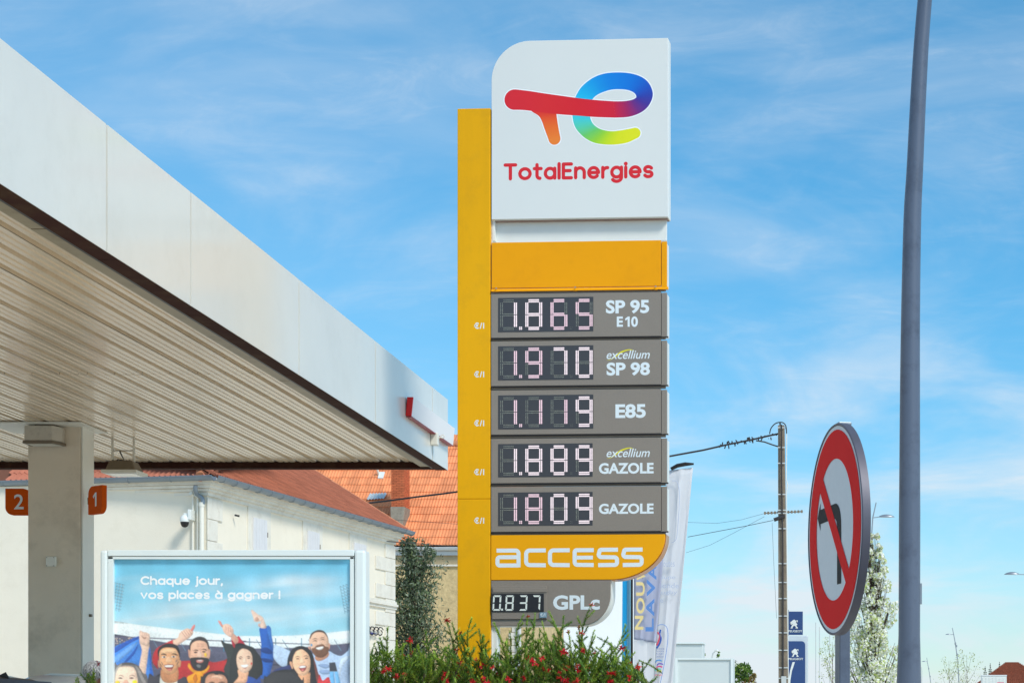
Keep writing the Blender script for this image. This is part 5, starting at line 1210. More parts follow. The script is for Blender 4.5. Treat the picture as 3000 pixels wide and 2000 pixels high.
# wrought scroll sign on the wing
isg = thing('wall_sign', 'small scrolled ironwork sign with a blue edge on the cream wing wall', 'sign', tuple(RWP.w(LW_ - 2, -.1, 3)))
for k in range(4):
    cx0, cz0 = RWP.uz(1076 + k * 12, 1848 + k * .8, -.06); r0 = .13
    sp_ = [RWP.w(cx0 + 1.6 * r0 * (1 - t * .12) * math.cos(t * 1.6 + .5), -.08, cz0 + r0 * (1 - t * .15) * math.sin(t * 1.6 + .5)) for t in [i * .4 for i in range(12)]]
    MB().tube(sp_, .014, 5).build('scroll', M_CABLE, isg)
cx0, cz0 = RWP.uz(1062, 1853, -.06); cx1, cz1 = RWP.uz(1105, 1857, -.06)
MB().add([RWP.w(cx0, -.07, cz0 + .06), RWP.w(cx1, -.07, cz1 + .02), RWP.w(cx0, -.07, cz0 - .05), RWP.w(cx0, -.05, cz0 + .06), RWP.w(cx1, -.05, cz1 + .02), RWP.w(cx0, -.05, cz0 - .05)],
         [(0, 1, 2), (5, 4, 3), (0, 3, 4, 1), (1, 4, 5, 2), (2, 5, 3, 0)]).build('blue_edge', mat('deep_blue_paint', rgb(60, 60, 130), .5, 0, .05), isg)
# pipes at the corner
def lw(px, py, dep=0):
    u, z = LFP.uz(px, py, dep); return LFP.w(u, dep, z)
P_ = [lw(573, 1421, -.28), lw(573, 1436, -.25), lw(578, 1448, -.15), lw(590, 1456, -.10), lw(594, 1466, -.09), lw(594, 1476, -.09)]
MB().tube(catmull([tuple(p) for p in P_], 4, False), .042, 12).build('swan_neck', M_GUTTER, h1, smooth=True)
q = lw(591, 1474, -.09); MB().tube([(q.x, q.y, GZ), (q.x, q.y, q.z)], .046, 12).build('downpipe', M_TRIMC, h1, smooth=True)
MB().tube([(q.x, q.y, q.z - .06), (q.x, q.y, q.z + .02)], .056, 12).build('collar', M_TRIMC, h1, smooth=True)
for x, y0 in ((565, 1452), (579.5, 1456)):
    q = lw(x, y0, -.06); MB().tube([(q.x, q.y, GZ), (q.x, q.y, q.z)], .022, 8).build('service_pipe', M_TRIMC, h1)
    MB().tube([(q.x - .01, q.y - .10, q.z + .04), (q.x + .01, q.y, q.z + .02)], .036, 10).build('pipe_cap', M_TRIMC, h1)
for x0, x1, y0, y1 in ((543, 560, 1452, 1489), (551, 560, 1534, 1578)):
    u0, za = LFP.uz(x0, y0); u1, zb2 = LFP.uz(x1, y1); pbox(LFP, u0, u1, -.012, -.001, zb2, za).build('bare_stone_patch', M_ROUGHC, h1)
# security camera
q = lw(541, 1528, -.28)
sc_ = thing('security_camera', 'white dome security camera with a black lens on the pale house corner', 'camera', tuple(q))
MB().lathe([(.085, q.z), (.092, q.z + .03), (.085, q.z + .08), (.06, q.z + .12), (.03, q.z + .135)], q.x, q.y, 18).build('housing', M_SIDEW, sc_, smooth=True)
MB().lathe([(.02, q.z - .105), (.05, q.z - .092), (.07, q.z - .06), (.08, q.z - .02), (.08, q.z - .002)], q.x, q.y, 18).build('dome', M_BLACK, sc_, smooth=True)
MB().box(q.x - .02, q.x + .11, q.y - .02, q.y + .02, q.z + .12, q.z + .17).build('arm', M_SIDEW, sc_, bevel=.008)
MB().box(q.x + .07, q.x + .13, q.y - .05, q.y + .25, q.z + .04, q.z + .24).build('wall_plate', M_SIDEW, sc_, bevel=.01)

# ================================================================ overhead cables
def cable(name, label, pix, r, sag=0, parent=None, cat='cable'):
    pts = [W(x, y, s) for x, y, s in pix]; C = catmull([tuple(p) for p in pts], 8, False) if len(pts) > 2 else [pts[0].lerp(pts[1], i / 20) - Vector((0, 0, sag * 4 * (i / 20) * (1 - i / 20))) for i in range(21)]
    o = MB().tube(C, r, 6).build(name, M_CABLE, None); return tag(o, label, cat) if cat else o
c1_ = thing('service_cable', 'thin black service cable with a black sleeve running from the cream house corner', 'cable', tuple(W(618, 1493, 149)))
pts = [W(x, y, s) for x, y, s in ((616, 1492, 149), (634, 1496, 147), (700, 1509, 140), (820, 1532, 135), (960, 1558, 130), (1120, 1583, 122), (1230, 1592, 118), (1345, 1601, 112))]
MB().tube(catmull([tuple(p) for p in pts], 6, False), .010, 6).build('wire', M_CABLE, c1_)
MB().tube([W(633, 1500, 147), W(691, 1513, 141)], .045, 10).build('sleeve', M_CABLE, c1_)
for a, b in (((614, 1492), (624, 1490)), ((622, 1493), (660, 1499)), ((688, 1508), (701, 1511)), ((626, 1497), (632, 1503))): MB().tube([W(*a, 146), W(*b, 146)], .022, 6).build('clamp', M_CABLE, c1_)
c2_ = thing('service_cable', 'faint thin wire with a small black plug just under the zinc gutter', 'cable', tuple(W(612, 1473, 149)))
pts = [W(x, y, s) for x, y, s in ((612, 1473, 149), (630, 1476, 148), (700, 1483, 140), (800, 1495, 135), (940, 1504, 128), (1160, 1522, 118), (1340, 1534, 110))]
MB().tube(catmull([tuple(p) for p in pts], 6, False), .005, 5).build('wire', M_CABLE, c2_)
MB().tube([W(626, 1474, 148), W(641, 1477, 147)], [.03, .012], 8).build('plug', M_CABLE, c2_)
pts = [W(x, y, s) for x, y, s in ((598, 1470, 149), (601, 1455, 149), (610, 1453, 149), (618, 1466, 149), (624, 1476, 149))]
MB().tube(catmull([tuple(p) for p in pts], 6, False), .007, 5).build('loop', M_CABLE, c2_)
o = cable('overhead_cable', 'thick twisted black cable crossing the orange tiled roof', [(1058, 1475, 108), (1130, 1467, 108), (1220, 1455, 109), (1345, 1439, 110), (1600, 1400, 110), (1960, 1335, 110)], .026)

# ================================================================ house with the orange roof
hs_ = 96.8; HYo = FL / hs_
xl = (640 - PX) / hs_; xr = (1512 - PX) / hs_
zg = E + (PY - 1608) / hs_
h2 = thing('orange_roof_house', 'tan roughcast house with a bright orange tiled roof behind the yellow totem', 'house', ((xl + xr) / 2, HYo, GZ))
MB().box(xl, xr, HYo + .35, HYo + 8, GZ - .1, zg - .02).build('wall', M_ROUGHC, h2)
zb1 = E + (PY - 1650) / hs_
MB().box(xl, xr - .01, HYo + .30, HYo + .348, zb1, zg - .02).build('frieze', mat('grey_tan_render', rgb(186, 168, 134), .95, 0, .15, 4, bump=.3), h2)
MB().box(xl, xr, HYo + .28, HYo + .348, zb1 - .055, zb1 - .002).build('string_course', M_STONE, h2)
OP = Plane((0, HYo, 0), 0.0)
gutter(OP, xl, xr + .1, .12, zg + .06, .09, M_WGUT, h2, brackets=.9)
MB().box(xl, xr + .05, HYo + .22, HYo + .26, zg - .16, zg - .03).build('fascia_board', M_WGUT, h2)
pr2 = .90; D2 = 4.03
vs = [Vector((x, HYo + d, zg - .16 + pr2 * (d + .2))) for x, d in ((xl, 0.1), (xr, .1), (xr, D2), (xl, D2))]
rf3 = MB().add(vs + [v + Vector((0, 0, .05)) for v in vs], [(0, 3, 2, 1), (4, 5, 6, 7), (0, 1, 5, 4), (1, 2, 6, 5), (2, 3, 7, 6), (3, 0, 4, 7)]).build('roof', M_UNDERT, h2)
vs = [Vector((x, y, z)) for x, y, z in ((xl, HYo + D2, zg + pr2 * D2), (xr, HYo + D2, zg + pr2 * D2), (xr, HYo + 8, zg), (xl, HYo + 8, zg))]
MB().add(vs, [(0, 1, 2, 3)]).add([(xl, HYo + .4, zg), (xl, HYo + 8, zg), (xl, HYo + D2, zg + pr2 * D2)], [(0, 1, 2)]).add([(xr, HYo + .4, zg), (xr, HYo + 8, zg), (xr, HYo + D2, zg + pr2 * D2)], [(0, 1, 2)]).build('rear_roof', M_TILEO, rf3 if False else h2)
to_ = tile_mesh(.188, .47, .020, M_TILEO, 8, .03)
chx0, chx1 = 1145, 1197
def keep2(x, y): return ((690 < x < 1340 and y > 1372) or (1314 < x < 1345)) and not (1150 < x < 1190 and y < 1540) and y > 1376 - (50 if x > 1310 else 0) and not (x < 1190 and y > 1377 + (x - 865) * .57 + 12)
ang2 = math.atan(pr2)
print('orange tiles', lay(OP, rf3, to_, .186, .395, 0, xl + .1, xr - .1, .04, 15, zg - .16, pr2, keep2))
zr2 = zg + pr2 * (D2 + .2) - .06
x = xl
while x < xr: MB().tube([(x, HYo + D2, zr2), (x + .42, HYo + D2, zr2 + .01)], [.12, .105], 10).build('ridge_tile', M_RIDGE, rf3, smooth=True); x += .40
# metal patches and vent on the roof
def roofp(px, py, lift=.1):
    # intersect with the roof plane
    dx = (px - PX) / FL; dz = (PY - py) / FL   # (HYo + d) along the ray
    # E + (HYo+d) dz = zg + .02 + pr2 (d + .2)
    d = (E + HYo * dz - zg + .16 - pr2 * .2) / (pr2 - dz); y = HYo + d
    return Vector((dx * y, y, E + y * dz))
def patch(name, quad, m, lift=.13, wav=False):
    P = [roofp(*q) + Vector((0, -lift * .67, lift * .74)) for q in quad]
    if not wav: return MB().add(P + [p + Vector((0, .02, -.03)) for p in P], [(0, 1, 2, 3), (7, 6, 5, 4), (0, 4, 5, 1), (1, 5, 6, 2), (2, 6, 7, 3), (3, 7, 4, 0)]).build(name, m, rf3)
    mb = MB(); n = 24; nrm = Vector((0, -.67, .74))
    for j, (a, b) in enumerate(((P[0], P[1]), (P[3], P[2]))):
        for i in range(n + 1): mb.v.append(tuple(a.lerp(b, i / n) + nrm * .02 * math.sin(i * 2 * PI / 4))); mb.c.append((1, 1, 1, 1))
    mb.f = [(i, i + 1, n + 1 + i + 1, n + 1 + i) for i in range(n)]
    return mb.build(name, m, rf3, fix=False)
patch('metal_patch', ((1075, 1472), (1127, 1468), (1136, 1452), (1085, 1454)), mat('corrugated_glazing', rgb(214, 222, 222), .35, .3, .08, 5), .12, True)
vp = patch('vent_flashing', ((1108, 1407), (1124, 1407), (1129, 1389), (1113, 1389)), M_SIDEW, .10)
q = roofp(1112, 1396); MB().tube([q, q + Vector((-.04, -.15, .22))], .035, 8).build('vent_pipe', M_TRIMC, vp)
# chimney
q0 = roofp(1171, 1545); q1 = E; cyy = q0.y - .35; cs = FL / cyy
cx0, cx1 = (1146 - PX) / cs, (1184 - PX) / cs; czb = E + (PY - 1484) / cs; czt = E + (PY - 1330) / cs
cdp = .75
ch = MB().box(cx0 + .012, cx1 - .012, cyy + .012, cyy + cdp, czb, czt).build('chimney', M_MORTAR, h2)
bw, bh = .165, .052; src = None; nb = 0
meb = MB().box(0, bw - .012, 0, .03, 0, bh - .009).mesh('brick'); meb.materials.append(M_BRICK)
mebh = MB().box(0, (bw - .012) / 2 - .004, 0, .03, 0, bh - .009).mesh('brick_half'); mebh.materials.append(M_BRICK)
wC = cx1 - cx0; chinv = Vector(wmat(ch).to_translation())
z = czb + .01; r = 0
while z < czt - bh and nb < 290:
    x = cx0 - (bw / 2 if r % 2 else 0)
    while x < cx1 - .02:
        a, b = max(x, cx0), min(x + bw - .012, cx1)
        if b - a > .03:
            o = bpy.data.objects.new('brick', meb); COL.objects.link(o); o.parent = ch; o.location = Vector((a, cyy - .004 + rnd.uniform(-.003, .003), z)) - chinv; o.scale = ((b - a) / (bw - .012), 1, 1); nb += 1
        x += bw
    y = cyy - (0 if r % 2 else bw / 2)
    while y < cyy + cdp - .02:
        a, b = max(y, cyy + .034), min(y + bw - .012, cyy + cdp)
        if b - a > .03:
            o = bpy.data.objects.new('brick', meb); COL.objects.link(o); o.parent = ch; o.rotation_euler = (0, 0, PI / 2)
            o.location = Vector((cx1 + .004 + rnd.uniform(-.003, .003), a, z)) - chinv; o.scale = ((b - a) / (bw - .012), 1, 1); nb += 1
        y += bw
    z += bh; r += 1
print('bricks', nb)
czl = q0.z - .6
MB().add([(cx0 - .03, cyy - .03, czb), (cx1 + .03, cyy - .03, czb), (cx1 + .03, cyy + cdp, czb), (cx0 - .03, cyy + cdp, czb), (cx0 + .02, cyy - .03, czl), (cx1 - .12, cyy - .03, czl), (cx1 - .12, cyy + cdp, czl), (cx0 + .02, cyy + cdp, czl)],
         [(0, 1, 2, 3), (7, 6, 5, 4), (0, 4, 5, 1), (1, 5, 6, 2), (2, 6, 7, 3), (3, 7, 4, 0)]).build('chimney_base', M_CEMENT, h2, bevel=.03)
MB().box(cx0 - .05, cx1 + .05, cyy - .05, cyy + cdp + .03, czt + .002, czt + .1).build('chimney_cap', M_CEMENT, h2)
# right corner of the house: quoins and a white post
z = zg - .3; k = 0
while z > GZ:
    lng = .28 if k % 2 else .18
    MB().box(xr - lng, xr + .02, HYo + .31, HYo + .347, z - .19, z - .006).build('quoin_stone', M_STONE, h2, bevel=.008); z -= .2; k += 1
q = W(1506, 1800, 98); MB().tube([(q.x, HYo + .2, GZ), (q.x, HYo + .2, zg)], .05, 8).build('downpipe', M_WGUT, h2)
# pale house with stone dressings seen under the gas panel
s3 = 84; h3 = thing('stone_house', 'pale stone house with tan corner strips seen just under the gas panel', 'house', tuple(W(1580, 2170, s3).xy) + (GZ,))
a, b = W(1516, 1760, s3), W(1650, 1760, s3)
MB().box(a.x, b.x, a.y, a.y + 6, GZ - .1, a.z).build('wall', mat('rubble_wall', rgb(200, 196, 188), .95, 0, .2, 7, bump=.6, bscale=12), h3)
MB().box(a.x - .1, b.x + .1, a.y - .1, a.y + 6.1, a.z + .002, a.z + .15).build('roof_edge', M_STONE, h3)
for x0, x1 in ((1543, 1576), (1628, 1650)):
    p, q = W(x0, 1700, s3), W(x1, 1700, s3); MB().box(p.x, q.x, a.y - .04, a.y - .002, GZ, a.z - .01).build('corner_strip', mat('tan_strip', rgb(222, 194, 150), .9, 0, .06), h3)
for x0, x1 in ((1577, 1583), (1587, 1590)):
    p, q = W(x0, 1700, s3), W(x1, 1700, s3); MB().box(p.x, q.x, a.y - .1, a.y - .05, GZ, a.z - .01).build('white_pipe', M_WGUT, h3)
r_ = random.Random(4)
for j in range(14):
    x = 1517
    z0 = W(0, 1838 + j * 11.5, s3).z
    while x < 1542:
        w_ = r_.uniform(6, 11); p, q = W(x, 0, s3), W(min(x + w_, 1542), 0, s3)
        MB().box(p.x + .01, q.x - .01, a.y - .03, a.y - .002, z0 - .12, z0).build('wall_stone', M_STONE, h3, bevel=.01); x += w_
# ================================================================ utility pole
s = 110
up = thing('utility_pole', 'weathered concrete utility pole with pale metal bands left of the round sign', 'utility pole', tuple(W(2297, 2170, s).xy) + (GZ,))
a = W(2279.5, 1246, s); b = W(2298.5, 1246, s); c = W(2282, 2300, s); d = W(2313, 2300, s); y0 = a.y; dy = .12
MB().add([(c.x, y0 - dy, GZ - .1), (d.x, y0 - dy, GZ - .1), (d.x, y0 + dy, GZ - .1), (c.x, y0 + dy, GZ - .1), (a.x, y0 - dy * .7, a.z), (b.x, y0 - dy * .7, a.z), (b.x, y0 + dy * .7, a.z), (a.x, y0 + dy * .7, a.z)],
         [(0, 3, 2, 1), (4, 5, 6, 7), (0, 1, 5, 4), (1, 2, 6, 5), (2, 3, 7, 6), (3, 0, 4, 7)]).build('shaft', M_CONC, up, bevel=.015)
def pxe(y): t = (y - 1246) / (2300 - 1246); return 2279.5 + 2.5 * t, 2298.5 + 14.5 * t
M_BAND = mat('pale_metal_band', rgb(206, 210, 208), .4, .2, .05)
for y in (1254, 1312, 1358, 1449, 1495, 1504, 1549, 1651, 1706, 1753, 1804, 1853, 1904, 1955, 1986, 2040, 2090):
    l, r = pxe(y); p, q = W(l - 1, y + 1.6, s), W(r + 1, y - 1.6, s)
    MB().box(p.x, q.x, y0 - dy - .012, y0 - dy - .002, p.z, q.z).build('band', M_BAND, up)
mb = MB(); mb.tube([W(pxe(y)[0] * .45 + pxe(y)[1] * .55 + off, y, s) + Vector((0, -dy - .03, 0)) for y, off in ((1246, 0), (1400, -1), (1600, 1), (1800, 0), (2000, -2), (2200, 0))], .02, 6); mb.build('cable_duct', M_CABLE, up)
mb = MB(); mb.tube([W(pxe(y)[1] + off, y, s) + Vector((0, -.06, 0)) for y, off in ((1252, 2), (1262, 6), (1320, 5), (1405, 3), (1420, 7), (1440, 3), (1600, 2), (1750, 1.5), (1900, 1), (2100, 1))], .014, 5); mb.build('loose_wire', M_SIDEW, up)
p = [W(x, y, s) + Vector((0, -.08, 0)) for x, y in ((2255, 1272), (2259, 1256), (2270, 1243), (2283, 1238), (2296, 1240), (2303, 1250), (2305, 1270))]
MB().tube(catmull([tuple(q) for q in p], 6, False), .016, 6).build('wire_loop', M_CABLE, up)
MB().tube([W(2286, 1249, s), W(2285, 1236, s)], .02, 6).build('top_pin', M_CABLE, up)
ca = MB(); ca.tube([W(2239, 1502.5, s), W(2352, 1497.5, s)], .016, 6)
for i in range(12): x = 2241 + i * 9.8; p = W(x, 1502.3 - i * .45, s); ca.box(p.x - .025, p.x + .025, p.y - .03, p.y + .03, p.z - .035, p.z + .035)
ca.build('bracket_arm', M_CONC, up)
MB().tube([W(2268, 1524, s) + Vector((0, -.15, 0)), W(2300, 1513, s) + Vector((0, -.15, 0))], .05, 8).build('cable_sleeve', M_CABLE, up)
p = W(2290, 1980, s); MB().box(p.x, p.x + .13, y0 - dy - .07, y0 - dy - .02, GZ, p.z).build('guard_tube', M_BAND, up)
oc = thing('overhead_cable', 'black cable with knotted clips running from the pole top towards the totem', 'cable', tuple(W(2270, 1272, s)))
P_ = [W(x, y, s) for x, y in ((2281, 1270), (2252, 1276), (2200, 1288), (2130, 1302), (2060, 1318), (1961, 1336))]
MB().tube(P_, .026, 6).build('wire', M_CABLE, oc)
MB().tube([W(x, y, s) for x, y in ((2281, 1308), (2262, 1302), (2240, 1294), (2215, 1290))], .02, 6).build('tie', M_CABLE, oc)
kn = MB(); r_ = random.Random(9)
for i in range(46):
    t = r_.random(); x = 2106 + t * 165; y = 1308 - t * 36 + r_.uniform(-3, 3) + (14 * max(0, t - .5) if r_.random() < .4 else 0)
    p = W(x, y, s); q = p + Vector((r_.uniform(-.05, .05), 0, r_.uniform(-.09, .09))); kn.tube([p, q], .016, 4)
kn.build('clips', M_CABLE, oc)['kind'] = 'stuff'
for k, (pix, r) in enumerate((([(2266, 1523), (2180, 1541), (2100, 1556), (2015, 1572)], .008), ([(2240, 1503), (2170, 1522), (2100, 1532), (2010, 1529)], .004), ([(2240, 1512), (2150, 1560), (2080, 1596), (2010, 1618)], .004), ([(2262, 1530), (2267, 1650), (2275, 1810)], .004))):
    o = MB().tube([W(x, y, s) for x, y in pix], r, 5).build('overhead_wire', M_CABLE)
    tag(o, ['thickest of the wires leaving the utility pole at mid height', 'faint wire from the left tip of the bracket arm on the utility pole', 'lowest sloping wire from the bracket arm on the utility pole', 'thin wire hanging down just left of the utility pole'][k], 'cable', 'thin wires at the utility pole')

# ================================================================ dealership signs behind the utility pole
def lion(parent, cx, cy, w, h, s, dy):
    pts = [(-.95, .40), (-.55, .62), (-.35, .80), (-.1, .98), (.2, .98), (.42, .80), (.50, .62), (.60, .82), (.80, .92), (.95, .75), (.90, .42), (.76, .40), (.80, .66), (.68, .70), (.52, .40), (.62, .20), (.86, .0), (.80, -.15), (.62, -.28), (.72, -.55), (.98, -.80), (.96, -.96), (.38, -.96), (.40, -.84), (.52, -.72), (.30, -.46), (.08, -.34), (-.18, -.52), (-.34, -.76), (-.28, -.94), (-.80, -.96), (-.84, -.84), (-.62, -.74), (-.60, -.48), (-.36, -.16), (-.20, .06), (-.36, .02), (-.52, -.16), (-.66, -.18), (-.60, -.02), (-.86, -.06), (-.80, .08), (-.58, .16), (-.95, .16), (-.92, .28), (-.55, .34)]
    L0 = wmat(parent).to_translation(); P = [W(cx + x * w / 2, cy - y * h / 2, s) for x, y in pts]; yy = P[0].y + dy
    tr = tessellate_polygon([[Vector((p.x, p.z, 0)) for p in P]])
    return MB().add([(p.x, yy, p.z) for p in P] + [(p.x, yy + .02, p.z) for p in P], tr + [tuple(len(P) + i for i in reversed(t)) for t in tr]).build('lion_emblem', M_SIDEW, parent, fix=False)
s = 48
def pxbox(x0, x1, y0, y1, s, d0, d1, m, parent, name, bev=0):
    a, b = W(x0, y1, s), W(x1, y0, s); return MB().box(a.x, b.x, a.y + d0, a.y + d1, a.z, b.z).build(name, m, parent, bevel=bev)
db = thing('dealer_banner', 'navy dealership banner with a white lion, upper of the two lion signs', 'sign', tuple(W(2311, 2170, s).xy) + (GZ,))
pxbox(2311, 2352, 1790, 1858.5, s, -.02, .02, M_NAVY, db, 'cloth'); pxbox(2309, 2311, 1785, 2200, s, -.03, .03, M_GALV, db, 'mast')
lion(db, 2326, 1827, 24, 26, s, -.06); 
def wtext(body, x0, x1, y0, y1, s, par, m, dy=-.06, bold=.02):
    a, b = W(x0, y1, s), W(x1, y0, s); L0 = wmat(par).to_translation()
    t = text_mesh(body, (a.x - L0.x, b.x - L0.x, a.z - L0.z, b.z - L0.z), 0, par, m, 'lettering', bold); t.location.y = a.y + dy - L0.y
wtext('PEUGEOT', 2309.5, 2350, 1844.5, 1851, s, db, M_SIDEW)
s = 50
dt = thing('dealer_totem', 'navy and silver dealership totem with a pale stripe, below the lion banner', 'sign', tuple(W(2311, 2170, s).xy) + (GZ,))
a, b, c = W(2300, 1861, s), W(2367, 1861, s), W(2359, 1877, s)
MB().box(a.x, b.x, a.y, a.y + .3, GZ, a.z).build('frame', mat('silver_frame', rgb(206, 214, 220), .35, .2, .04), dt, bevel=.03)
MB().prism(rounded(a.x + .02, c.x, GZ + .3, c.z, .22, 'c'), a.y - .04, a.y - .002).build('navy_panel', M_NAVY, dt)
lion(dt, 2329, 1911, 22, 24, s, -.07); wtext('PEUGEOT', 2310, 2353, 1926, 1932, s, dt, M_SIDEW, -.07)
P_ = [W(x, y, s) + Vector((0, -.06, 0)) for x, y in ((2322, 1938), (2329, 1938), (2320, 1965), (2316, 1990), (2314, 2020), (2308, 2020), (2311, 1985), (2315, 1962))]
MB().add(P_, tessellate_polygon([[Vector((p.x, p.z, 0)) for p in P_]])).build('pale_stripe', M_SIDEW, dt, fix=False)
for k, (x, y0_) in enumerate(((2390, 1822), (2401, 1836), (2431, 1858))):
    p = W(x, y0_, 42); o = MB().tube([(p.x, p.y, GZ), (p.x, p.y, p.z)], .03, 6).build('flag_mast', M_BAND)
    tag(o, ['leftmost thin bare mast behind the round sign', 'middle thin bare mast behind the round sign', 'thin bare mast next to the sign post'][k], 'mast', 'bare masts behind the round sign')

# ================================================================ distant street lamps
def slamp(label, hx, hy, w, topx, topy, mast, s, rr, nodes=()):
    """head centre hx,hy; mast = pixel polyline from top to ground"""
    t = thing('street_lamp', label, 'street lamp', tuple(W(mast[-1][0], 2170, s).xy) + (GZ,), 0, 'street lamps along the far road')
    P = [W(x, y, s) for x, y in mast]; P.append(Vector((P[-1].x, P[-1].y, GZ)))
    MB().tube(P, [rr * (.7 + .6 * i / (len(P) - 1)) for i in range(len(P))], 8).build('mast', M_GALV, t)
    c = W(hx, hy, s); hl = w / 2 / s
    mb = MB(); n = 12; k = 8
    for j in range(k + 1):
        u = j / k; hgt = .32 * hl * math.sin(PI * min(1, u * 1.0)) ** .7 + .004
        for i in range(n + 1):
            th = PI * i / n; mb.v.append((c.x - hl + 2 * hl * u, c.y + math.cos(th) * hl * .4 * math.sin(PI * u) ** .6, c.z + math.sin(th) * hgt)); mb.c.append((1, 1, 1, 1))
    mb.f = [(j * (n + 1) + i, j * (n + 1) + i + 1, (j + 1) * (n + 1) + i + 1, (j + 1) * (n + 1) + i) for j in range(k) for i in range(n)] + [(j * (n + 1), (j + 1) * (n + 1), (j + 1) * (n + 1) + n, j * (n + 1) + n) for j in range(k)]
    mb.build('lamp_head', M_GALV, t, smooth=True)
    e_ = W(topx, topy, s); MB().tube([Vector((c.x + hl * (.9 if topx > hx else -.9), c.y, c.z + .01)), e_], rr * .6, 6).build('arm', M_GALV, t)
    for (x, y) in nodes: p = W(x, y, s); MB().tube([p - Vector((0, 0, .12)), p + Vector((0, 0, .12))], rr * 1.7, 8).build('joint', M_GALV, t)
slamp('largest street lamp, its head between the round sign and the near lamp post', 2597, 1514, 50, 2557, 1516, [(2567, 1471), (2557, 1516), (2545, 1700), (2530, 2000)], 46, .045)
slamp('leaning street lamp rising out of the pale small trees at the right', 2778, 1858, 18, 2794, 1857, [(2790, 1838), (2794, 1857), (2799, 1884), (2806, 1935), (2809.5, 2000)], 26, .055, ((2799, 1884), (2802, 1891), (2804, 1916)))
slamp('smallest leaning street lamp just right of the near lamp post', 2708, 1937, 16, 2717, 1938, [(2715, 1925), (2717, 1938), (2722, 1965), (2727, 2000)], 18, .055, ((2721, 1957), (2725, 1980)))
slamp('street lamp head entering at the right edge on a long arm', 2965, 1682, 48, 3060, 1683, [(3062, 1640), (3060, 1683), (3080, 1900), (3085, 2000)], 46, .045)
P_ = [W(x, y, 20) for x, y in ((2694, 1949), (2699, 1952), (2701, 1960), (2702, 2060))]; o = MB().tube(P_, .04, 6).build('curved_mast', M_BAND); tag(o, 'thin pale curved mast at the foot of the near lamp post', 'mast')
P_ = [W(x, y, 60) for x, y in ((2086, 1925), (2089, 1912), (2094, 1908))]; P_.insert(0, Vector((P_[0].x, P_[0].y, GZ)))
t = thing('street_lamp', 'tiny lamp head peeking over the framed white sign box', 'street lamp', tuple(P_[0]), 0, 'street lamps along the far road'); MB().tube(P_, .03, 6).build('mast', M_BAND, t)
c = W(2100, 1906, 60); MB().tube([c + Vector((-.12, 0, .02)), c + Vector((0, 0, .04)), c + Vector((.1, 0, 0))], [.04, .07, .02], 8).build('lamp_head', M_SIDEW, t, smooth=True)

# ================================================================ trees
def leafcloud(mb, centre, rad, n, size, rr, cols, flat=.5, dirv=None, shell=.35):
    """leaf-sized quads in an ellipsoid clump"""
    for _ in range(n):
        while True:
            v = Vector((rr.uniform(-1, 1), rr.uniform(-1, 1), rr.uniform(-1, 1)))
            if v.length <= 1: break
        if v.length > 1e-3: v = v.normalized() * (v.length ** shell)
        p = Vector((centre[0] + v.x * rad[0], centre[1] + v.y * rad[1], centre[2] + v.z * rad[2]))
        a = Vector((rr.gauss(0, 1), rr.gauss(0, 1), rr.gauss(0, 1) + (dirv or 0))).normalized(); b = a.cross(Vector((rr.gauss(0, 1), rr.gauss(0, 1), rr.gauss(0, 1)))).normalized()
        L1 = size * rr.uniform(.6, 1.3); w1 = L1 * flat
        mb.add([p - a * L1 / 2, p + b * w1 / 2, p + a * L1 / 2, p - b * w1 / 2], [(0, 1, 2, 3)], rr.choice(cols))
M_LEAF = mat('leaf_colours', None, .6, 0, 0, vcol='col', trans=.25, spec=.3)
M_BARK = mat('brown_bark', rgb(92, 76, 62), .9, 0, .2, 8)
M_BARKD = mat('dark_bark', rgb(62, 50, 42), .9, 0, .2, 8)
def tree(name, label, base, top_z, crown, cols, lsize, nleaf, rr, bark=M_BARK, group=None, trunk_r=.12, limbs=18, clump=.5, flat=.55, dirv=0, cat='tree', up=1.0):
    """crown(t) -> half width at height fraction t of the crown"""
    t = thing(name, label, cat, tuple(base), 0, group); x, y, z0 = base; H = top_z - z0
    tm = MB(); tm.tube([(x, y, z0), (x + .03 * H * .3, y, z0 + H * .4), (x, y, z0 + H * .97)], [trunk_r, trunk_r * .7, trunk_r * .12], 8)
    lm = MB(); cl = MB(); per = max(6, nleaf // (limbs * 3))
    for i in range(limbs):
        f = crown[0] + (1 - crown[0]) * (i + rr.random()) / limbs; hw_ = crown[1](f); a = rr.uniform(0, 2 * PI)
        st = Vector((x, y, z0 + H * max(.1, f - .12 * up))); en = Vector((x + math.cos(a) * hw_ * .9, y + math.sin(a) * hw_ * .9, z0 + H * min(.99, f + .03 * up)))
        mid = st.lerp(en, .5) + Vector((0, 0, -.02 * H)); lm.tube([st, mid, en], [trunk_r * .28, trunk_r * .18, trunk_r * .06], 5)
        for q in (.35, .65, 1.0):
            p = st.lerp(en, q) + Vector((rr.gauss(0, .15), rr.gauss(0, .15), rr.gauss(0, .15))) * hw_; r0 = clump * (hw_ * .5 + .15) * rr.uniform(.6, 1.1)
            leafcloud(cl, p, (r0, r0, r0 * 1.2), per, lsize, rr, cols, flat, dirv)
    tm.build('trunk', bark, t, smooth=True); lm.build('limbs', bark, t)
    c = cl.build('crown', M_LEAF, t, fix=False); return t
rr = random.Random(11)
olive = [rgb(86, 106, 70), rgb(112, 128, 88), rgb(126, 142, 118), rgb(58, 74, 58), rgb(150, 162, 140), rgb(86, 104, 80)]
q = W(1200, 2170, 116)
def wid(f): return (.40 + .42 * math.sin(PI * min(1, max(0, (f - .05)) / .97)) ** .7) * (1.0 if f < .85 else (1.02 - f) * 5.5 + .08)
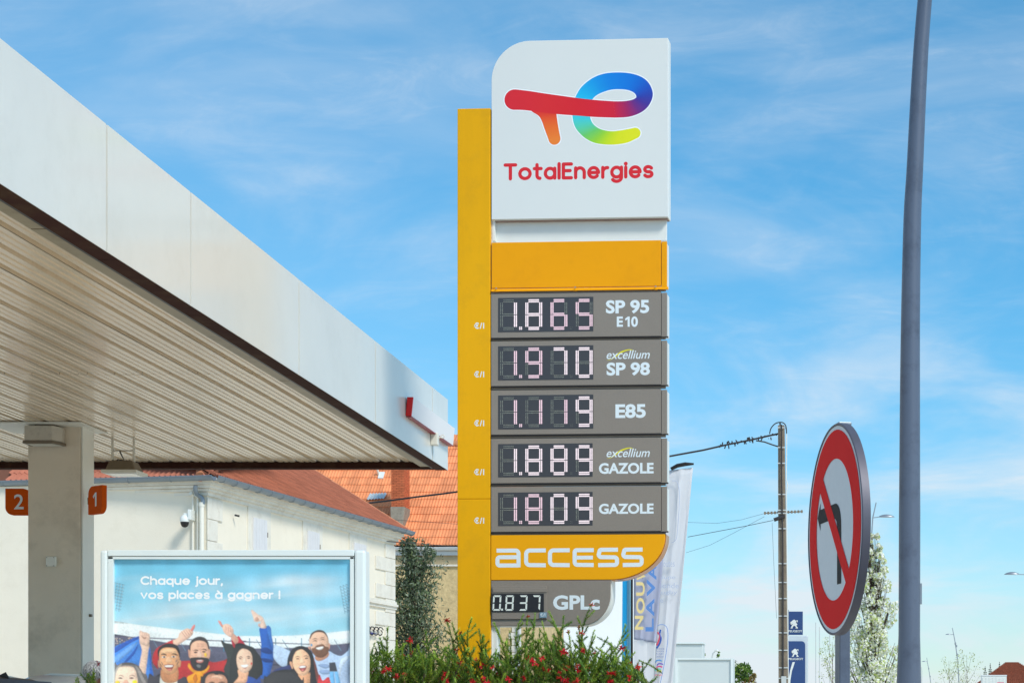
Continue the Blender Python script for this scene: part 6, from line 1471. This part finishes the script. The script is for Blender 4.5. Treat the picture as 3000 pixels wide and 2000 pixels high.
tree('olive_tree', 'narrow dark green olive tree growing between the cream house and the tan wall', (q.x - .10, q.y + .8, GZ), W(0, 1588, 114).z, (.12, wid), olive, .11, 19000, rr, M_BARKD, None, .08, 90, .62, .32, .6)
blos = [rgb(246, 246, 236), rgb(240, 243, 226), rgb(250, 250, 246), rgb(216, 224, 160), rgb(188, 204, 116), rgb(248, 248, 240), rgb(230, 236, 208), rgb(246, 246, 240)]
q = W(2556, 2170, 50)
def wb(f): return 2.5 * (1 - f) ** .85 * (1.0 if f > .12 else .6) + .14
tree('blossom_tree', 'tall narrow tree in white blossom and fresh green leaf behind the round sign', (q.x, q.y, GZ), W(0, 1562, 50).z, (.10, wb), blos, .17, 21000, rr, M_BARKD, None, .16, 130, .36, .8, 0, up=1.6)
pale = [rgb(214, 220, 180), rgb(196, 206, 150), rgb(170, 184, 120), rgb(226, 230, 206), rgb(150, 160, 110)]
def ws_(f): return .95 * math.sin(PI * min(1, max(.0, f - .25) / .78)) ** .6 + .12
for k, (x, y, s_, sc2, lb_) in enumerate(((2780, 1926, 40, 1.15, 'pale leafed small tree left of the leaning street lamp'), (2832, 1908, 40, 1.2, 'pale leafed small tree right of the leaning street lamp'), (2438, 1868, 52, .8, 'sparse pale green tree glimpsed left of the sign post'))):
    q = W(x, 2170, s_); tree('young_tree', lb_, (q.x, q.y, GZ), W(0, y, s_).z, (.30, lambda f: ws_(f) * sc2), pale, .11, 900 if k < 2 else 700, rr, M_BARK, 'pale young trees along the road', .05, 16, .5, .7, 0, up=1.5)
fir = [rgb(46, 74, 62), rgb(60, 90, 72), rgb(38, 60, 52)]
for k, (x, y, s_) in enumerate(((2886, 1952, 16), (2901, 1944, 16), (2928, 1940, 16), (2969, 1964, 16), (2999, 1962, 16))):
    q = W(x, 2170, s_); t = thing('fir_tree', ['leftmost small dark fir beside the tiled roof', 'taller dark fir just left of the tiled roof', 'dark fir top just showing over the tiled roof', 'dark fir between the two tiled roofs', 'dark fir at the right edge behind the second roof'][k], 'fir tree', (q.x, q.y, GZ), 0, 'dark firs behind the tiled roofs')
    zt = W(0, y, s_).z; MB().tube([(q.x, q.y, GZ), (q.x, q.y, zt)], [.2, .03], 6).build('trunk', M_BARKD, t)
    cl = MB()
    for j in range(26):
        f = j / 26; z = zt - (zt - GZ) * .6 * f; r0 = .06 + 1.9 * f * (1 + .35 * math.sin(j * 2.4))
        for i in range(9):
            a = rr.uniform(0, 2 * PI); tip = Vector((q.x + math.cos(a) * r0, q.y + math.sin(a) * r0, z - .25 * r0 + .15)); b0 = Vector((q.x, q.y, z)); sdv = Vector((-math.sin(a), math.cos(a), 0)) * .16 * (.4 + r0)
            cl.add([b0 + sdv, b0 - sdv, tip + Vector((0, 0, -.1))], [(0, 1, 2)], rr.choice(fir)); cl.add([b0.lerp(tip, .5) + sdv + Vector((0, 0, .1)), tip, b0.lerp(tip, .6) - sdv - Vector((0, 0, .2))], [(0, 1, 2)], rr.choice(fir))
    cl.build('crown', M_LEAF, t, fix=False)
grn = [rgb(90, 128, 50), rgb(116, 150, 60), rgb(70, 104, 44), rgb(150, 176, 84), rgb(52, 80, 40)]
q = W(2170, 2170, 120); tg_ = thing('green_shrub', 'bright green leafy shrub right of the framed white sign box', 'shrub', (q.x, q.y, GZ))
cl = MB(); 
for x, y, r in ((2160, 1975, 26), (2178, 1962, 22), (2190, 1976, 20), (2165, 2010, 34), (2195, 2010, 26), (2150, 1968, 16), (2180, 2060, 50), (2202, 1986, 10), (2210, 1978, 6)):
    p = W(x, y, 120); leafcloud(cl, p, (r / 120, .3, r / 120), 260 if r > 12 else 60, .075, rr, grn if x < 2195 else [rgb(170, 120, 90), rgb(150, 150, 80), rgb(120, 100, 60)], .6)
for x, y in ((2158, 1944), (2170, 1950), (2191, 1946), (2182, 1950)):
    p = W(x, y, 120); leafcloud(cl, p, (.04, .04, .1), 14, .07, rr, grn, .5)
cl.build('foliage', M_LEAF, tg_, fix=False)['kind'] = 'stuff'; MB().tube([(q.x, q.y, GZ), (q.x, q.y, GZ + 1.6)], .05, 6).build('stem', M_BARK, tg_)
cl = MB()
for x, y in ((2060, 1922), (2064, 1918), (2103, 1921), (2107, 1914), (2105, 1926)):
    leafcloud(cl, W(x, y, 60), (.06, .06, .1), 10, .14, rr, grn, .6)
o = cl.build('foliage', M_LEAF, None, fix=False); tag(o, 'tips of green leaves over the pale sign boxes', 'foliage', None, 'stuff')

# ================================================================ houses at the lower right
s = 30
rh = thing('far_house', 'far house with a brown tiled roof behind a white panel shed', 'house', tuple(W(2950, 2170, s).xy) + (GZ,))
a = W(2868, 1998, s); b = W(3080, 1998, s); MB().box(a.x, b.x, a.y + 1, a.y + 8, GZ, a.z).build('wall', M_CREAM, rh)
rp1 = [W(2858, 2004, s), W(2955, 1934, s) + Vector((0, 4, 0)), W(2990, 1934, s) + Vector((0, 4, 0)), W(3090, 2004, s)]
rp1[1].z = W(0, 1934, s).z; rp1[2].z = rp1[1].z
bk = [p + Vector((0, 9, 0)) for p in (rp1[0], rp1[3])]
rfm = MB().add([rp1[0], rp1[3], rp1[2], rp1[1], bk[0], bk[1]], [(0, 1, 2, 3), (0, 3, 4), (1, 5, 2), (4, 3, 2, 5)]).build('roof', M_UNDERT, rh, fix=True)
# rows of tile courses
mb = MB(); A, B, C_, D_ = rp1
for r in range(22):
    f0, f1 = r / 22, (r + 1) / 22; l0, l1 = A.lerp(D_.copy() if False else rp1[1], f0), A.lerp(rp1[1], f1); r0_, r1_ = rp1[3].lerp(rp1[2], f0), rp1[3].lerp(rp1[2], f1)
    n = 34
    for i in range(n):
        p0, p1 = l0.lerp(r0_, i / n), l0.lerp(r0_, (i + .92) / n); p2, p3 = l1.lerp(r1_, (i + .92) / n), l1.lerp(r1_, i / n); up_ = Vector((0, -.07, .09)); u2 = Vector((0, -.02, .02))
        mb.add([p0 + up_, p1 + up_, p2 + u2, p3 + u2, p0, p1], [(0, 1, 2, 3), (0, 4, 5, 1)])
mb.build('roof_tiles', M_TILEB, rh, fix=False)['kind'] = 'stuff'
wp = thing('panel_shed', 'white ribbed panel shed with a red mark in front of the brown tiled roof', 'shed', tuple(W(2910, 2170, 34).xy) + (GZ,))
a, b = W(2877, 1979, 34), W(2949, 1979, 34)
MB().box(a.x, b.x, a.y, a.y + 2, GZ, a.z).build('wall', M_SIDEW, wp)
for i in range(17): x = a.x + .08 + i * (b.x - a.x - .16) / 16; MB().box(x - .02, x + .02, a.y - .03, a.y - .002, GZ + .1, a.z - .12).build('rib', M_SIDEW, wp)
MB().box(a.x - .03, b.x + .03, a.y - .05, a.y + 2, a.z + .002, a.z + .10).build('roof_edge', M_WGUT, wp)
p = W(2921, 1998, 34); p2 = W(2941, 1998, 34); MB().box(p.x, p2.x, a.y - .06, a.y - .035, p.z - .5, p.z).build('red_mark', M_SIGNR, wp)
o = thing('far_house', 'low brown tiled roof of another house at the far right edge', 'house', tuple(W(3010, 2170, 26).xy) + (GZ,))
P_ = [W(2962, 2006, 26), W(3004, 1972, 26) + Vector((0, 3, 0)), W(3060, 2006, 26)]; P_[1].z = W(0, 1972, 26).z
MB().add([P_[0], P_[2], P_[1], P_[0] + Vector((0, 8, 0)), P_[2] + Vector((0, 8, 0))], [(0, 1, 2), (0, 2, 3), (1, 4, 2), (3, 2, 4)]).build('roof', M_TILEB, o)
MB().box(P_[0].x + .3, P_[2].x - .3, P_[0].y + .3, P_[0].y + 7, GZ, P_[0].z).build('wall', M_CREAM, o)
o = thing('far_house', 'sliver of an orange roof at the left foot of the panel shed', 'house', tuple(W(2868, 2170, 24).xy) + (GZ,))
a = W(2859, 2003, 24); b = W(2877, 1985, 24); MB().add([(a.x, a.y, a.z), (b.x + 1, a.y, a.z), (b.x + 1, a.y + 2, b.z + .3), (a.x + .3, a.y + 5, a.z), (b.x + 1, a.y + 5, a.z)], [(0, 1, 2), (0, 2, 3), (1, 4, 2), (3, 2, 4)]).build('roof', M_TILER, o)
MB().box(a.x + .1, b.x + .9, a.y + .1, a.y + 4.8, GZ, a.z).build('wall', M_CREAM, o)

# ================================================================ cars
def car(name, label, xr_, y0, w, L, H, m_body, m_roof, group='cars parked on the forecourt'):
    """side-on saloon whose tail is at x = xr_ (dirn +1: the car extends to +x)"""
    t = thing(name, label, 'car', (xr_, y0, GZ), 0, group); sg_ = 1 if L > 0 else -1; L = abs(L)
    body = [(0, .30), (0.02, .62), (.10, .86), (.42, .93), (.9, .96), (2.6, .96), (3.35, .88), (4.0, .74), (4.15, .58), (4.18, .30)]
    cab = [(.08, .92), (.13, 1.18), (.19, 1.35), (.27, H - .05), (.36, H - .015), (.48, H), (.75, H - .01), (1.3, H - .03), (1.9, H - .07), (2.3, H - .15), (2.95, .95)]
    k = L / 4.18
    def pr_(poly, yin0, yin1, nm, m, par=t, sm=True):
        P = [(xr_ + sg_ * x * k, GZ + z) for x, z in poly]; return MB().prism(P, y0 - w / 2 + yin0, y0 + w / 2 - yin1).build(nm, m, par, smooth=sm, bevel=.05)
    bd = pr_(body, 0, 0, 'body', m_body)
    mb = MB(); top = [(x, z) for x, z in cab]; n = len(top)
    for yy, ins in ((y0 - w / 2 + .06, 0), (y0 - w / 2 + .24, 1), (y0 + w / 2 - .24, 1), (y0 + w / 2 - .06, 0)):
        for x, z in top:
            zz_ = GZ + (z if ins else .92 + (z - .92) * .80); mb.v.append((xr_ + sg_ * x * k, yy, zz_)); mb.c.append((1, 1, 1, 1))
    mb.f = [(j * n + i, j * n + i + 1, (j + 1) * n + i + 1, (j + 1) * n + i) for j in range(3) for i in range(n - 1)] + [tuple(range(n)), tuple(reversed(range(3 * n, 4 * n)))]
    cb = mb.build('cabin', m_roof, t, smooth=True)
    gl = [(.30, .97), (.34, 1.12), (.42, 1.24), (.62, H - .10), (1.3, H - .12), (1.95, H - .17), (2.66, .97)]
    for sd_ in (-1, 1):
        P = [(xr_ + sg_ * x * k, GZ + z) for x, z in gl]
        ye = y0 + sd_ * (w / 2 - .075)
        vs = []
        for x, z in P: f = (z - GZ - .92) / (H - .92); vs.append((x, y0 + sd_ * (w / 2 - .052 + .006 - .19 * max(0, f - .8) * 3), z))
        MB().add(vs, [tuple(range(len(vs)))]).build('side_window', mat('car_glass', rgb(40, 34, 34), .08, 0, 0), t)
    for x in (.82, 3.35):
        for sd_ in (-1, 1):
            cx_, cy_ = xr_ + sg_ * x * k, y0 + sd_ * (w / 2 - .08); R0 = .31
            ty = MB(); ty.tube([(cx_, cy_ - .1, GZ + R0), (cx_, cy_ + .1, GZ + R0)], R0, 24); wh = ty.build('wheel', M_BLACK, t, smooth=True)
            MB().tube([(cx_, cy_ + sd_ * .09, GZ + R0), (cx_, cy_ + sd_ * .115, GZ + R0)], .19, 16).build('rim', M_GALV, wh)
    for sd_ in (-1, 1):
        MB().box(min(xr_ - sg_ * .012, xr_ + sg_ * .02), max(xr_ - sg_ * .012, xr_ + sg_ * .02), y0 + sd_ * (w / 2 - .25) - .12, y0 + sd_ * (w / 2 - .25) + .12, GZ + .68, GZ + .8).build('tail_light', M_SIGNR, t)
        e_ = xr_ + sg_ * L; MB().box(min(e_ - .05, e_ + .01), max(e_ - .05, e_ + .01), y0 + sd_ * (w / 2 - .3) - .15, y0 + sd_ * (w / 2 - .3) + .15, GZ + .56, GZ + .68).build('headlight', M_SKINB, t)
        MB().tube([(xr_ + sg_ * .30 * k, y0 + sd_ * (w / 2 - .28), GZ + H - .05), (xr_ + sg_ * .55 * k, y0 + sd_ * (w / 2 - .28), GZ + H + .008), (xr_ + sg_ * 1.3 * k, y0 + sd_ * (w / 2 - .28), GZ + H - .018)], .012, 6).build('roof_trim', M_SIDEW, t)
    ax = xr_ + sg_ * .30 * k; MB().add([(ax, y0 - .02, GZ + H - .06), (ax + sg_ * .16, y0 - .01, GZ + H - .02), (ax + sg_ * .05, y0, GZ + H + .035), (ax, y0 + .02, GZ + H - .06), (ax + sg_ * .16, y0 + .01, GZ + H - .02)], [(0, 1, 2), (3, 2, 4), (0, 2, 3), (1, 4, 2), (0, 3, 4, 1)]).build('aerial_fin', M_BLACK, t)
    return t
M_CARW = mat('white_car_paint', rgb(222, 226, 228), .18, 0, 0, coat=.8)
M_CARD = mat('dark_brown_car_paint', rgb(50, 38, 34), .45, .0, 0)
car('parked_car', 'white parked car, only its arched roof showing at the foot of the pillar', W(36, 0, 292).x, FL / 292 + .2, 1.72, 4.1, 1.452, M_CARW, M_CARW)
car('parked_car', 'dark parked car with a low shiny roof at the left edge', W(134, 0, 326).x, FL / 326, 1.70, -4.3, 1.388, M_CARD, M_CARD)

# ================================================================ person behind the billboard
def person():
    s = 345; b = W(276, 2170, s); x, y = b.x, b.y; zt = W(0, 1937, s).z; H = zt - GZ
    t = thing('person', 'grey haired person in a dark jacket seen from behind, half hidden by the billboard', 'person', (x, y, GZ))
    k = H / 1.72
    J = {'hip': (0, 0, .92), 'waist': (0, 0, 1.08), 'chest': (0, .01, 1.28), 'neck': (0, .0, 1.44), 'neck2': (0, -.0, 1.50), 'head': (-.01, 0, 1.58), 'head2': (-.01, 0, 1.66),
         'shL': (-.17, 0, 1.38), 'elL': (-.23, .03, 1.12), 'wrL': (-.22, -.06, .88), 'haL': (-.22, -.1, .80), 'shR': (.17, 0, 1.38), 'elR': (.23, .03, 1.12), 'wrR': (.22, -.06, .88), 'haR': (.22, -.1, .80),
         'hpL': (-.09, 0, .88), 'knL': (-.10, -.02, .48), 'anL': (-.10, .02, .09), 'toL': (-.11, -.14, .04), 'hpR': (.09, 0, .88), 'knR': (.10, -.02, .48), 'anR': (.10, .02, .09), 'toR': (.11, -.14, .04)}
    Rr = {'hip': (.15, .11), 'waist': (.13, .1), 'chest': (.17, .11), 'neck': (.06, .06), 'neck2': (.055, .055), 'head': (.078, .09), 'head2': (.074, .088), 'shL': (.06, .06), 'elL': (.045, .045), 'wrL': (.03, .03), 'haL': (.035, .02),
          'hpL': (.085, .085), 'knL': (.058, .058), 'anL': (.042, .042), 'toL': (.038, .03)}
    ed = [('hip', 'waist'), ('waist', 'chest'), ('chest', 'neck'), ('neck', 'neck2'), ('neck2', 'head'), ('head', 'head2'), ('chest', 'shL'), ('shL', 'elL'), ('elL', 'wrL'), ('wrL', 'haL'), ('chest', 'shR'), ('shR', 'elR'), ('elR', 'wrR'), ('wrR', 'haR'),
          ('hip', 'hpL'), ('hpL', 'knL'), ('knL', 'anL'), ('anL', 'toL'), ('hip', 'hpR'), ('hpR', 'knR'), ('knR', 'anR'), ('anR', 'toR')]
    nm = list(J); me = bpy.data.meshes.new('body'); me.from_pydata([Vector(J[n]) * k for n in nm], [(nm.index(a), nm.index(b)) for a, b in ed], []); me.update()
    o = bpy.data.objects.new('body', me); COL.objects.link(o); o.parent = t; me.materials.append(mat('warm_skin', rgb(206, 140, 116), .6, 0, .05, 10))
    o.modifiers.new('skin', 'SKIN'); sv = me.skin_vertices[0].data
    for i, n in enumerate(nm): r = Rr.get(n) or Rr[n[:-1] + 'L']; sv[i].radius = (r[0] * k, r[1] * k); sv[i].use_root = (n == 'hip')
    o.modifiers.new('smooth', 'SUBSURF').levels = 2; o.modifiers['smooth'].render_levels = 2
    # clothes: coat and trousers as lofted shells
    mb = MB()
    def loft(rings, m, nm_):
        mb = MB(); n = 18
        mb.v = [(x + cx + rx * math.cos(2 * PI * i / n), y + cy + ry * math.sin(2 * PI * i / n), GZ + z * k) for cx, cy, z, rx, ry in rings for i in range(n)]; mb.c = [(1, 1, 1, 1)] * len(mb.v)
        mb.f = [(j * n + i, j * n + (i + 1) % n, (j + 1) * n + (i + 1) % n, (j + 1) * n + i) for j in range(len(rings) - 1) for i in range(n)]; return mb.build(nm_, m, t, smooth=True)
    loft([(0, 0, .80, .19, .15), (0, 0, 1.0, .18, .14), (0, 0, 1.2, .19, .14), (0, 0, 1.34, .21, .13), (0, 0, 1.42, .12, .09), (0, 0, 1.47, .075, .075)], M_NAVY, 'jacket')
    for sx in (-1, 1):
        loft([(sx * .10, .02, .08, .06, .07), (sx * .10, -.02, .48, .075, .08), (sx * .09, 0, .86, .10, .11)], M_BLACK, 'trouser_leg')
        loft([(sx * .22, -.05, .88, .045, .045), (sx * .23, .03, 1.12, .06, .06), (sx * .18, 0, 1.38, .075, .075), (sx * .14, 0, 1.42, .06, .06)], M_NAVY, 'sleeve')
    # ears and nose on the head, hair cap with strands
    for sx in (-1, 1): MB().lathe([(.004, GZ + 1.555 * k), (.014, GZ + 1.575 * k), (.016, GZ + 1.60 * k), (.006, GZ + 1.625 * k)], x - .01 + sx * .078, y + .01, 8).build('ear', o.data.materials[0], t, smooth=True)
    hm = MB(); r_ = random.Random(3); cx, cy, cz = x, y + .01, GZ + 1.625 * k; cols = [rgb(150, 154, 158), rgb(190, 194, 198), rgb(120, 124, 130), rgb(214, 218, 220)]
    n = 16
    for j in range(9):
        th = PI * j / 11
        for i in range(n): a = 2 * PI * i / n; hm.v.append((cx + .096 * math.sin(th) * math.cos(a), cy + .108 * math.sin(th) * math.sin(a), cz + .088 * math.cos(th))); hm.c.append(cols[0])
    hm.f = [(j * n + i, j * n + (i + 1) % n, (j + 1) * n + (i + 1) % n, (j + 1) * n + i) for j in range(8) for i in range(n)]
    for _ in range(900):
        th = math.acos(r_.uniform(-.55, 1)); a = r_.uniform(0, 2 * PI)
        if math.sin(a) < -.3 and th > 1.1: continue
        p = Vector((cx + .098 * math.sin(th) * math.cos(a), cy + .11 * math.sin(th) * math.sin(a), cz + .092 * math.cos(th))); nn_ = (p - Vector((cx, cy, cz))).normalized()
        dn = (Vector((0, 0, -1)) + nn_ * .45 + Vector((r_.gauss(0, .3), r_.gauss(0, .3), 0))).normalized(); q = p + dn * r_.uniform(.03, .06); sd_ = nn_.cross(dn).normalized() * .003
        hm.add([p + sd_, p - sd_, q], [(0, 1, 2)], r_.choice(cols))
    hm.build('hair', mat('grey_hair', None, .7, 0, 0, vcol='col'), t, fix=False)
    t.rotation_euler = (0, 0, math.radians(-127))      # turned away, towards the pumps
    return t
person()

# ================================================================ flowering shrubs in front of the totem
gcol = [rgb(140, 162, 56), rgb(116, 144, 54), rgb(80, 116, 48), rgb(150, 176, 74), rgb(64, 92, 44), rgb(116, 146, 60), rgb(90, 122, 58)]
stemc = rgb(110, 84, 60)
rb_ = random.Random(21)
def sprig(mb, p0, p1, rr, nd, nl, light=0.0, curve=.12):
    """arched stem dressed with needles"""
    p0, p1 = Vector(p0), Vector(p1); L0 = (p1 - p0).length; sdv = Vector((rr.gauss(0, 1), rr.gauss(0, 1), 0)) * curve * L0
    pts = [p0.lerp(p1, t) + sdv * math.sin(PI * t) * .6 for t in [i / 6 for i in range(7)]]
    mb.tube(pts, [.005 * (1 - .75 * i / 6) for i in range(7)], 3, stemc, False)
    n = int(nd * L0)
    base = rr.choice(gcol)
    for i in range(n):
        t = rr.random() ** .85; j = min(5, int(t * 6)); f = t * 6 - j; p = pts[j].lerp(pts[j + 1], f); ax = (pts[j + 1] - pts[j]).normalized()
        r = Vector((rr.gauss(0, 1), rr.gauss(0, 1), rr.gauss(0, 1))); r = (r - ax * r.dot(ax)).normalized()
        d = (r * rr.uniform(.5, 1.1) + ax * rr.uniform(.5, 1.0)).normalized(); w = ax.cross(r).normalized() * .0026
        ll = nl * rr.uniform(.7, 1.35) * (1 - .4 * t)
        c = base if rr.random() < .6 else rr.choice(gcol)
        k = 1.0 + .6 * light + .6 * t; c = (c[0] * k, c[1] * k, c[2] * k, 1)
        q = p + d * ll; mb.add([p + w, p - w, q - w * .6, q + w * .6], [(0, 1, 2, 3)], c)
    return pts
fm = MB(); r_ = random.Random(2)
for i in range(26):
    d = Vector((r_.gauss(0, 1), r_.gauss(0, 1), r_.gauss(0, .8))).normalized(); q = d * r_.uniform(.012, .03); sdv = d.cross(Vector((.3, .2, 1))).normalized() * .0032
    fm.add([sdv, -sdv, q - sdv * .8 + Vector((0, 0, .004)), q + sdv * .8 + Vector((0, 0, .004))], [(0, 1, 2, 3)])
flme = fm.mesh('flower'); flme.materials.append(mat('crimson_petal', rgb(208, 28, 44), .6, 0, .15, 200, trans=.2))
SB = 292
def shrub(label, x0, x1, depth, tips, profile, n, seed, flowers):
    rr = random.Random(seed); xm = (x0 + x1) / 2; b = W(xm, 2170, SB); t = thing('flowering_shrub', label, 'shrub', (b.x, b.y + depth, GZ), 0, 'red flowering shrubs before the totem')
    mb = MB(); st = MB(); tipsP = []; root = Vector((b.x, b.y + depth, GZ))
    def P(x, y, dy): q = W(x, y, SB); q.y += depth + dy; return q
    for (x, y, lean) in tips:
        q1 = P(x, y, rr.uniform(-.15, .15)); q0 = P(x - lean + rr.uniform(-6, 6), y + rr.uniform(110, 150), rr.uniform(-.1, .1))
        pts = sprig(mb, q0, q1, rr, 620, .036, .35, .10); tipsP.append(pts[-1])
        for k in range(5):
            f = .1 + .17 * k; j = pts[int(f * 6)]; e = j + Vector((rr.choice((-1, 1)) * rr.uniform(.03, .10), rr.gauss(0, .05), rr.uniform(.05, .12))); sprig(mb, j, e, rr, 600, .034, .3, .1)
    for i in range(n):
        x = rr.uniform(x0, x1); top = profile(x) + rr.gauss(6, 24); d_ = rr.random() ** 1.1; y = top + d_ * 170; dy = rr.uniform(-.35, .35)
        q1 = P(x, y, dy); q0 = q1 + Vector((rr.gauss(0, .11), rr.gauss(0, .08), -rr.uniform(.12, .28)))
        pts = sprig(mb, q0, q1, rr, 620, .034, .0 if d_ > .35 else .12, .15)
        if rr.random() < .30: tipsP.append(pts[-1])
        if i % 7 == 0: st.tube([root + Vector((rr.gauss(0, .12), rr.gauss(0, .1), 0)), root.lerp(q0, .5) + Vector((rr.gauss(0, .05), 0, .1)), q0], [.014, .009, .004], 4)
    # the lower, hidden body of the plant
    for i in range(90):
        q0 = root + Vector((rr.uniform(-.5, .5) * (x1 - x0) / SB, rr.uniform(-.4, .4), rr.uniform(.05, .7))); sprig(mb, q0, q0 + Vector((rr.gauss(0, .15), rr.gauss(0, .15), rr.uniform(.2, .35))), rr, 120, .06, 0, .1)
    f_ = mb.build('foliage', M_NEED, t, fix=False); f_['kind'] = 'stuff'
    st.build('stems', M_BARK, t)
    rr.shuffle(tipsP); nf = 0; rt = Vector(t.location)
    for q in tipsP[:flowers]:
        o = bpy.data.objects.new('flower', flme); COL.objects.link(o); o.parent = t; o.location = q - rt; o.rotation_euler = (rr.uniform(0, 6), rr.uniform(0, 6), rr.uniform(0, 6)); k = rr.uniform(.8, 1.7); o.scale = (k, k, k)
    for _ in range(int(flowers * .7)):   # clustered low flowers
        x = rr.uniform(x0, x1); q = P(x, profile(x) + rr.uniform(40, 150), -.38); o = bpy.data.objects.new('flower', flme); COL.objects.link(o); o.parent = t; o.location = q - rt; o.rotation_euler = (rr.uniform(0, 6), 0, rr.uniform(0, 6)); k = rr.uniform(.9, 1.6); o.scale = (k, k, k)
M_NEED = mat('needle_colours', None, .55, 0, 0, vcol='col', trans=.2, spec=.3)
shrub('red flowering needle-leaved shrub between the billboard and the yellow column', 1010, 1330, .1, [(1139, 1838, 20), (1083, 1882, 0), (1112, 1868, -10), (1242, 1846, -12), (1150, 1872, 10), (1302, 1814, -14), (1210, 1890, 0), (1316, 1822, -40), (1180, 1886, -8)],
      lambda x: 1910 - 6 * math.sin(x * .03), 560, 31, 24)
shrub('red flowering shrub at the foot of the yellow column, with the tallest sprigs', 1320, 1640, .0, [(1389, 1812, 8), (1455, 1826, -30), (1527, 1797, -12), (1562, 1794, 10), (1545, 1806, 4), (1607, 1789, -20), (1653, 1805, 24), (1420, 1870, 0), (1345, 1850, -16), (1500, 1850, 0), (1590, 1822, 6), (1480, 1868, -8), (1626, 1830, 10), (1575, 1838, -6), (1396, 1840, -6)],
      lambda x: 1918 - 34 * math.exp(-((x - 1590) / 70) ** 2) - 10 * math.sin(x * .04), 640, 32, 32)
shrub('red flowering shrub under the gas panel with bare arching sprigs to the right', 1630, 1870, .15, [(1726, 1767, 26), (1822, 1824, 70), (1740, 1845, 44), (1770, 1862, 70), (1817, 1896, 60), (1899, 1928, 120), (1925, 1976, 120), (1690, 1834, 0), (1702, 1852, -10), (1665, 1850, -8), (1838, 1906, 34)],
      lambda x: 1914 - 14 * math.exp(-((x - 1700) / 50) ** 2) + .14 * max(0, x - 1760), 540, 33, 44)
# small shrub left of the billboard
SB = 352
shrub('small yellow-green sprigs just left of the billboard', 228, 330, .0, [(226, 1984, -6), (262, 1972, -20), (284, 1964, 8), (272, 1980, 6)], lambda x: 1990, 60, 34, 3)
q = W(289, 1943, 352); o = bpy.data.objects.new('flower', flme); COL.objects.link(o); sh = [x for x in COL.objects if x.name.startswith('flowering_shrub')][-1]; o.parent = sh; o.location = q - Vector(sh.location)
